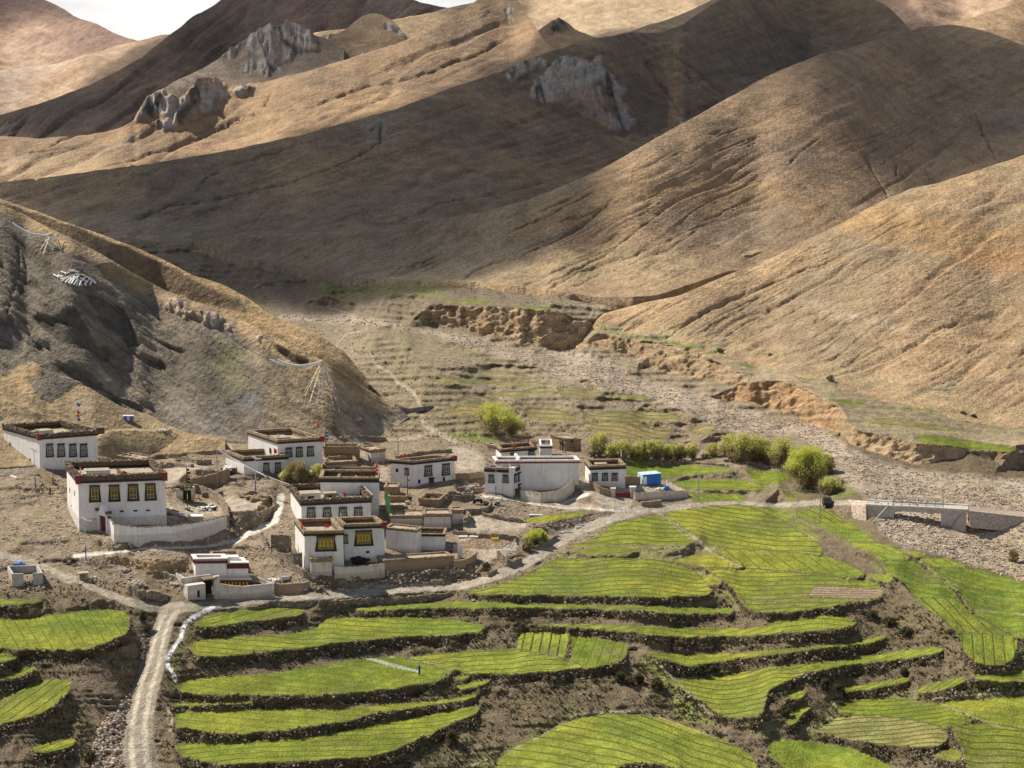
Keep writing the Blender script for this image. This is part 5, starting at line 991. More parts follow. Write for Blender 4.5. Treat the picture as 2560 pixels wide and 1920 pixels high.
def hut(h, fx, fy, w, d, ht, mat=WHITE, name='roof_hut'):
    """small room or store on a roof, part of its house"""
    P0 = h['P'][0]; ht += .75; o = P0 + h['d1'] * fx + h['d3'] * fy; mb = MB(); x, y = h['d1'] * w, h['d3'] * d; o.z = h['zr'] - .02
    mb.box(o, x, y, UP * ht, 0); mb.box(o - h['d1'] * .12 - h['d3'] * .12 + UP * ht, x + h['d1'] * .24, y + h['d3'] * .24, UP * .14, 1)
    mb.box(o + h['d1'] * w * .35 - h['d3'] * .03 + UP * .1, h['d1'] * w * .3, h['d3'] * .03, UP * ht * .7, 2); return mb.build(name, [mat, ROOF, DARKIN], h['root'])
def inner_wall(h, pts_, ht=.8, th=.45, cap=BRUSH, name='roof_wall'):
    ht += .45; mb = MB(); P0 = h['P'][0]
    for (a, b_), (c, d) in zip(pts_[:-1], pts_[1:]):
        A_ = P0 + h['d1'] * a + h['d3'] * b_; B_ = P0 + h['d1'] * c + h['d3'] * d; dd_ = (B_ - A_); L_ = dd_.length; dd_.normalize(); nn = Vector((-dd_.y, dd_.x, 0)); A_.z = h['zr'] - .02
        mb.box(A_ - nn * th / 2, dd_ * L_, nn * th, UP * ht, 0)
        for _ in range(int(L_ * 8)): q = A_ + dd_ * random.random() * L_ + nn * random.uniform(-th / 2, th / 2) + UP * (ht - .05); mb.rock(q, random.uniform(.12, .28), random.choice((0, 0, 1)), .8)
    return mb.build(name, [cap, BRUSHL], h['root'])
# ------------------------------------------------------------------ the village houses
h1 = house('house', "large white house at the far left, behind the house with gold windows", "i 335 300", "i 842 262", "i 5 218", "i 345 612", redcorners=(0,), sq=.1)
for x in (432, 530, 632, 725): win(h1, 'F', 'i', x, 382, 495, 72)
for x, y in ((85, 378), (130, 478), (258, 518)): vent(h1['root'], h1['L'], *tp_('i', x, y), .45, .55, 'wall_slit')
hut(h1, 1.2, 1.6, 2.4, 2.2, .9); inner_wall(h1, [(8, 3.2), (14.5, 3.2)], .8)
h2 = house('house', "large white house with four gold framed windows above a curved courtyard wall", "i 668 660", "i 1430 632", "i 452 548", "i 683 1138", wall=WHITE2, par=1.25, band=.42, redcorners=(0, 1))
for x, a, b_ in ((822, 742, 885), (990, 738, 880), (1153, 732, 875), (1303, 726, 870)): win(h2, 'F', 'i', x, a, b_, 108, 'gold')
for x, y in ((925, 968), (1052, 962), (1171, 957), (1280, 953)): vent(h2['root'], h2['F'], *tp_('i', x, y), .7, .28)
for x, y in ((495, 712), (545, 742), (601, 778), (643, 805)): vent(h2['root'], h2['L'], *tp_('i', x, y), .35, .9, 'wall_slit')
for x, y in ((490, 800), (562, 875), (616, 915)): vent(h2['root'], h2['L'], *tp_('i', x, y), .3, .3, 'wall_slit')
hut(h2, 1.8, 1.3, 4.2, 2.4, 1.1); inner_wall(h2, [(8.2, 6.2), (8.2, 2.6), (9.5, 1.6), (15.0, 1.8)], .75)
h3 = house('house', "tall white house at the back of the village with three grey windows", "h 738 205", "h 1128 182", "h 350 142", "h 738 470", par=.8, band=.35, cap='mud', redcorners=(1,))
for x, a, b_ in ((838, 278, 357), (928, 272, 355), (1024, 266, 350)): win(h3, 'F', 'h', x, a, b_, 66)
vent(h3['root'], h3['L'], *tp_('h', 675, 300), .7, 1.1, 'wall_slit'); hut(h3, .6, 1.2, 2.6, 3.0, .6, ROOFD); inner_wall(h3, [(4.2, 1.4), (8.0, 1.4), (8.0, 4.5)], .55, cap=ROOFD)
h4 = house('house', "low white house with two grey windows, left of the leafy bush", "h 445 352", "h 828 332", "h 188 312", "h 445 512", par=.9, band=.42, cap='mud', wall=WHITE)
for x, a, b_ in ((643, 410, 500), (743, 406, 497)): win(h4, 'F', 'h', x, a, b_, 60)
h5 = house('house', "white house in the middle with four grey windows under a brushwood rim", "h 940 728", "h 1548 700", "h 822 598", "h 940 985", par=1.0, band=.42)
for x, a, b_ in ((1030, 795, 882), (1168, 795, 882), (1305, 793, 880), (1437, 792, 878)): win(h5, 'F', 'h', x, a, b_, 82)
hut(h5, .6, 3.4, 3.6, 2.6, .9, WHITE); inner_wall(h5, [(8.0, 4.6), (8.0, 1.2), (11.5, 1.2)], .85); hut(h5, 5.0, 4.2, 2.2, 1.4, .6, ROOF)
h6 = house('house', "white house wing with one very wide window, red flags on its roof", "r 340 372", "r 762 362", "r 140 248", "r 335 805", par=.85, band=.36, cap='mud')
win(h6, 'F', 'r', 574, 430, 590, 235, 'gold', 4); inner_wall(h6, [(1.2, 1.2), (7.0, 1.2), (7.0, 4.0)], .5, cap=ROOFD)
h7 = house('house', "white house wing with red corner block, right of the roof with red flags", "r 765 300", "r 1200 286", "r 600 232", "r 765 690", par=.85, band=.40, cap='mud', redcorners=(1,))
win(h7, 'F', 'r', 977, 372, 533, 212, 'gold', 4); win(h7, 'F', 'r', 787, 415, 508, 52); vent(h7['root'], h7['F'], *tp_('r', 1018, 596), .6, .4)
h8 = house('house', "plain white windowless house with a black band, directly behind the four window house", "h 1103 528", "h 1608 530", "h 1108 462", "h 1103 830", par=.95, band=.6, cap='mud')
inner_wall(h8, [(3.5, 1.0), (3.5, 4.0)], .7, cap=ROOFD)
h9 = house('house', "white house with a dark red doorway, standing alone on the grey slope", "g 250 388", "g 612 350", "g 56 374", "g 250 618", par=.75, band=.38, cap='mud', redcorners=(1,), square=False)
win(h9, 'F', 'g', 383, 432, 523, 76); win(h9, 'F', 'g', 535, 416, 515, 76); win(h9, 'L', 'g', 197, 455, 515, 40)
vent(h9['root'], h9['F'], *tp_('g', 305, 566), .5, .8, 'wall_slit'); vent(h9['root'], h9['F'], *tp_('g', 518, 546), .45, .8, 'wall_slit'); vent(h9['root'], h9['L'], *tp_('g', 112, 470), .5, .7, 'wall_slit')
door(h9['root'], h9['F'], *tp_('g', 393, 0)[:1], *tp_('g', 425, 0)[:1], tp_('g', 0, 538)[1], tp_('g', 0, 618)[1])
h10 = house('house', "long white house with a red stripe under its rim and a blank front wall", "g 972 382", "g 1688 378", "g 918 348", "g 972 640", par=.62, band=.28, cap='white', bandmat=REDP, deck=1.3, pt=.4)
inner_wall(h10, [(4.6, .4), (4.6, 5.5)], 1.2, .4, WHITE, 'roof_wall')
h11 = house('house', "white corner house with dark windows on two faces, in front of the long blank house", "g 1110 452", "g 1252 392", "g 870 442", "g 1118 702", par=.85, band=.5, cap='mud', redcorners=(0,), red=True, square=False)
for x in (928, 1050): win(h11, 'L', 'g', x, 512, 580, 58)
for x, a, b_ in ((1137, 505, 575), (1170, 488, 565), (1222, 462, 553), (1170, 588, 640), (1225, 575, 632)): win(h11, 'F', 'g', x, a, b_, 26)
door(h11['root'], h11['F'], *tp_('g', 1136, 0)[:1], *tp_('g', 1176, 0)[:1], tp_('g', 0, 632)[1], tp_('g', 0, 700)[1], [WOOD])
h12 = house('house', "white house with three dark windows beside the blue container yard", "g 1780 430", "g 2088 420", "g 1744 376", "g 1776 604", par=.8, band=.42, cap='mud')
for x in (1822, 1910, 1992): win(h12, 'F', 'g', x, 497, 562, 58)
hut(h12, 1.3, .9, 2.2, 1.2, .6, ROOF)
h13 = house('house', "white house behind the long blank house, two grey windows, twig bundles on its rim", "g 1010 285", "g 1318 262", "g 998 242", "g 1010 420", par=.7, band=.36, cap='mud')
win(h13, 'F', 'g', 1118, 322, 375, 58); win(h13, 'F', 'g', 1273, 300, 370, 60)
h14 = house('house', "small white upper room with a white slatted rim, next to the mud brick house", "g 1348 252", "g 1453 252", "g 1340 200", "g 1348 395", par=.6, band=.3, cap='white', pt=.3)
h15 = house('house', "bare mud brick house with one paned window and a flat earth roof", "g 1562 192", "g 1706 196", "g 1440 162", "g 1563 302", wall=ADOBE, par=.2, band=0, cap='mud', deck=.1, pt=.3, square=False)
win(h15, 'F', 'g', 1625, 220, 275, 34); door(h15['root'], h15['L'], *tp_('g', 1524, 0)[:1], *tp_('g', 1542, 0)[:1], tp_('g', 0, 225)[1], tp_('g', 0, 290)[1], [WOOD])
# shrine with red friezes
h16 = house('temple', "small white temple with red dotted friezes above the road junction", "q 525 285", "q 1165 278", "q 375 208", "q 530 660", par=.85, band=.18, cap='white', bandmat=MAROON, pt=.6, deck=.9, cat='temple')
k = MB(); fr = h16['F']; zt_ = h16['zt'] - fr.A.z
prism(k, fr, [(-.1, zt_ - .78), (fr.L + .1, zt_ - .78), (fr.L + .1, zt_ - .22), (-.1, zt_ - .22)], .1, .24, 0)
for i in range(26): x = .2 + i * (fr.L - .4) / 25; prism(k, fr, [(x - .05, zt_ - .40), (x + .05, zt_ - .40), (x + .05, zt_ - .31), (x - .05, zt_ - .31)], .24, .27, 1); prism(k, fr, [(x - .05, zt_ - .98), (x + .05, zt_ - .98), (x + .05, zt_ - .90), (x - .05, zt_ - .90)], .1, .20, 1)
fr2 = h16['L']; prism(k, fr2, [(-.1, zt_ - .78), (fr2.L + .1, zt_ - .78), (fr2.L + .1, zt_ - .22), (-.1, zt_ - .22)], .1, .24, 0)
k.build('frieze', [MAROON, WHITEC], h16['root'])
k = MB(); P1 = h16['P'][1]; d1, d3 = h16['d1'], h16['d3']; zb_ = fr.A.z
k.box(Vector((P1.x, P1.y, zb_ - 1)) + d3 * .2, d1 * 3.6, d3 * 4.0, UP * (zt_ - .9 + 1), 0); k.box(Vector((P1.x, P1.y, zb_ + zt_ - 1.9)) + d3 * .05 - d1 * .0, d1 * 3.75, d3 * .14, UP * .9, 1); k.box(Vector((P1.x, P1.y, zb_ + zt_ - .95)) + d3 * .0, d1 * 3.8, d3 * 1.2, UP * .16, 2); k.box(Vector((P1.x, P1.y, zb_ + zt_ - .9)) + d3 * 1.6, d1 * 2.4, d3 * 1.6, UP * .7, 2)
k.build('wing', [WHITE, MAROON, WHITE], h16['root'])
k = MB(); o = Vector((h16['P'][0].x, h16['P'][0].y, zb_ - .28)); k.box(o - d1 * 1.0 - d3 * .9, d1 * (fr.L + 5.0), d3 * 7.5, UP * .26, 0); k.box(o - d1 * .2 - d3 * .85 - UP * .35, d1 * (fr.L + 4.0), d3 * .25, UP * .34, 1)
for i in range(34): k.cbox(o + d1 * (i * .36) - d3 * .95 - UP * .22, .12, .2, .12, 0, 0, 2)
k.build('terrace', [WHITE, MAROON, GOLD], h16['root'])
k = MB(); o = o + d1 * (fr.L - 1.0) - d3 * .80; k.box(o - UP * 1.5, d1 * 4.6, d3 * .2, UP * 1.15, 0)
for i in range(7): k.box(o + d1 * (.35 + i * .62) - d3 * .05 - UP * 1.05, d1 * .26, d3 * .06, UP * .62, 1)
k.build('window_row', [MAROON, GOLD], h16['root'])
# sheds and low mud buildings
def shed(lab, FL, FR, BL, base, wall=WHITE3, **kw):
    a = dict(par=.3, band=0, cap='mud', pt=.35, deck=.25, cat='shed', sticks=.8); a.update(kw); return house('shed', lab, FL, FR, BL, base, wall, **a)
shed("white shed with a dark roof edge between the large window house and the stony yard", "r 1530 398", "r 1836 402", "r 1545 335", "r 1530 560", WHITE, band=.3, par=.45, deck=1.2)
shed("long low white shed touching the right side of the red corner block house", "r 1203 330", "r 1530 362", "r 1260 290", "r 1203 560", WHITE, par=.2)
shed("brown mud barn, long and flat roofed, above the road bank", "r 1200 680", "r 1932 634", "r 1082 640", "r 1200 812", ADOBE)
shed("little white annex with a rubble foot below the five bay window", "r 410 665", "r 640 660", "r 342 602", "r 412 862", WHITE3)
shed("grey white shed with cracked plaster beside the green hanging banner", "r 1255 208", "r 1608 205", "r 1290 148", "r 1255 310")
shed("grey white shed covered with pale cloths on its roof", "r 1608 190", "r 1905 186", "r 1625 138", "r 1608 345")
shed("small windowless shed with a dark cart porch at the edge of the dusty yard", "r 1908 148", "r 2036 146", "r 1890 112", "r 1908 300")
shed("open topped mud shed with one whitened end wall below the lone doorway house", "g 300 712", "g 474 722", "g 360 662", "g 300 772", ADOBE, deck=.9, par=.4)
shed("white store with firewood heaps, right behind the gold window house", "i 1208 510", "i 1336 484", "i 1010 478", "i 1210 600", WHITE3)
shed("white shed with orange rags on its roof, right of the back house", "h 1545 292", "h 1674 278", "h 1440 262", "h 1550 402")
shed("mud shed with a sheet metal door, under the tall green flagpole", "g 0 610", "g 120 612", "g 20 575", "g 10 715", ADOBE)
shed("grey mud room with small openings behind the temple", "q 850 215", "q 1400 212", "q 800 140", "q 850 420", WHITE3, deck=.9, par=.4)
shed("low mud shed behind the black banded tall house", "h 1215 470", "h 1605 468", "h 1225 440", "h 1215 560", ADOBE, deck=.5)
shed("mud byre next to the brown wreck yard at the back of the village", "h 1135 262", "h 1440 262", "h 1150 236", "h 1135 340", ADOBE, deck=.5)
shed("tiny brown room at the right end of the cracked grey white shed", "r 1612 262", "r 1714 266", "r 1632 240", "r 1612 325", ADOBE, deck=.6)
shed("roofless mud room behind the sheet metal yard, beside the tall prayer pole", "h 1690 690", "h 1860 694", "h 1700 660", "h 1690 745", ADOBE, deck=.9, par=.4)
shed("low stone walled pen right behind the cracked grey white shed", "r 1130 130", "r 1420 118", "r 1150 100", "r 1130 175", STONE2, deck=.8, par=.3)
shed("low mud pen with a sagging rim left of the cloth covered shed", "r 1260 158", "r 1560 165", "r 1280 128", "r 1260 190", ADOBE, deck=.6, par=.3)
shed("mud brick store between the back house and the orange rag shed", "h 1155 402", "h 1425 385", "h 1160 352", "h 1155 448", WHITE3, deck=.8, par=.3)
shed("dark stone hut with a flat roof left of the house with twig bundles", "g 892 240", "g 985 262", "g 900 225", "g 892 290", STONE2, deck=.2)
# ------------------------------------------------------------------ walls
def resample(P, step):
    out = [P[0]]
    for a, b_ in zip(P[:-1], P[1:]):
        n = max(1, int((b_ - a).length / step))
        out += [a.lerp(b_, k / n) for k in range(1, n + 1)]
    return out
def wall(label, line, h, th=.45, mat=STONE, cap=None, name='dry_stone_wall', cat='wall', jit=.12, group=None, sink=.5, stones=3, dyn=True):
    B = [at(*p) for p in tpt(line)]; n0 = len(B); hs = h if isinstance(h, (list, tuple)) else [h] * n0
    segs = []; 
    for i in range(n0 - 1):
        k = max(1, int((B[i + 1] - B[i]).length / .55))
        for q in range(k): segs.append((B[i].lerp(B[i + 1], q / k), hs[i] + (hs[i + 1] - hs[i]) * q / k))
    segs.append((B[-1], hs[-1])); mb = MB(); cp = MB(); rows = []
    for i, (p, hh) in enumerate(segs):
        t = (segs[min(i + 1, len(segs) - 1)][0] - segs[max(i - 1, 0)][0]); t.z = 0; t.normalize(); n = Vector((-t.y, t.x, 0)); n = n if n.y > 0 else -n
        j = lambda a: random.uniform(-a, a); ht = hh + j(jit)
        rows.append([p - UP * sink, p + n * th - UP * sink, p + n * (th * .9 + j(jit * .4)) + UP * ht, p + n * (th * .1 + j(jit * .4)) + UP * ht, n])
    k0 = len(mb.v)
    for r_ in rows: mb.v += [tuple(r_[0]), tuple(r_[1]), tuple(r_[2]), tuple(r_[3])]
    for i in range(len(rows) - 1):
        a = k0 + i * 4; b_ = a + 4
        for q in range(4): mb.f.append((a + q, a + (q + 1) % 4, b_ + (q + 1) % 4, b_ + q)); mb.m.append(1 if q == 2 and cap else 0)
        r_ = rows[i]
        for _ in range(stones):
            w_ = random.random(); p = r_[3].lerp(r_[2], w_).lerp(rows[i + 1][3].lerp(rows[i + 1][2], w_), random.random()); (mb).rock(p - UP * .03, random.uniform(.12, .30), 1 if cap else 0, .6)
    for e in (0, len(rows) - 1): a = k0 + e * 4; mb.f.append((a, a + 1, a + 2, a + 3) if e else (a + 3, a + 2, a + 1, a)); mb.m.append(0)
    bm_ = min(r_[0].z for r_ in rows) + sink; o = mb.build(name, [mat] + ([cap] if cap else []), loc=(B[0].x, B[0].y, bm_)); return tag(o, label, cat, group)
GW = "dry stone walls"
WL_ = (("low stone wall with a sharp bend in the pale yard behind the gold window house", "i 1340 470 1400 500 1560 500 1640 470", .7), ("stone wall edging the slope left of the low two window house", "i 1560 530 1700 560 1830 555", .9), ("long rubble wall between the lone doorway house and the open mud shed", "g 620 640 720 655 860 650", .8),
    ("stone wall behind the mud byre at the back of the village", "h 1140 230 1300 215 1500 205 1680 215", .8), ("stone wall climbing the slope beside the mud brick house", "g 1700 330 1780 360 1830 350", 1.0), ("low wall between the road and the temple heap", "i 1380 1520 1500 1560 1560 1600", .8), ("stone wall above the concrete lane next to the pale threshing yard", "h 640 690 700 760 690 830 600 870", .8),
    ("curved stone wall on the rubble slope left of the very wide window house", "h 590 1060 640 1200 760 1290 900 1330", 1.1), ("stone wall closing the pale yard over the lane", "h 300 870 420 880 560 860", 1.0), ("stone wall below the white curved yard wall by the footpath", "g 560 690 680 700 780 690", .8), ("low stone wall under the grey white sheds facing the dusty yard", "r 2060 210 2090 290 2060 330", 1.0))
for lab_, ln_, h_ in WL_:
    wall(lab_, ln_, h_, .6, STONE, group=GW, jit=.2, stones=5)
wall("curved white courtyard wall with a rubble foot in front of the gold window house", "i 925 1140 985 1232 1200 1258 1500 1248 1700 1212 1850 1168 1958 1118", [3.1, 3.3, 3.3, 3.3, 3.2, 3.0, 2.6], .5, WHITE2, BRUSH, 'courtyard_wall', jit=.05, stones=5)
wall("rough stone wall closing the cluttered yard right of the gold window house", "i 1958 1110 1945 1000 1890 905 1800 845 1720 800 1670 790", [2.4, 1.9, 1.8, 1.6, 1.4, 1.3], .6, group=GW)
wall("white curved yard wall below the white corner house", "g 1180 725 1350 752 1500 742 1590 700 1648 645", [2.0, 2.0, 2.1, 2.2, 2.4], .4, WHITE3, ROOFD, 'courtyard_wall', jit=.05)
wall("pale yard wall in front of the blue container", "e 300 728 500 722 745 705", [1.5, 1.5, 1.4], .4, WHITE3, ROOFD, 'courtyard_wall', jit=.04)
wall("thin wall running back from the road corner beside the blue container yard", "e 745 700 640 630 570 590", [1.3, 1.0, .9], .35, WHITE3, ROOFD, 'courtyard_wall', jit=.04)
wall("brown wall behind the blue container yard, right of the three window house", "e 222 592 350 590", 1.5, .4, ADOBE, None, 'mud_wall', jit=.05)
wall("short mud wall left of the red yard gate", "s 1165 560 1260 612 1370 638", [1.5, 1.3, 1.2], .4, ADOBE, None, 'mud_wall', jit=.08)
wall("temple yard wall, whitewashed, on its left side", "q 150 735 260 815 395 900", [1.5, 1.6, 1.5], .3, WHITE3, None, 'courtyard_wall', jit=.03, stones=0)
wall("streaky whitewashed temple wall beside the road, right of its dark doorway", "q 905 1075 1200 1085 1500 1078 1800 1055 2075 1020", [2.9, 2.4, 2.1, 2.2, 2.2], .3, WHITE3, None, 'courtyard_wall', jit=.04, stones=1)
wall("temple yard wall turning back beside the pile of branches", "q 2075 1000 1950 850 1800 760 1640 690", [2.0, 1.0, .8, .7], .3, WHITE3, None, 'courtyard_wall', jit=.05, stones=1)
wall("white wall on a rubble foot below the four bay window wing", "r 668 885 830 872 1200 835", [2.3, 2.0, 1.9], .35, WHITE3, ROOFD, 'courtyard_wall', jit=.05)
wall("brown mud wall bending round the end of the long mud barn", "r 1932 800 2030 790 2110 755 2170 705 2180 670", [1.9, 1.8, 1.8, 1.6, 1.4], .45, ADOBE, None, 'mud_wall', jit=.06, stones=1)
wall("high stone pen wall just left of the five bay window house", "r -10 600 100 600 205 605", [3.2, 3.2, 3.1], .5, STONE2, group=GW)
wall("stone pen wall below the high pen, left of the rubble foot annex", "r 60 700 150 765 230 790 318 792", [1.6, 2.6, 3.0, 3.1], .5, STONE2, group=GW)
wall("long sagging stone wall slanting down towards the temple rubble", "r 0 655 100 740 200 800 330 865 450 920", [1.5, 1.5, 1.3, 1.2, .9], .8, STONE, group=GW, jit=.25)
wall("retaining wall under the metal drum heap, right of the temple yard", "r 20 1030 150 1050 300 1040 400 985", [1.6, 1.8, 1.8, 1.3], .8, ADOBE, STONE, 'mud_wall', jit=.1)
wall("mud wall topped with stones below the left pale yard", "i 1650 752 1800 742 1900 722 1980 690", [1.6, 2.0, 2.3, 2.2], .6, ADOBE, STONE, 'mud_wall', jit=.12)
wall("short stone wall in the middle of the pale threshing yards", "h 85 702 180 708 272 690", [.9, 1.0, .9], .5, group=GW)
wall("stone pile wall at the yard left of the lit concrete lane", "h 410 690 500 680 560 672", [.4, .6, .4], .6, group=GW, jit=.2)
wall("stone wall behind the far left house running to the white store", "i 850 500 1000 520 1180 560", [1.9, 1.9, 1.6], .5, STONE2, group=GW)
wall("ruined stone wall between the two left pale yards", "i 1350 590 1500 580 1650 585", [.6, .8, .5], .8, group=GW, jit=.25)
wall("mud wall with firewood on top between the stony yards", "i 1690 630 1840 640 1950 640", [.6, .7, .6], .5, group=GW, jit=.15)
wall("uppermost of three low stone terraces under the scree slope", "j 1230 1312 1290 1300 1480 1272", [1.0, .9, .7], .8, ADOBE, STONE, 'dry_stone_wall')
wall("middle one of three low stone terraces under the scree slope", "j 1245 1328 1350 1330 1485 1335", [1.0, 1.1, 1.0], .8, STONE2, group=GW)
wall("lowest of three low stone terraces under the scree slope", "j 1290 1360 1360 1372 1500 1380", [1.0, 1.2, 1.0], .8, STONE2, group=GW)
wall("straight stone wall between the lone doorway house and the corner house", "g 615 552 740 552 868 545", [1.3, 1.4, 1.4], .5, ADOBE, STONE, 'dry_stone_wall')
wall("stone wall behind the roof of the lone doorway house", "g 100 372 330 335 590 318", [.6, .7, .8], .5, group=GW)
wall("stone wall along the sunken plot below the corner house", "g 545 722 660 726 772 716", [.9, .9, .9], .4, STONE2, group=GW)
wall("round stone wall end of the sunken plot by the parked motorbikes", "g 670 845 800 850 900 828 935 780", [.9, .9, .9, .8], .4, STONE2, group=GW)
wall("tumbled stone row above the dusty yard, beside the small green field", "g 845 868 930 885 1050 905 1225 925", [.7, .7, .6, .5], .7, group=GW, jit=.3)
wall("stone wall across the dusty yard above the spread dung cakes", "g 590 1018 800 1050 1000 1065 1170 1080", [.6, .8, .9, 1.0], .5, group=GW)
wall("stone pen wall left of the bright green bush", "g 1172 1085 1170 1130 1195 1165", [1.6, 1.6, 1.3], .6, STONE2, group=GW)
wall("stone wall between the road and the bright green bush", "g 1310 1160 1400 1125 1505 1062", [.8, 1.0, .9], .5, group=GW)
wall("stone wall above the bright green bush near the lane", "g 1290 985 1400 1000 1490 1045", [.7, .8, .8], .5, group=GW)
wall("crumbling stone corner jutting towards the road below the dung cakes", "g 975 1245 1060 1300 1100 1310 1195 1270", [1.5, 1.3, 1.0, 1.2], .7, group=GW, jit=.25)
wall("low stone wall around the little reddish bush by the road", "g 835 1385 900 1395 985 1350", [.7, .8, .6], .5, group=GW)
wall("loose stone wall left of the temple, leading down to the road", "i 1010 1500 1090 1560 1100 1640", [.5, .6, .6], .7, group=GW, jit=.2)
wall("thick heap wall of field stones above the road junction", "a 1110 150 1200 195 1330 205 1450 205", [1.3, 1.4, 1.3, .9], 1.2, group=GW, jit=.25)
wall("stone wall along the road above the topmost left terrace", "a 2212 290 b 150 262 400 262 700 258 1000 240 1300 222 1700 165", [.6, .9, .9, 1.0, 1.0, .8, .4], .5, STONE2, group=GW, jit=.15)
wall("stone wall beside the grove of rounded willows", "e 1070 400 1300 420 1480 455 1650 480", [.6, .6, .5, .5], .5, STONE2, group=GW)
wall("field wall behind the green plots below the willow row", "e 225 378 500 392 800 415 1100 438", [.4, .4, .4, .4], .4, STONE2, group=GW)
wall("stone wall by the ditch, left of the big round willow", "e 1690 540 1760 590 1880 640", [.5, .6, .5], .5, STONE2, group=GW)
wall("mud wall stepping down between the far left house and the gold window house", "i 345 650 400 700 450 740", 1.6, .4, ADOBE, ROOFD, 'mud_wall')
wall("brown spoil wall in front of the container yard", "e 360 780 450 785 535 770", [.8, 1.1, 1.0], .8, ADOBE, None, 'mud_wall', jit=.1)
def pillar(mb, p, w, h, m=0): mb.cbox((p.x, p.y, p.z - .5), w, w, h + .5, 0, 0, m); mb.cbox((p.x, p.y, p.z + h), w * 1.3, w * 1.3, .15, 0, 0, m)
# gateways
A_, B_ = at(*tp_('i', 862, 1118)), at(*tp_('i', 922, 1140)); root = thing('gateway', "white gateway with a pointed top and a dark maroon door beside the curved courtyard wall", 'gateway', A_)
mb = MB(); d = (B_ - A_); d.z = 0; L_ = d.length; d.normalize(); fr = Frame(A_, A_ + d * 3.4, A_.z)
for a in (0, 3.0): mb.cbox(tuple(fr.P(a + .25, -.5, .1)), .5, .7, 3.4, math.atan2(d.y, d.x))
prism(mb, fr, [(-.1, 2.9), (3.6, 2.9), (2.7, 3.7), (1.85, 4.9), (1.6, 4.9), (.8, 3.7)], -.35, .5); mb.build('gate_arch', [WHITE], root)
mb = MB(); prism(mb, fr, [(.5, -.4), (3.0, -.4), (3.0, 2.9), (.5, 2.9)], -.05, .05); mb.build('door', [MAROON], root); mb = MB(); prism(mb, fr, [(-.4, 3.5), (.3, 3.5), (.3, 3.9), (-.4, 3.9)], -.4, .6); prism(mb, fr, [(3.3, 3.5), (4.0, 3.5), (4.0, 3.9), (3.3, 3.9)], -.4, .6); mb.build('stacked_brush', [BRUSH], root)
A_, B_ = at(*tp_('s', 1415, 640)), at(*tp_('s', 1562, 645)); root = thing('gate', "red metal yard gate with a grey rail above, between two cream pillars", 'gate', A_)
fr = Frame(A_, B_, min(A_.z, B_.z)); mb = MB(); prism(mb, fr, [(0, 0), (fr.L, 0), (fr.L, 1.05), (0, 1.05)], -.03, .03); mb.build('gate_leaf', [REDP], root)
mb = MB(); [mb.tube([fr.P(fr.L * k / 12, 1.0), fr.P(fr.L * k / 12, 1.7 + .2 * math.sin(k * math.pi / 12))], .025, 4) for k in range(13)]; mb.tube([fr.P(0, 1.65), fr.P(fr.L, 1.65)], .03, 4); mb.build('railing', [GREYM], root)
mb = MB(); pillar(mb, fr.P(-.45, 0), .8, 1.9); mb.build('pillar', [WHITE3], root); mb = MB(); pillar(mb, fr.P(fr.L + .5, 0), 1.0, 2.0); mb.build('pillar', [WHITE3], root)
# temple forecourt: low room with a doorway
A_ = at(*tp_('q', 392, 1115)); B_ = at(*tp_('q', 745, 1095)); root = thing('gatehouse', "whitewashed temple gatehouse with a small dark window and a deep doorway by the road", 'gatehouse', A_)
fr = Frame(A_, B_, A_.z); mb = MB(); mb.box(fr.P(0, -.8), fr.d * fr.L, -fr.n * 2.0, UP * 3.3, 0); mb.box(fr.P(-.4, 2.5, -2.1), fr.d * (fr.L + 2.2), -fr.n * .3, UP * .9, 0); mb.box(fr.P(fr.L + 1.7, -.8, 0), fr.d * .9, -fr.n * .6, UP * 4.3, 0); mb.build('walls', [WHITE3], root)
mb = MB(); mb.box(fr.P(fr.L + .02, -.6, -1.5), fr.d * 1.66, -fr.n * .1, UP * 3.6, 0); mb.build('doorway', [DARKIN], root); vent(root, fr, *tp_('q', 602, 985), .42, 1.2, 'window'); mb = MB(); mb.box(fr.P(fr.L - .2, 3.0, .1), fr.d * 2.2, -fr.n * 1.9, UP * .25, 0); mb.build('lintel', [WOOD], root)
# unroofed grey block pen
T_ = tpt("i 105 1612 205 1608 285 1604 372 1598"); A_ = at(*T_[0]); root = thing('block_pen', "unroofed grey concrete block pen with a gap in front, beside the left road", 'pen', A_)
B_ = at(*T_[3]); fr = Frame(A_, B_, A_.z); mb = MB(); L_ = fr.L; D_ = -fr.n * 5.0 - fr.d * 1.4; hh = 2.2
for a, b_ in ((0, L_ * .37), (L_ * .68, L_)): mb.box(fr.P(a, -.4), fr.d * (b_ - a), -fr.n * .28, UP * (hh + .4))
mb.box(fr.P(.0, -.4, -.284), fr.d * .3, D_, UP * (hh + .39)); mb.box(fr.P(L_ - .3, -.4, -.284), fr.d * .3, D_, UP * (hh + .39)); mb.box(fr.P(0, -.4, -.29) + D_, fr.d * L_, -fr.n * .28, UP * (hh + .4)); mb.build('block_walls', [CONC], root)
mb = MB(); [mb.rock(fr.P(L_ * (.38 + .3 * random.random()), random.uniform(0, .9), random.uniform(-.8, .2)), random.uniform(.15, .35)) for _ in range(90)]; mb.build('rubble_heap', [STONE], root)

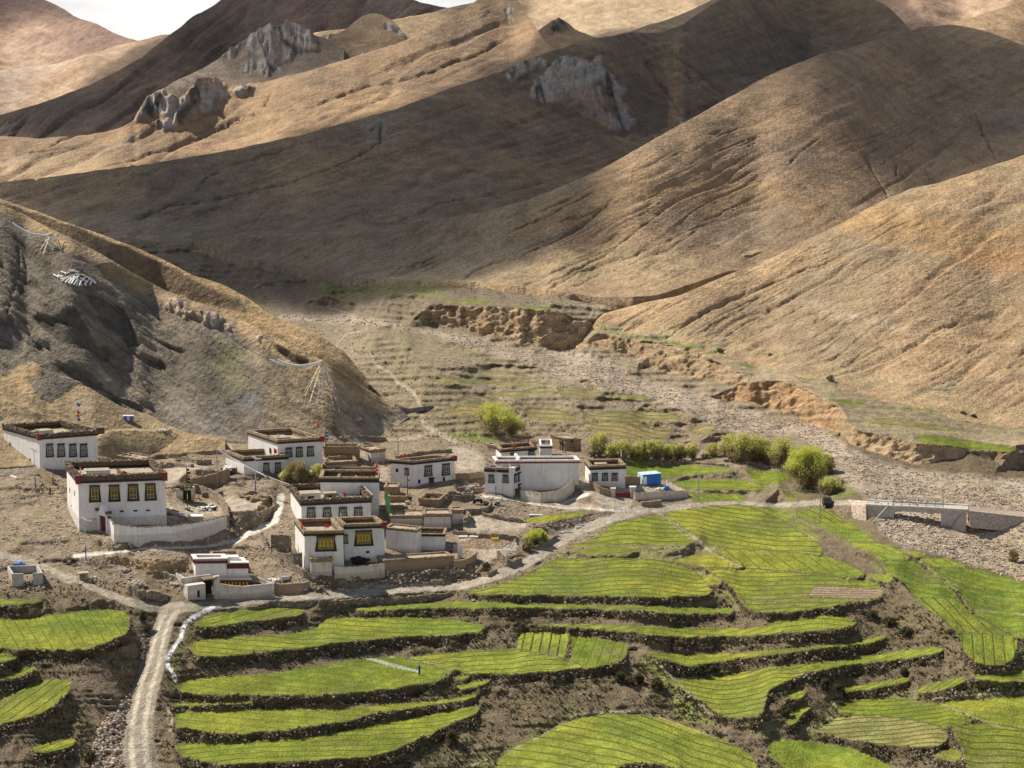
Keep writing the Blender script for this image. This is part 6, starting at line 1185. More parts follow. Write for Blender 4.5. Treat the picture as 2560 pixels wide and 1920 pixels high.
# ------------------------------------------------------------------ trees and bushes
def leafmat(name, c1, c2):
    m, nt, b = newmat(name); oi = nt.nodes.new('ShaderNodeNewGeometry'); n = noise_(nt, oi.outputs['Position'], 1.1, 3, .6); r_ = oi.outputs['Random Per Island']
    f = math_(nt, 'ADD', math_(nt, 'MULTIPLY', ramp_(nt, n, .35, .65), .6), math_(nt, 'MULTIPLY', r_, .4)); nt.links.new(mix_(nt, f, c1, c2), b.inputs['Base Color']); b.inputs['Roughness'].default_value = .7
    tr = nt.nodes.new('ShaderNodeBsdfTranslucent'); tr.inputs['Color'].default_value = (*[min(1, x * 1.2) for x in c2], 1); ms = nt.nodes.new('ShaderNodeMixShader'); ms.inputs[0].default_value = .5
    nt.links.new(b.outputs[0], ms.inputs[1]); nt.links.new(tr.outputs[0], ms.inputs[2]); nt.links.new(ms.outputs[0], nt.nodes['Material Output'].inputs[0]); return m
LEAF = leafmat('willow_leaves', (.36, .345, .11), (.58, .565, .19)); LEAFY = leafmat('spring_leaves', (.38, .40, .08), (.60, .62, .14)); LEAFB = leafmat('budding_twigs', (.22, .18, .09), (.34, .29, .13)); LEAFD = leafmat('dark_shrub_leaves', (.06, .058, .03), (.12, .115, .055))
BARK = flatmat('bark', (.16, .125, .095), .95, 0, .3, 5); TWIG = flatmat('bare_twigs', (.22, .175, .12), .95, 0, .3, 5)
def tree(label, u, v, w, h, leaf=LEAF, name='willow_tree', stems=7, dens=1.0, cat='tree', group=None, low=.16, twig=True, leafs=.17, p=None):
    """u, v: foot in the survey; w, h: width and height in survey pixels"""
    p = p or at(u, v); k = p.y / F; W_m, H_m = w * k * (1.4 if cat == 'tree' else 1.1), h * k * (1.08 if cat == 'tree' else 1.0); root = thing(name, label, cat, p, group); rnd = random.Random(int(u * 7 + v))
    tb = MB(); tips = []
    for s_ in range(stems):
        a = 6.283 * (s_ + rnd.random() * .6) / stems; sp = rnd.uniform(.25, .9) * W_m * .42; x1 = p.x + math.cos(a) * sp * .35; y1 = p.y + math.sin(a) * sp * .35
        tip = Vector((p.x + math.cos(a) * sp, p.y + math.sin(a) * sp, p.z + H_m * rnd.uniform(.62, .9))); mid = Vector((x1, y1, p.z + H_m * .38)); r0 = max(.05, .022 * H_m)
        tb.tube([Vector((p.x + math.cos(a) * .12 * W_m * .3, p.y + math.sin(a) * .1 * W_m * .3, p.z - .3)), mid, tip], [r0, r0 * .6, r0 * .15], 5); tips.append((mid, tip))
        for q in range(3 if twig else 0):
            t_ = rnd.uniform(.35, .8); c = mid.lerp(tip, t_); e = c + Vector((rnd.uniform(-1, 1), rnd.uniform(-1, 1), rnd.uniform(.5, 1.3))) * H_m * .22; tb.tube([c, e], [r0 * .35, r0 * .1], 4)
    tb.build('trunk', [BARK], root)
    # twigs and leaves in clumps all through the crown
    clumps = []; nc = int(26 * dens) + 8
    for _ in range(nc):
        a = rnd.random() * 6.283; z = rnd.random() ** .75; rr = math.sqrt(rnd.random()); prof = math.sin(math.pi * min(1, (z * (1 - low) + low) ** .9)) ** .5 if z < .6 else math.sqrt(max(0, 1 - ((z - .45) / .58) ** 2))
        prof = max(.3, min(1, prof)); clumps.append((Vector((p.x + math.cos(a) * rr * prof * W_m * .44, p.y + math.sin(a) * rr * prof * W_m * .44, p.z + H_m * (low + (1 - low) * z * .93))), (W_m + H_m) * .5 * rnd.uniform(.12, .21)))
    V_, F_, MI = [], [], []; nl = int(52 * dens)
    for c, r_ in clumps:
        for _ in range(nl):
            d = Vector((rnd.gauss(0, 1), rnd.gauss(0, 1), rnd.gauss(0, 1))); d.normalize(); q = c + d * r_ * rnd.random() ** .45; s_ = leafs * rnd.uniform(.6, 1.5); t1 = Vector((rnd.gauss(0, .5), rnd.gauss(0, .5), rnd.gauss(.6, 1))).normalized(); t2 = t1.cross(Vector((rnd.gauss(0, 1), rnd.gauss(0, 1), rnd.gauss(0, 1)))).normalized()
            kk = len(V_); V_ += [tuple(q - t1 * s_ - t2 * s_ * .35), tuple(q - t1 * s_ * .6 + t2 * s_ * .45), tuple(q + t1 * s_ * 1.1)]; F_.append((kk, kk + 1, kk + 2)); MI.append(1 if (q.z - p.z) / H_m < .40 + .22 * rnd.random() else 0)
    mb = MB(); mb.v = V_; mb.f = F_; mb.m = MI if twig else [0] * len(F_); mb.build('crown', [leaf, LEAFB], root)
    if twig:
        tw = MB()
        for _ in range(int(110 * dens)):
            a = rnd.random() * 6.283; e = Vector((p.x + math.cos(a) * W_m * .45 * rnd.random(), p.y + math.sin(a) * W_m * .45 * rnd.random(), p.z + H_m * rnd.uniform(.45, .95))); s_ = Vector((p.x + (e.x - p.x) * .45, p.y + (e.y - p.y) * .45, p.z + H_m * .08)); tw.tube([s_, e], [.03, .012], 3, cap=False)
        tw.build('twigs', [TWIG], root)
    return root
TR = "willow trees along the valley floor"
def T(label, tile, x, y, w, h, **kw): s_ = TILES[tile][2]; u, v = tp_(tile, x, y); return tree(label, u, v, w * s_, h * s_, **kw)
T("larger willow of the pair above the grassy slope", 'k', 995, 1105, 190, 150, leaf=LEAFY, dens=1.8, group=TR)
T("smaller willow at the right of the pair above the grassy slope", 'k', 1100, 1125, 130, 115, leaf=LEAFY, dens=1.3, group=TR)
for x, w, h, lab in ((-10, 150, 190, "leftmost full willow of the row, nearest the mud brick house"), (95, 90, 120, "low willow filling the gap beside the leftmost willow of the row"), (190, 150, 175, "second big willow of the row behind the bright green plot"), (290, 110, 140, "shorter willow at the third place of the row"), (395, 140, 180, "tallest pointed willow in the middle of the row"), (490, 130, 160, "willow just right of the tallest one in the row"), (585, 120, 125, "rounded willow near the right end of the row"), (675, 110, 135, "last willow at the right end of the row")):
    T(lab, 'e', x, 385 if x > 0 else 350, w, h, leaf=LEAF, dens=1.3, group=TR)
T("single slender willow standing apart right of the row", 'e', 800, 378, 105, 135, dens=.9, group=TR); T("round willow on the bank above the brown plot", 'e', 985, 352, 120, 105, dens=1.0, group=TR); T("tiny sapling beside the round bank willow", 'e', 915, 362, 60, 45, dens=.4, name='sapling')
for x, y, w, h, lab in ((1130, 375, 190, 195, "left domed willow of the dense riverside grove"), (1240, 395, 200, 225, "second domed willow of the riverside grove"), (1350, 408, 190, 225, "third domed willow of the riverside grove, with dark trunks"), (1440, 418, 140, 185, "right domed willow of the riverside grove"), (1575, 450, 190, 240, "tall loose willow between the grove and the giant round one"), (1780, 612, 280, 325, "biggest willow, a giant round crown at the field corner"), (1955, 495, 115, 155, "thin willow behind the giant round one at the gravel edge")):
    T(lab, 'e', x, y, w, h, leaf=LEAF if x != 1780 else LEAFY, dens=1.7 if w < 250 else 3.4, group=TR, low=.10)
T("low rounded green bush at the gravel edge near the bridge road", 'e', 1980, 668, 190, 135, leaf=LEAF, dens=1.8, name='bush', cat='bush', low=.08, stems=5)
T("brownish budding bush left of the green one, behind the four window house", 'h', 905, 592, 230, 195, leaf=LEAFB, dens=2.4, name='bush', cat='bush', low=.08); T("yellow green budding bush against the back house wall", 'h', 1080, 590, 120, 180, leaf=LEAF, dens=1.2, name='bush', cat='bush', low=.1); T("small budding bush at the left edge of the brownish one", 'h', 818, 592, 130, 125, leaf=LEAF, dens=1.0, name='bush', cat='bush', low=.05)
T("bright green bush inside the stone pen by the road", 'g', 1315, 1112, 200, 130, leaf=LEAFY, dens=1.8, name='bush', cat='bush', low=.05, stems=5); T("olive bush below the bright green one in the stone pen", 'g', 1248, 1168, 95, 80, leaf=LEAFB, dens=.8, name='bush', cat='bush', low=.05, stems=4)
T("little reddish tipped bush in a stone ring by the road", 'g', 882, 1338, 75, 75, leaf=LEAFD, dens=.7, name='bush', cat='bush', low=.05, stems=4)
SH = "dark shrubs on the terrace banks"
for tl, x, y, w, h, lab in (('c', 935, 905, 120, 100, "left dark shrub of the trio on the bare slope"), ('c', 1025, 945, 120, 90, "lowest dark shrub of the trio on the bare slope"), ('c', 1095, 920, 120, 95, "right dark shrub of the trio on the bare slope"), ('c', 1255, 985, 160, 130, "dark shrub on the tip of the bare slope beside the grassy path"), ('c', 1640, 850, 140, 110, "dark shrub at the left end of the fourth right terrace wall"), ('c', 1740, 835, 110, 80, "smaller shrub beside the one at the terrace wall end"),
    ('d', 490, 985, 130, 120, "dark shrub above the little curved plots"), ('d', 600, 1005, 120, 90, "dark shrub right of the one above the curved plots"), ('d', 1180, 860, 110, 85, "grey green shrub halfway along the lowest long terrace wall"), ('b', 1690, 1450, 190, 150, "big round dark shrub below the lowest left terrace"), ('d', 900, 360, 170, 70, "dark shrub at the top of the bare spur bank"), ('d', 1050, 420, 190, 70, "dark shrub in the middle of the bare spur bank"), ('d', 1200, 500, 170, 70, "dark shrub at the foot of the bare spur bank"),
    ('a', 1230, 390, 120, 110, "dark shrub on the corner of the large left field"), ('a', 780, 1590, 140, 100, "dark shrub near the bottom left bank edge"), ('a', 1280, 480, 80, 45, "round dark hole like shrub beside the road gully"), ('d', 150, 1190, 150, 80, "grey green shrub between the tiny curved plots"), ('l', 1100, 815, 70, 45, "dark shrub beyond the river above the orange cliff"), ('l', 750, 676, 50, 25, "small shrub by the far green strip beyond the river"), ('l', 455, 648, 80, 28, "wide low shrub left end of the far green strip"), ('l', 1865, 1008, 60, 24, "left one of two shrubs at the foot of the right hill"), ('l', 1922, 1026, 50, 28, "right one of two shrubs at the foot of the right hill"), ('o', 2110, 830, 150, 150, "brown shrub on the gravel bank below the bridge"), ('j', 1480, 862, 60, 50, "dark shrub on the sunlit ridge above the village")):
    if tl == 'j': continue
    T(lab, tl, x, y, w * .72, h * .8, leaf=LEAFD if tl != 'o' else LEAFB, dens=1.0 if w > 90 else .5, name='shrub', cat='shrub', low=.02, stems=4, group=SH, twig=False, leafs=.14)
# ------------------------------------------------------------------ survey of everything built so far, for what stands on it
bpy.context.view_layer.update(); _dg = bpy.context.evaluated_depsgraph_get()
def sight(u, v, want=None):
    """first surface met along a sight line (optionally the first of that name)"""
    d = ray(u, v).normalized(); o = Vector((0, 0, CAMZ))
    for _ in range(6):
        ok, loc, nor, idx, ob, mt = SC.ray_cast(_dg, o, d)
        if not ok: return None, None
        if want is None or ob.name.startswith(want): return loc, nor
        o = loc + d * .3
    return None, None
def drop(x, y, z0=400):
    o = Vector((x, y, z0))
    for _ in range(6):
        ok, loc, nor, idx, ob, mt = SC.ray_cast(_dg, o, Vector((0, 0, -1)))
        if not ok: return None
        if ob.get('kind') == 'structure' and not ob.name.startswith('clouds'): return loc
        o = loc - Vector((0, 0, .05))
    return None
def st(tile, x, y, want=None):
    l, n = sight(*tp_(tile, x, y), want); return l if l is not None else at(*tp_(tile, x, y))
# ------------------------------------------------------------------ bridge
Al, Ar = at(*tp_('t', 700, 572)), at(*tp_('t', 1720, 655)); yb = (Al.y + Ar.y) / 2
uL, vL = tp_('t', 780, 322); uR, vR = tp_('t', 2130, 385); ztop = (world(uL, vL, Al.y)[2] + world(uR, vR, Ar.y)[2]) / 2
A_ = Vector((world(*tp_('t', 310, 300), Al.y)[0], Al.y, ztop)); B_ = Vector((world(*tp_('t', 2130, 385), Ar.y - 4)[0], 0, ztop)); B_.y = on_z(*tp_('t', 2130, 378), ztop).y; A_ = on_z(*tp_('t', 310, 290), ztop)
root = thing('bridge', "low concrete road bridge with rubble wing walls over the dry riverbed", 'bridge', (A_.x, A_.y, ztop - 3)); fr = Frame(A_, B_, ztop); L_ = fr.L
def bx_(s_): return fr.loc(*tp_('t', s_, 340))[0]
a0, a1, b0, b1 = bx_(470), bx_(800), bx_(1612), bx_(2050); zlow = fr.loc(*tp_('t', 800, 590))[1] - 2.5
mb = MB(); mb.box(fr.P(0, -.32, .25), fr.d * L_, -fr.n * 4.2, UP * .30, 0); mb.box(fr.P(0, -.02, .3), fr.d * L_, -fr.n * .35, UP * .22, 1); mb.box(fr.P(0, -.02, -3.6), fr.d * L_, -fr.n * .35, UP * .22, 1); mb.build('deck', [CONC, CONCL], root)
mb = MB(); mb.box(fr.P(a1 - .3, -.95, .0), fr.d * (b0 - a1 + .6), -fr.n * .5, UP * .62); mb.box(fr.P(a1 - .3, -.95, -3.2), fr.d * (b0 - a1 + .6), -fr.n * .5, UP * .62); mb.build('girder', [CONC], root)
for p0, p1 in ((a0 - 1.6, a1), (b0, b1)):
    mb = MB(); mb.box(fr.P(p0, zlow, .05), fr.d * (p1 - p0), -fr.n * 3.8, UP * (-.325 - zlow)); mb.build('abutment', [CONC], root)
RUB = wallmat('rubble_masonry', (.50, .45, .38), (.38, .33, .27), .5, blocks=.8)
for s_, sg in ((bx_(345), 1), (b1, -1)):
    mb = MB(); pr = [fr.P(s_, -.34, .1), fr.P(s_, zlow, 1.2), fr.P(s_ + sg * (a1 - bx_(345)) * .82, zlow, 1.4), fr.P(s_ + sg * .5, -.34, .15)]; bk = [p - fr.n * 1.4 for p in pr]
    mb.hexa([bk[1], bk[2], pr[2], pr[1], bk[0], bk[3], pr[3], pr[0]]); mb.build('wing_wall', [RUB], root)
r0, r1 = bx_(778), bx_(1645)
for off in (.12, -3.8):
    mb = MB(); n_ = 7
    for k in range(n_): mb.tube([fr.P(r0 + (r1 - r0) * k / (n_ - 1), .2, off), fr.P(r0 + (r1 - r0) * k / (n_ - 1), 1.05, off)], .05, 5)
    for z in (.5, .75, 1.0): mb.tube([fr.P(r0, z, off), fr.P(r1, z, off)], .035, 4)
    mb.build('railing', [CHAR], root)
pf = thing('prayer_flags', "small coloured prayer flags tied along the bridge railing", 'prayer flags', A_)
for k in range(46):
    s_ = r0 + (r1 - r0 + 1) * random.random() if k > 16 else random.uniform(0, r0); z = random.uniform(.35, 1.1) if k > 16 else random.uniform(.2, .5); w = random.uniform(.2, .45); o_ = random.choice((.2, -3.7))
    fl_ = MB(); fl_.box(fr.P(s_, z, o_), fr.d * w, fr.n * .02, UP * random.uniform(.15, .3)); fl_.build('flag', [(YELC, SHEETL, GREENF, WHITEC)[k % 4]], pf)
# ramps that join the deck to the road on both banks
for s_, (tx, ty) in ((0, ('o', (600, 283))), (L_, ('o', (2212, 395)))):
    g_ = at(*tp_(tx, *ty)); mb = MB(); p = fr.P(s_, -.10, .2); q = fr.P(s_, -.10, -3.8); sh_ = Vector((0, -2.6, 0)); e1 = Vector((g_.x, g_.y - 2.5, g_.z + .1)); e2 = Vector((g_.x, g_.y + 2.5, g_.z + .1)); dn = Vector((0, 0, -2.6))
    if s_ == 0: mb.hexa([e1 + dn + sh_, p + dn + sh_ * .4, q + dn, e2 + dn, e1, p, q, e2])
    else: mb.hexa([p + dn + sh_, e1 + dn + sh_, e2 + dn, q + dn, p, e1, e2, q])
    o = mb.build('road_ramp', [flatmat('ramp_gravel', (.42, .335, .26), .95, 0, .45, 2.5)]); o['kind'] = 'structure'
mb = MB(); mb.tube([fr.P(bx_(670), -.1, .35), on_z(*tp_('t', 430, 585), at(*tp_('t', 430, 585)).z + .2)], .10, 5); tag(mb.build('pipe', [CONCL], loc=A_), "pale pipe leaning from the bridge deck down to the gravel", 'pipe')
# ------------------------------------------------------------------ posts, lamps and wires
def lamp(label, tile, x, yb, yt, g="solar street lamps"):
    p = at(*tp_(tile, x, yb)); h = (yb - yt) * TILES[tile][2] * p.y / F * 1.02; r_ = thing('street_lamp', label, 'street lamp', p, g)
    mb = MB(); mb.tube([p - UP * .3, p + UP * h * .32], .11, 6, 1); mb.tube([p + UP * h * .32, p + UP * h], [.085, .06], 6, 0); mb.build('pole', [STEEL, BLUEP], r_)
    mb = MB(); mb.tube([p + UP * h * .93, p + UP * (h * .95) + Vector((.8, -.3, .1))], .035, 4); mb.cbox(p + Vector((.95, -.35, h * .95 + .08)), .7, .28, .12, -.3); mb.build('lamp_head', [STEEL], r_)
    mb = MB(); mb.cbox(p + Vector((-.1, 0, h - .02)), 1.1, .75, .05, -.3, .5); mb.build('solar_panel', [STEEL], r_)
lamp("solar street lamp with blue foot in front of the far left house", 'i', 306, 765, 425); lamp("solar street lamp with blue foot beside the concrete path and gateway", 'i', 743, 1380, 1015)
lamp("solar street lamp with blue foot in front of the low two window house", 'h', 550, 652, 352); lamp("solar street lamp with blue foot at the white corner house", 'g', 967, 692, 420)
def pole(label, tile, x, yb, yt, wood=True, arm=False):
    p = at(*tp_(tile, x, yb)); h = (yb - yt) * TILES[tile][2] * p.y / F * 1.02; r_ = thing('utility_pole', label, 'pole', p, "power poles"); mb = MB(); mb.tube([p - UP * .3, p + UP * h], [.13, .085], 6); mb.build('post', [CONC], r_)
    mb = MB(); mb.cbox(p + UP * (h - .35), 1.3, .1, .1, .2); [mb.tube([p + Vector((k, k * .2, h - .25)), p + Vector((k, k * .2, h - .05))], .045, 5) for k in (-.55, 0, .55)]; mb.build('crossarm', [WOOD], r_); return p + UP * h
pw = pole("grey power pole on the bank left of the low two window house", 'i', 1880, 740, 415); p1_ = pole("grey power pole in the green plot beside the container yard", 'e', 851, 745, 490); p2_ = pole("grey power pole in the plot beside the bridge road", 'e', 1899, 885, 640)
pole("thin grey pole leaning on the long blank white wall", 'g', 1572, 590, 320); pole("thin grey pole on the slope behind the lone doorway house", 'h', 1782, 360, 205)
mb = MB(); hc = h5['out'][3]
for k in range(2):
    a = pw + Vector((k * .5, 0, -.1)); b_ = Vector((hc.x, hc.y, h5['zt'] + .1 - k * .35)); mb.tube([a.lerp(b_, t_) - UP * (2.2 * t_ * (1 - t_)) for t_ in [i / 12 for i in range(13)]], .045, 4)
tag(mb.build('cable', [STEEL], loc=pw), "pair of pale cables sagging from a pole to the middle house corner", 'cable')
mb = MB(); a, b_ = p1_, p2_; mb.tube([a.lerp(b_, t_) - UP * (3.2 * t_ * (1 - t_)) for t_ in [i / 14 for i in range(15)]], .02, 3); tag(mb.build('cable', [GREYM], loc=p1_), "thin wire between the two poles along the bridge road", 'cable')
# flag poles with cloths
def flag(label, p, h, cloth, w=.5, hh=1.0, pole_r=.035, polem=WOOD, many=0, name='roof_flag', lean=0.0, g="flags on the house roofs"):
    r_ = thing(name, label, 'flag', p, g); mb = MB(); top = p + Vector((lean, 0, h)); mb.tube([p - UP * .2, top], pole_r, 5); mb.build('pole', [polem], r_)
    mb = MB(); n = max(1, many)
    for k in range(n):
        zb = h - hh * (k + 1) if n > 1 else h - hh; base = p + Vector((lean, 0, 0)) + UP * (zb + .03); ww = w * random.uniform(.8, 1.1); m_ = k % len(cloth) if n > 1 else 0; kk = len(mb.v); S = 5
        for i in range(S + 1):
            t_ = i / S; off = Vector((ww * t_, -.12 * math.sin(t_ * 5 + k), -.18 * t_ * hh)); mb.v += [tuple(base + off), tuple(base + off + UP * hh * (.95 - .25 * t_))]
        for i in range(S): mb.f.append((kk + 2 * i, kk + 2 * i + 2, kk + 2 * i + 3, kk + 2 * i + 1)); mb.m.append(m_)
    mb.build('cloth', cloth, r_); return r_
def rooft(h, fx, fy): p = h['P'][0] + h['d1'] * fx + h['d3'] * fy; p.z = h['zr']; return p
def edge(h, fx, fy=.3): p = h['P'][0] + h['d1'] * fx + h['d3'] * fy; p.z = h['zt']; return p
flag("orange red cloth on the roof of the gold window house", rooft(h2, 8.2, 1.3), 1.9, [REDF], .8, .9); flag("striped prayer pole at the left front roof corner of the gold window house", rooft(h2, .6, .8), 3.0, [REDF, WHITEC, YELC], .25, .35, many=4)
flag("white scarf on a stick at the far left house roof", rooft(h1, 1.6, 3.2), 1.9, [WHITEC], .9, .7); flag("tall pole with white, blue and red cloths right behind the far left house", edge(h1, 12.2, 9), 4.4, [BLUEC, WHITEC, REDF, ORNG], .6, .75, many=5, name='flag_pole')
flag("white rag on a stick behind the gold window house roof", edge(h2, 12.5, 13), 1.3, [WHITEC], .4, .6); flag("small orange rag at the right rear roof corner of the gold window house", edge(h2, 15.6, 5), 1.2, [ORNG], .5, .5)
flag("red flag on a white stick at the right end of the back house roof", edge(h3, 8.6, 1.2), 2.8, [REDF], .5, .9); flag("red cloth on the roof edge of the low two window house", edge(h4, 6.3, .6), 1.4, [REDF], .5, 1.1); flag("white and grey scarves at the front corner of the back house", edge(h3, .1, .2), 1.2, [WHITEC], .4, .6)
flag("slanting red flag at the left front of the very wide window house", edge(h6, .1, 1.4), 1.7, [REDF], .35, 1.5, lean=-.35); flag("red flag in the middle of the very wide window house roof", rooft(h6, 4.0, 2.4), 2.0, [REDF], .7, .7); flag("white prayer stick between the two wings with large windows", edge(h7, -.3, 1.4), 1.8, [WHITEC, YELC], .3, .4, many=3)
flag("narrow red flag on the four window house roof", rooft(h5, 8.4, 3.0), 2.0, [REDF], .35, 1.0); flag("cluster of orange and red cloths at the right of the windowless black banded house", edge(h8, 10.5, 2), 2.8, [ORNG, REDF], .5, .7, many=4)
flag("red flag on the left roof edge of the lone doorway house", edge(h9, -.6, 1.3), 1.6, [REDF], .6, .9); flag("red flag on the roof of the house with twig bundles", edge(h13, 6.3, 2.0), 1.5, [REDF], .45, .8); flag("tiny red flag on the three dark window house", rooft(h12, 4.6, .9), 1.3, [REDF], .35, .4); flag("white prayer stick behind the three dark window house", edge(h12, 7.1, 5), 2.3, [WHITEC], .25, 1.6)
flag("pale prayer stick on the white corner house roof", rooft(h11, .4, .9), 2.4, [WHITEC], .3, 1.2); flag("white mast at the left corner of the long blank house", edge(h10, .2, 3.6), 1.6, [WHITEC], .3, 1.3)
def tw(h, fx, lab):
    p = edge(h, fx, .2); mb = MB()
    for _ in range(60): a = random.random() * 6.28; mb.tube([p, p + Vector((math.cos(a) * .8, math.sin(a) * .8, random.uniform(.7, 1.5)))], .035, 3, random.choice((0, 0, 1)))
    tag(mb.build('twig_bundle', [BRUSHL, ORNG], loc=p), lab, 'twigs', "twig bundles on the roof rim")
tw(h13, 2.7, "left twig bundle on the rim of the house behind the long blank one"); tw(h13, 7.6, "right twig bundle on the rim, beside the small white upper room")
def mast(label, tile, x, yb, yt, bands, clothm, many):
    p = at(*tp_(tile, x, yb)); h = (yb - yt) * TILES[tile][2] * p.y / F; r_ = thing('prayer_pole', label, 'pole', p, "tall prayer poles"); mb = MB(); n = len(bands)
    for k, b_ in enumerate(bands): mb.tube([p + UP * (h * k / n), p + UP * (h * (k + 1) / n)], .13 if k == 0 else .09, 6, b_)
    mb.cbox(p + UP * .1, .9, .9, .5, 0, 0, 3); mb.build('pole', [GREENP, YELC, WOOD, CONC], r_); mb = MB()
    for k in range(many): z = h * (.62 + .36 * k / many); mb.box(p + Vector((.05, 0, z)), Vector((random.uniform(.3, .7), -.1, -.05)), Vector((0, .02, 0)), UP * h * .05, k % len(clothm))
    mb.build('cloth', clothm, r_)
mast("tall green prayer pole with black cloths in the yard right of the gold window house", 'i', 1622, 950, 560, (0, 0, 1, 0, 0, 0, 2, 2), [BLACK, BLACK, ORNG], 5); mast("green prayer pole with yellow foot in front of the lone doorway house", 'g', 205, 762, 478, (1, 0, 0, 0, 0, 2), [WHITEC, ORNG], 3)
mast("prayer pole with blue and yellow rags at the right corner of the back house", 'h', 1157, 390, 105, (2, 2, 2, 2), [YELC, BLUEC, WHITEC, BLUEC], 7)
p = at(*tp_('h', 1692, 905)); hh = 265 * .28933 * p.y / F; r_ = thing('banner', "long pale green banner hanging from a pole beside the grey white sheds", 'banner', p); mb = MB(); mb.tube([p, p + Vector((-.3, 0, hh + .8))], .07, 5); mb.build('pole', [WOOD], r_)
mb = MB(); k0 = 0
for i in range(13):
    t_ = i / 12; w = .25 + .75 * math.sin(math.pi * min(1, t_ * 1.1)); z = hh * (1 - t_) + .3; x = -.3 + .75 * t_; mb.v += [tuple(p + Vector((x - w * .5, -.2 + .15 * math.sin(i), z))), tuple(p + Vector((x + w * .5, -.3 - .15 * math.sin(i * 1.3), z - .2)))]
for i in range(12): mb.f.append((2 * i, 2 * i + 1, 2 * i + 3, 2 * i + 2)); mb.m.append(0)
mb.build('cloth', [GREENF], r_)
def rope(label, A_, B_, sag, n=26, cols=(YELC, BLUEC, WHITEC, REDF, GREENF), sz=.3, wide=1.0):
    r_ = thing('prayer_flag_string', label, 'prayer flags', A_, "strings of prayer flags"); mb = MB(); P_ = [A_.lerp(B_, t_) - UP * (sag * 4 * t_ * (1 - t_)) for t_ in [i / 16 for i in range(17)]]; mb.tube(P_, .03, 3); mb.build('rope', [WHITEC], r_); mb = MB()
    for k in range(n): t_ = (k + .5) / n; c = A_.lerp(B_, t_) - UP * (sag * 4 * t_ * (1 - t_)); d_ = (B_ - A_).normalized(); mb.box(c - UP * sz * 1.1, d_ * sz * wide, Vector((.01, .02, 0)), UP * sz, k % len(cols))
    mb.build('flags', list(cols), r_)
hb = h5['out'][1]; rope("bright flag string falling from the tall house to the four window house corner", st('h', 1410, 505), Vector((hb.x, hb.y + 1, h5['zt'] + .3)), .2, 24, sz=.36)
def flagcone(label, top, foot, mast_u, nb, rad, ends, g):
    r_ = thing('prayer_flag_tent', label, 'prayer flags', foot, g); mb = MB(); mb.tube([foot - UP * .5, top], .2, 6); mb.build('mast', [WHITEC], r_); H_ = (top - foot).length
    for k in range(nb):
        a = 6.283 * k / nb; gx_, gy_ = foot.x + math.cos(a) * rad, foot.y + math.sin(a) * rad * .8; q = drop(gx_, gy_) or Vector((gx_, gy_, foot.z)); e = q.lerp(top, .02 if q.z < top.z else .5); mb = MB(); n = 26; mb.tube([top, e], .03, 3, 0)
        d_ = (e - top); s_ = Vector((-math.sin(a), math.cos(a), 0))
        for i in range(n):
            c = top + d_ * ((i + .6) / n); mb.box(c - s_ * .12, s_ * .36, Vector((.01, .01, .0)), d_ / n * .7, random.choice((0, 0, 0, 0, 0, 1, 2, 2, 3, 4)))
        mb.build('flag_line', [WHITEC, REDF, YELC, BLUEC, GREENF], r_)
    for j, e in enumerate(ends):
        mb = MB(); P_ = [top.lerp(e, i / 14) - UP * ((top - e).length * .10 * 4 * (i / 14) * (1 - i / 14)) for i in range(15)]; mb.tube(P_, .06, 4)
        for i in range(40):
            t_ = i / 40; c = top.lerp(e, t_) - UP * ((top - e).length * .10 * 4 * t_ * (1 - t_)); mb.box(c - UP * .4, (e - top).normalized() * .45, Vector((.01, .02, 0)), UP * .42, 0)
        mb.build('long_line', [WHITEC], r_)
PG = "tent shaped prayer flag masts on the slopes"
foot = st('j', 1860, 1180); tz = world(*tp_('j', 1860, 968), foot.y)[2]; flagcone("large tent of prayer flags on a white mast on the slope above the back house", Vector((foot.x, foot.y, float(tz))), foot, 0, 14, 4.2, [st('j', 1470, 930) + UP * .5, st('j', 1600, 1000) + UP * 1.5], PG)
foot = st('j', 292, 318); tz = world(*tp_('j', 292, 238), foot.y)[2]; flagcone("smaller tent of prayer flags high on the dark scree slope at the left", Vector((foot.x, foot.y, float(tz))), foot, 0, 10, 3.6, [st('j', 72, 185) + UP * .5], PG)
# white stone lettering laid on the slope
STR = ["360 520 400 490 440 478", "375 505 350 500", "380 525 410 495", "395 530 430 490", "410 535 445 488", "425 540 455 487", "440 545 450 515", "455 545 480 500", "470 545 465 520 490 498", "485 540 510 510", "500 545 490 525", "440 478 480 482 520 500 555 528", "530 520 520 540", "540 525 555 530", "460 500 500 520", "310 478 330 492 360 490", "345 480 335 500", "355 462 380 472 400 465", "385 468 378 480", "400 455 420 452 440 462 455 468", "425 452 415 462", "510 500 535 525", "400 500 420 520", "445 500 470 530"]
rl = thing('stone_lettering', "white stones laid out as large script on the dark scree slope", 'lettering', st('j', 430, 520, 'scree'))
for s_ in STR:
    v_ = [float(x) for x in s_.split()]; q_ = [st('j', v_[i], v_[i + 1], 'scree') + Vector((0, -.25, .22)) for i in range(0, len(v_), 2)]
    mb = MB(); pp = resample(q_, .8); mb.tube([p_ + Vector((random.uniform(-.08, .08), 0, random.uniform(-.08, .08))) for p_ in pp], [random.uniform(.12, .24) for _ in pp], 5); mb.build('stroke', [WHITEC], rl)
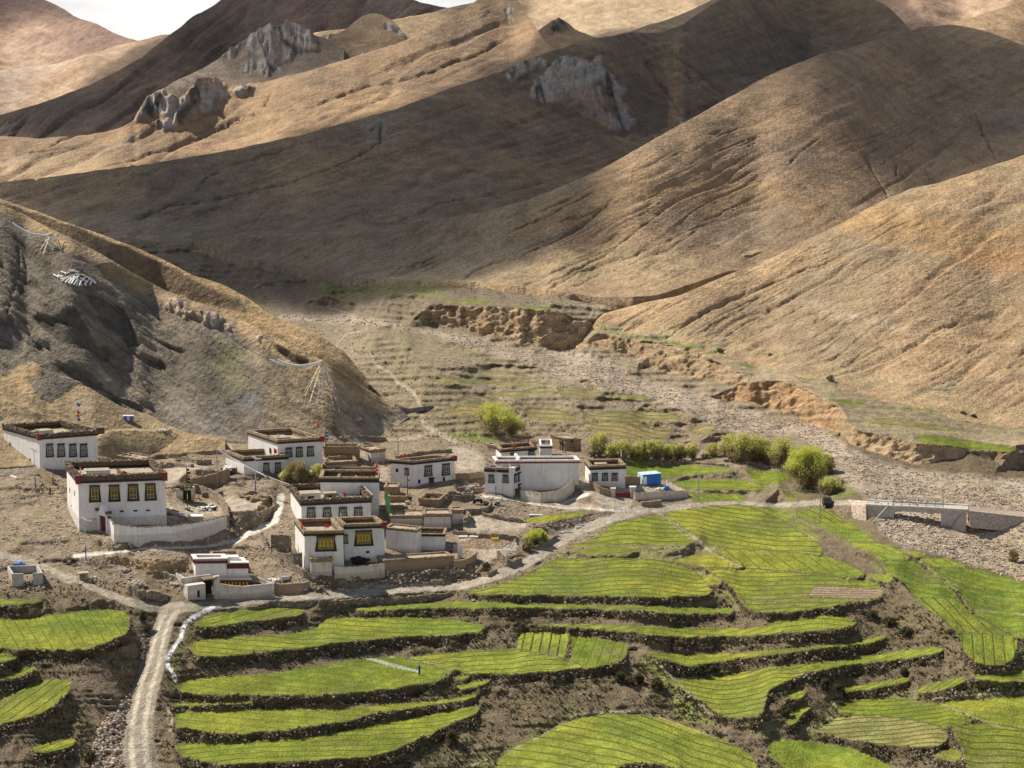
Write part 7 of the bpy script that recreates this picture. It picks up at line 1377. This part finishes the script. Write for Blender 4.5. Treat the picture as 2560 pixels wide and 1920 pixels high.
# ------------------------------------------------------------------ people, vehicle, containers, goods
def person(label, p, H_=1.68, top=BLUEC, legs=BLACK, yaw=0.0, lean=.0, sit=False):
    import mathutils
    me = bpy.data.meshes.new('person'); s_ = H_ / 1.7
    J = dict(pel=(0, 0, .92), ch=(0, .02 + lean, 1.28), nk=(0, .03 + lean, 1.46), hd=(0, .05 + lean, 1.60), tp=(0, .05 + lean, 1.70), ls=(-.19, .02 + lean, 1.40), le=(-.25, .02 + lean * .8, 1.12), lh=(-.22, .16 + lean, .88), rs=(.19, .02 + lean, 1.40), re=(.26, 0, 1.14), rh=(.25, .12 + lean, .88), lk=(-.10, .03, .50), la=(-.10, -.02, .08), lf=(-.10, .16, .04), rk=(.11, -.02, .50), ra=(.12, -.04, .08), rf=(.12, .14, .04))
    Rr = dict(pel=.15, ch=.17, nk=.065, hd=.10, tp=.07, ls=.075, le=.055, lh=.04, rs=.075, re=.055, rh=.04, lk=.085, la=.06, lf=.05, rk=.085, ra=.06, rf=.05)
    if sit:
        J.update(pel=(0, 0, .25), ch=(0, .04, .62), nk=(0, .06, .80), hd=(0, .08, .94), tp=(0, .08, 1.04), ls=(-.19, .05, .74), le=(-.24, .12, .50), lh=(-.12, .30, .42), rs=(.19, .05, .74), re=(.24, .12, .50), rh=(.12, .30, .42), lk=(-.12, .42, .50), la=(-.12, .50, .08), lf=(-.12, .64, .05), rk=(.12, .42, .50), ra=(.12, .50, .08), rf=(.12, .64, .05))
    ks = list(J); E = [('pel', 'ch'), ('ch', 'nk'), ('nk', 'hd'), ('hd', 'tp'), ('ch', 'ls'), ('ls', 'le'), ('le', 'lh'), ('ch', 'rs'), ('rs', 're'), ('re', 'rh'), ('pel', 'lk'), ('lk', 'la'), ('la', 'lf'), ('pel', 'rk'), ('rk', 'ra'), ('ra', 'rf')]
    M_ = Matrix.Rotation(yaw, 3, 'Z'); me.from_pydata([tuple(M_ @ (Vector(J[k]) * s_)) for k in ks], [(ks.index(a), ks.index(b_)) for a, b_ in E], []); o = bpy.data.objects.new('person', me); COL.objects.link(o)
    o.modifiers.new('skin', 'SKIN'); sb = o.modifiers.new('sub', 'SUBSURF'); sb.levels = 1; sb.render_levels = 1
    for k, sv in zip(ks, me.skin_vertices[0].data): sv.radius = (Rr[k] * s_, Rr[k] * s_); sv.use_root = (k == 'pel')
    dg = bpy.context.evaluated_depsgraph_get(); m2 = bpy.data.meshes.new_from_object(o.evaluated_get(dg)); bpy.data.objects.remove(o); o = bpy.data.objects.new('person', m2); COL.objects.link(o); o.location = p; m2.materials.clear()
    for m_ in (top, legs, SKIN, HAIR): m2.materials.append(m_)
    for f in m2.polygons:
        c = f.center; z = c.z / s_; hipz = J['pel'][2]; nz_ = J['nk'][2]; hp = M_.inverted() @ Vector(c)
        f.material_index = 3 if z > nz_ + .16 or (z > nz_ + .04 and hp.y < J['hd'][1] * s_ - .01) else 2 if z > nz_ + .01 else 2 if (abs(hp.x) > .15 * s_ and z < J['lh'][2] + .05 and z > J['lh'][2] - .12) else 1 if z < hipz - .02 else 0; f.use_smooth = True
    return tag(o, label, 'person')
SKIN = flatmat('skin', (.33, .18, .11), .6); HAIR = flatmat('black_hair', (.015, .013, .012), .6); DKRED = flatmat('dark_red_cloth', (.14, .02, .03), .9); DKBL = flatmat('navy_cloth', (.015, .02, .05), .9); JBL = flatmat('blue_jacket', (.03, .10, .32), .8)
q = drop(*at(*tp_('b', 1412, 856))[:2]) or at(*tp_('b', 1412, 856)); person("person in a blue jacket and dark trousers standing in the watered green field", q, 1.85, JBL, DKBL, 2.6, .05)
q = drop(*at(*tp_('i', 434, 822))[:2]) or at(*tp_('i', 434, 822)); person("person in dark red clothes standing at the left wall of the gold window house", q, 1.65, DKRED, BLACK, 1.2)
# dark car on the bridge road
p = at(*tp_('o', 395, 303)); q = drop(p.x, p.y) or p; root = thing('car', "small dark car on the road just left of the bridge", 'car', q); yaw = 1.5; M_ = Matrix.Rotation(yaw, 3, 'Z')
def cpt(x, y, z): return q + M_ @ Vector((x, y, z))
mb = MB(); prof = [(-2.0, .35), (-2.05, .8), (-1.9, .95), (-1.2, 1.0), (-.75, 1.42), (.75, 1.45), (1.35, 1.0), (1.95, .9), (2.05, .6), (2.0, .35)]
k = len(mb.v)
for y in (-.82, .82): mb.v += [tuple(cpt(a, y * (.86 if b_ > 1.2 else 1), b_)) for a, b_ in prof]
n = len(prof); mb.f += [tuple(range(n))[::-1], tuple(range(n, 2 * n))] + [(i, (i + 1) % n, n + (i + 1) % n, n + i) for i in range(n)]; mb.m += [0] * (n + 2); mb.build('body', [flatmat('dark_car_paint', (.02, .022, .025), .3)], root)
mb = MB(); [mb.hexa([cpt(*c) for c in ((-.72, y0, 1.02), (1.1, y0, 1.02), (1.1, y1, 1.02), (-.72, y1, 1.02), (-.6, y0, 1.36), (.72, y0, 1.38), (.72, y1, 1.38), (-.6, y1, 1.36))]) for y0, y1 in ((-.84, -.70), (.70, .84))]; mb.build('side_window', [GLASS], root)
for a in (-1.25, 1.3):
    for y in (-.78, .78): mb = MB(); mb.tube([cpt(a, y - .1, .33), cpt(a, y + .1, .33)], .33, 12); mb.build('wheel', [BLACK], root)
# blue container hut
p = at(*tp_('e', 372, 598)); pr_ = at(*tp_('e', 527, 606)); root = thing('container', "bright blue sheet metal container with a torn pale end in the yard", 'container', p); fr = Frame(p, pr_, p.z); Hc = 92 * .28933 * p.y / F
mb = MB(); mb.box(fr.P(0, 0), fr.d * fr.L, -fr.n * 2.6, UP * Hc, 0); mb.build('shell', [SHEETB], root)
mb = MB(); mb.box(fr.P(-.04, Hc, .06), fr.d * (fr.L + .08), -fr.n * 2.7, UP * .07, 0); mb.box(fr.P(-.06, 0, .02), -fr.n * 2.6, fr.d * .05, UP * Hc, 0); mb.build('pale_cladding', [SHEETL], root)
mb = MB(); mb.box(fr.P(.05, .15, .0), fr.d * .75, fr.n * .03, UP * (Hc * .75), 0); mb.build('torn_patch', [WHITEC], root); mb = MB(); [mb.box(fr.P(.9 + k * .27, .05, 0), fr.d * .08, fr.n * .05, UP * (Hc - .1)) for k in range(int((fr.L - 1.1) / .27))]; mb.build('ribs', [SHEETB], root)
def goods(label, tile, x, y, name, cat, parts, g=None, on=None):
    p = on or at(*tp_(tile, x, y)); q = p if on else (drop(p.x, p.y) or p); mb = MB(); mats = []
    for kind, c, sz, m_ in parts:
        if m_ not in mats: mats.append(m_)
        i = mats.index(m_); c = q + Vector(c)
        if kind == 'box': mb.cbox(c, sz[0], sz[1], sz[2], sz[3] if len(sz) > 3 else 0, sz[4] if len(sz) > 4 else 0, i)
        elif kind == 'cyl': mb.tube([c, c + UP * sz[1]], sz[0], 10, i)
        elif kind == 'lay': mb.tube([c, c + Vector((math.cos(sz[2]), math.sin(sz[2]), 0)) * sz[1]], sz[0], 8, i)
        elif kind == 'heap': mb.rock(c - UP * sz[0] * .1, sz[0] * 1.7, i, .45); [mb.rock(c + Vector((max(-1.5, min(1.5, random.gauss(0, .8))) * sz[0], max(-1.2, min(1.2, random.gauss(0, .7))) * sz[0], abs(random.gauss(0, sz[0] * .22)))), sz[1] * random.uniform(.6, 1.3), i) for _ in range(sz[2])]
        elif kind == 'sticks': [mb.tube([c + Vector((random.gauss(0, sz[0]), random.gauss(0, sz[0]), random.uniform(0, .4))), c + Vector((random.gauss(0, sz[0] * 1.5), random.gauss(0, sz[0] * 1.5), random.uniform(0, .9)))], .05, 4, i) for _ in range(sz[1])]
    return tag(mb.build(name, mats, loc=q), label, cat, g)
goods("blue and white barrels standing on the pale ground behind the far left house", 'i', 1118, 398, 'barrels', 'barrels', [('cyl', (-.7, 0, 0), (.32, .95), BLUEP), ('cyl', (0, .1, 0), (.32, .95), SHEETL), ('cyl', (.7, 0, 0), (.34, 1.0), BLUEP), ('box', (0, 0, .98), (2.2, .8, .1), WHITEC)])
goods("blue water tank behind the grey block pen", 'i', 168, 1450, 'water_tank', 'tank', [('box', (0, 0, 0), (1.9, 1.1, .8), SHEETB), ('cyl', (.3, 0, .8), (.3, .2), SHEETB)])
goods("weathered wooden crate on the verge by the left road", 'i', 722, 1545, 'crate', 'crate', [('box', (0, 0, 0), (1.5, 1.2, 1.1, .3), flatmat('pale_wood', (.40, .30, .21), .9)), ('box', (0, -.2, 1.1), (1.7, 1.3, .1, .3), BRUSHL), ('box', (.0, -.62, .2), (.9, .08, .7, .3), WOOD)])
goods("dark farm cart frame at the end of the concrete path", 'i', 605, 1400, 'cart', 'cart', [('box', (0, 0, .5), (2.0, 1.1, .12, .4), WOOD), ('lay', (-.7, -.7, .4), (.4, .15, 1.57), BLACK), ('lay', (.7, -.7, .4), (.4, .15, 1.57), BLACK), ('sticks', (0, 0, .5), (.5, 10), WOOD), ('lay', (-.4, 0, .6), (.05, 2.0, .4), WOOD)])
goods("long pale concrete slab lying on the slope left of the gold window house", 'i', 120, 665, 'slab', 'slab', [('box', (0, 0, 0), (2.6, .5, .2, -.9), CONCL)]); goods("blue tarpaulin bundle in the yard of the white corner house", 'g', 1550, 600, 'tarpaulin', 'tarpaulin', [('heap', (0, 0, .3), (.45, .55, 14), SHEETB), ('heap', (.7, 0, .2), (.3, .3, 5), WHITEC)])
goods("blue drum and white sacks by the blue container", 'e', 560, 640, 'sacks', 'sacks', [('heap', (-1.0, 0, .3), (.6, .4, 12), WHITEC), ('box', (.4, 0, 0), (.9, .7, .8), SHEETB), ('heap', (-2.2, .5, .3), (.2, .4, 4), WHITEC)])
goods("silver drum and scrap on the retaining wall right of the temple", 'r', 150, 905, 'drum', 'drum', [('lay', (-.8, 0, .5), (.42, 1.3, .2), STEEL), ('heap', (-2.2, .2, .2), (.6, .3, 16), WHITEC), ('heap', (-1.5, -.8, .1), (.5, .22, 12), STONE)])
goods("heap of cut branches inside the temple yard", 'q', 1720, 735, 'branch_heap', 'branches', [('sticks', (0, 0, 0), (.8, 46), BRUSHL)]); goods("parked motorbikes under dark covers at the stone pen by the lane", 'g', 820, 760, 'motorbikes', 'motorbikes', [('lay', (-.9, 0, .35), (.33, .12, 1.3), BLACK), ('lay', (.5, .1, .35), (.33, .12, 1.3), BLACK), ('box', (-.2, 0, .5), (1.6, .4, .5, .1), BLACK), ('box', (-.1, 0, .95), (.7, .3, .2, .1, .2), GREYM), ('heap', (1.6, -.6, .3), (.5, .4, 9), BLACK)])
goods("small green pump cart beside the path below the corner house", 'g', 985, 772, 'pump', 'pump', [('box', (0, 0, .2), (.9, .5, .5), GREENP), ('heap', (.3, 0, .3), (.3, .3, 5), WHITEC), ('lay', (-.5, -.3, .25), (.25, .1, 1.57), BLACK)])
goods("two pale planks laid in the dusty yard above the dung cakes", 'g', 730, 1050, 'planks', 'planks', [('box', (-1.0, 0, 0), (1.7, .9, .3, .02), CONCL), ('box', (1.0, 0, 0), (1.6, .9, .3, .02), CONCL)])
goods("yellow machine part among the spread dung cakes", 'g', 958, 1080, 'yellow_frame', 'frame', [('box', (0, 0, 0), (1.4, .15, .5), YELC), ('box', (0, .6, 0), (1.4, .15, .5), YELC), ('box', (-.5, .3, .2), (.12, .7, .2), YELC), ('box', (.5, .3, .2), (.12, .7, .2), YELC)])
goods("pale grey pipes lying on the bank beside the road", 'g', 1565, 1010, 'pipes', 'pipes', [('lay', (-1.6, 0, .15), (.1, 2.6, .1), STEEL), ('lay', (-1.2, -.5, .12), (.1, 2.6, .3), STEEL), ('heap', (-.4, 0, .2), (.2, .2, 3), SHEETL)]); goods("white sheet roll on the bank further up beside the road", 'g', 1690, 960, 'sheet_roll', 'roll', [('lay', (-.8, -.3, .25), (.22, 1.8, .5), STEEL), ('lay', (-.9, -.9, .12), (.12, 1.5, .5), WHITEC)])
goods("pale corrugated sheet lying beside the small green field", 'g', 1335, 855, 'metal_sheet', 'sheet', [('box', (0, 0, .05), (3.6, .8, .05, 0.02), SHEETL)]); goods("leaning boards at the crumbling stone corner", 'g', 1095, 1165, 'boards', 'boards', [('box', (0, 0, .3), (.25, .1, 2.0, .5, .5), SHEETL), ('box', (-1, 0, .5), (2.0, .15, .12, .5, -.4), SHEETL)])
goods("folded table and tubs in the yard right of the gold window house", 'i', 1520, 1000, 'yard_goods', 'goods', [('box', (0, 0, .9), (1.4, .9, .06, .2, .35), BLACK), ('box', (-.4, 0, 0), (.06, .06, .9), WOOD), ('box', (.4, 0, 0), (.06, .06, .9), WOOD), ('heap', (.9, .4, .2), (.4, .3, 8), WHITEC), ('heap', (-1.4, -.5, .3), (.5, .35, 10), BRUSH)])
goods("white topped mud stove block behind the curved courtyard wall", 'i', 1690, 1050, 'stove_block', 'block', [('box', (0, 0, 0), (2.6, 1.4, 1.0, .05), flatmat('pink_plaster', (.42, .33, .28), .9)), ('box', (0, 0, 1.0), (2.8, 1.6, .1, .05), WHITEC)]); goods("scattered white junk along the rough stone wall of the cluttered yard", 'i', 1800, 940, 'scrap_heap', 'scrap', [('heap', (0, 0, .1), (1.2, .35, 40), WHITEC), ('heap', (.4, .2, .1), (1.3, .3, 30), BLACK), ('heap', (-.9, .6, .2), (.3, .3, 5), ORNG)])
goods("dark store hut with firewood on top in the cluttered yard", 'i', 1600, 860, 'wood_store', 'hut', [('box', (0, .6, 0), (3.2, 2.4, 2.2), WHITE3), ('box', (.5, -.64, 0), (1.5, .1, 1.9), DARKIN), ('heap', (0, .5, 2.3), (1.1, .35, 60), BRUSH)]); goods("clutter of dark bundles against the foot of the red corner block house", 'r', 905, 700, 'bundles', 'bundles', [('box', (-3.0, 0, 0), (1.4, 1.0, 1.2), WOOD), ('heap', (0, 0, .4), (1.3, .45, 45), BLACK), ('heap', (.8, 0, .3), (.8, .3, 12), BRUSH)])
goods("cloth covered pile with orange rags on the back shed", 'h', 1480, 310, 'rag_pile', 'rags', [('heap', (0, 0, .2), (1.0, .35, 20), BRUSHL), ('heap', (-1.0, 0, .1), (.6, .3, 10), ORNG), ('lay', (-4.0, .5, 1.5), (.06, 4.0, .0), WHITEC)]); goods("firewood stack with pale ends left of the low two window house", 'h', 320, 480, 'firewood_stack', 'firewood', [('box', (0, 0, 0), (3.0, 1.2, .9, -.2), BRUSH), ('heap', (0, 0, .9), (.9, .3, 36), WHITEC)])
goods("wire gate panel leaning in the sheet metal yard", 'r', 2000, 660, 'leaning_metal_screen', 'screen', [('box', (0, 0, 0), (.9, .06, 2.4), STEEL), ('box', (-.8, 0, 1.0), (.7, .04, 1.5), GREYM), ('box', (-1.7, 0, 0), (.5, .3, 1.6), DKRED)]); goods("dome shaped mound of dried dung beside the pale yard", 'h', 560, 720, 'dung_mound', 'mound', [('heap', (0, 0, 0), (1.2, .7, 40), ADOBE)])
goods("dark haystack shaped boulder on the slope behind the village", 'h', 1415, 150, 'boulder', 'boulder', [('heap', (0, 0, .3), (.8, 1.1, 14), STONE2)])
for lab_, tl, x, y, sz_, n_ in (("long stone heap on the pale ground above the rough stony yard", 'i', 1420, 440, .9, 60), ("stone heap beside the white store behind the gold window house", 'i', 1560, 520, .8, 50), ("stone heap at the foot of the wall left of the temple", 'i', 1190, 1600, .9, 60), ("pile of pale stones left of the temple yard wall", 'q', 150, 800, .5, 40), ("stone heap at the end of the ochre bank near the crate", 'i', 1070, 1480, .6, 36),
    ("heap of stones between the lone doorway house and the corner house", 'g', 760, 610, .9, 60), ("second heap of stones just above the parked motorbikes", 'g', 700, 640, .7, 40), ("pale stone heap behind the sheet metal yard", 'g', 80, 590, .6, 36), ("heap of stones under the long sagging stone wall", 'r', 470, 985, .8, 46), ("stone heap on the yard corner near the wood store", 'i', 1460, 760, .5, 24), ("white stones in a loose pile near the low two window house", 'h', 120, 470, .7, 40), ("rubble heap at the bend of the concrete lane", 'h', 440, 700, .5, 30)):
    goods(lab_, tl, x, y, 'stone_heap', 'stones', [('heap', (0, 0, .15), (sz_, .32, n_), STONE if n_ % 4 else WHITE3)], "heaps of stones around the village")
# dung cakes drying on the yard
mb = MB(); org = at(*tp_('g', 880, 1110))
for _ in range(700):
    a = random.random() * 6.28; r_ = math.sqrt(random.random()); x, y = tp_('g', 885 + math.cos(a) * r_ * 245, 1105 + math.sin(a) * r_ * 45); p = at(x, y); mb.rock(p + UP * .05, random.uniform(.18, .3), 0, .45)
o = mb.build('dung_cakes', [flatmat('dung', (.33, .235, .15), .95, 0, .3, 3)], loc=org); tag(o, "hundreds of dung cakes spread to dry on the dusty yard", 'dung cakes', None, 'stuff')
# ------------------------------------------------------------------ loose stones and tufts, far too many to count
def scatter(name, n, where, size, mats, z=.0, tuft=False, label=None):
    V_, F_, MI = [], [], []; rnd = np.random.RandomState(hash(name) % 1000 if False else len(name) * 37); cand = np.argwhere(where); pick = cand[rnd.randint(0, len(cand), n)]; jit = rnd.rand(n, 8)
    for (r_, c_), jj in zip(pick, jit):
        x, y, z_ = PD[r_, c_]; x += (jj[0] - .5) * .4; y += (jj[1] - .5) * 1.0; s_ = size[0] + (size[1] - size[0]) * jj[2] ** 2.5; k = len(V_); a = jj[3] * 6.28
        if not tuft:
            for q in range(4): b_ = a + q * 1.57; V_.append((x + math.cos(b_) * s_, y + math.sin(b_) * s_ * .8, z_ - s_ * .3))
            for q in range(4): b_ = a + .4 + q * 1.57; w_ = .55 + .3 * jj[(q + 4) % 8]; V_.append((x + math.cos(b_) * s_ * w_, y + math.sin(b_) * s_ * w_ * .8, z_ + s_ * (.35 + .3 * jj[(q + 2) % 8])))
            for q in range(4): F_.append((k + q, k + (q + 1) % 4, k + 4 + (q + 1) % 4, k + 4 + q))
            F_.append((k + 4, k + 5, k + 6, k + 7)); MI += [int(jj[4] * len(mats)) % len(mats)] * 5
        else:
            for q in range(5): b_ = a + q * 1.2566; w_ = .35 + .9 * jj[(q + 3) % 8]; kk = len(V_); V_ += [(x - math.sin(b_) * .12, y + math.cos(b_) * .12, z_ - .05), (x + math.sin(b_) * .12, y - math.cos(b_) * .12, z_ - .05), (x + math.cos(b_) * s_ * w_, y + math.sin(b_) * s_ * w_, z_ + s_ * (.5 + .6 * jj[q]))]; F_.append((kk, kk + 1, kk + 2)); MI.append(int(jj[4] * len(mats)) % len(mats))
    me = bpy.data.meshes.new(name); me.from_pydata(V_, [], F_); [me.materials.append(m_) for m_ in mats]; me.polygons.foreach_set('material_index', MI); me.update(); o = bpy.data.objects.new(name, me); COL.objects.link(o); o['kind'] = 'stuff'
    if label: o['label'] = label
    return o
ST1 = flatmat('pale_stone', (.52, .44, .345), .95, 0, .2, 1); ST2 = flatmat('pink_stone', (.42, .335, .255), .95, 0, .2, 1); ST3 = flatmat('brown_stone', (.30, .235, .175), .95, 0, .2, 1); TU1 = flatmat('dry_tuft', (.16, .12, .06), .95, 0, .3, 1); TU2 = flatmat('green_tuft', (.10, .115, .04), .95, 0, .3, 1); TU3 = flatmat('dark_tuft', (.06, .05, .028), .95, 0, .3, 1)
fr_ = river & (V < 1640) & (nS + .8 * nA > -.25)
scatter('river_stones', 15000, fr_ & (U > 700), (.10, .42), [ST1, ST1, ST2, ST3])
scatter('village_rubble', 13000, (V > 1120) & (V < 1480) & (U < 1720) & (fid < 0) & ~road & ~(paved > .2) & ~ryard & (NU + nA[...] > .0), (.10, .38), [ST1, ST3, ST2])
lip = np.zeros(U.shape, bool); fm_ = fid >= 0; lip[1:-3] = (~fm_[1:-3]) & (fm_[:-4] | fm_[0:-4]) ; lip |= riser; lip &= RD > 1.25
scatter('bank_stones', 7000, lip & (V > 1440) & (nB > -.15), (.08, .26), [ST3, ST2, ST3, ST1, ST3])
scatter('bank_tufts', 15000, (lip | scarp) & (V > 1430) & (RD > 1.3), (.15, .42), [TU1, TU3, TU2, TU3], tuft=True)
scatter('slope_tufts', 11000, (V > 1450) & (fid < 0) & (RD > 1.3) & ~lip & (stone < .85) & (nA + nB > -.1), (.15, .5), [TU1, TU3, TU2], tuft=True)
scatter('valley_tufts', 9000, (V > 600) & (V < 1120) & (U < 1700) & (fid < 0) & ~river & (nA > -.1), (.15, .38), [TU1, TU3, TU2], tuft=True)
scatter('gully_stones', 1600, (ed & ~road), (.12, .5), [ST1, ST2, ST3])
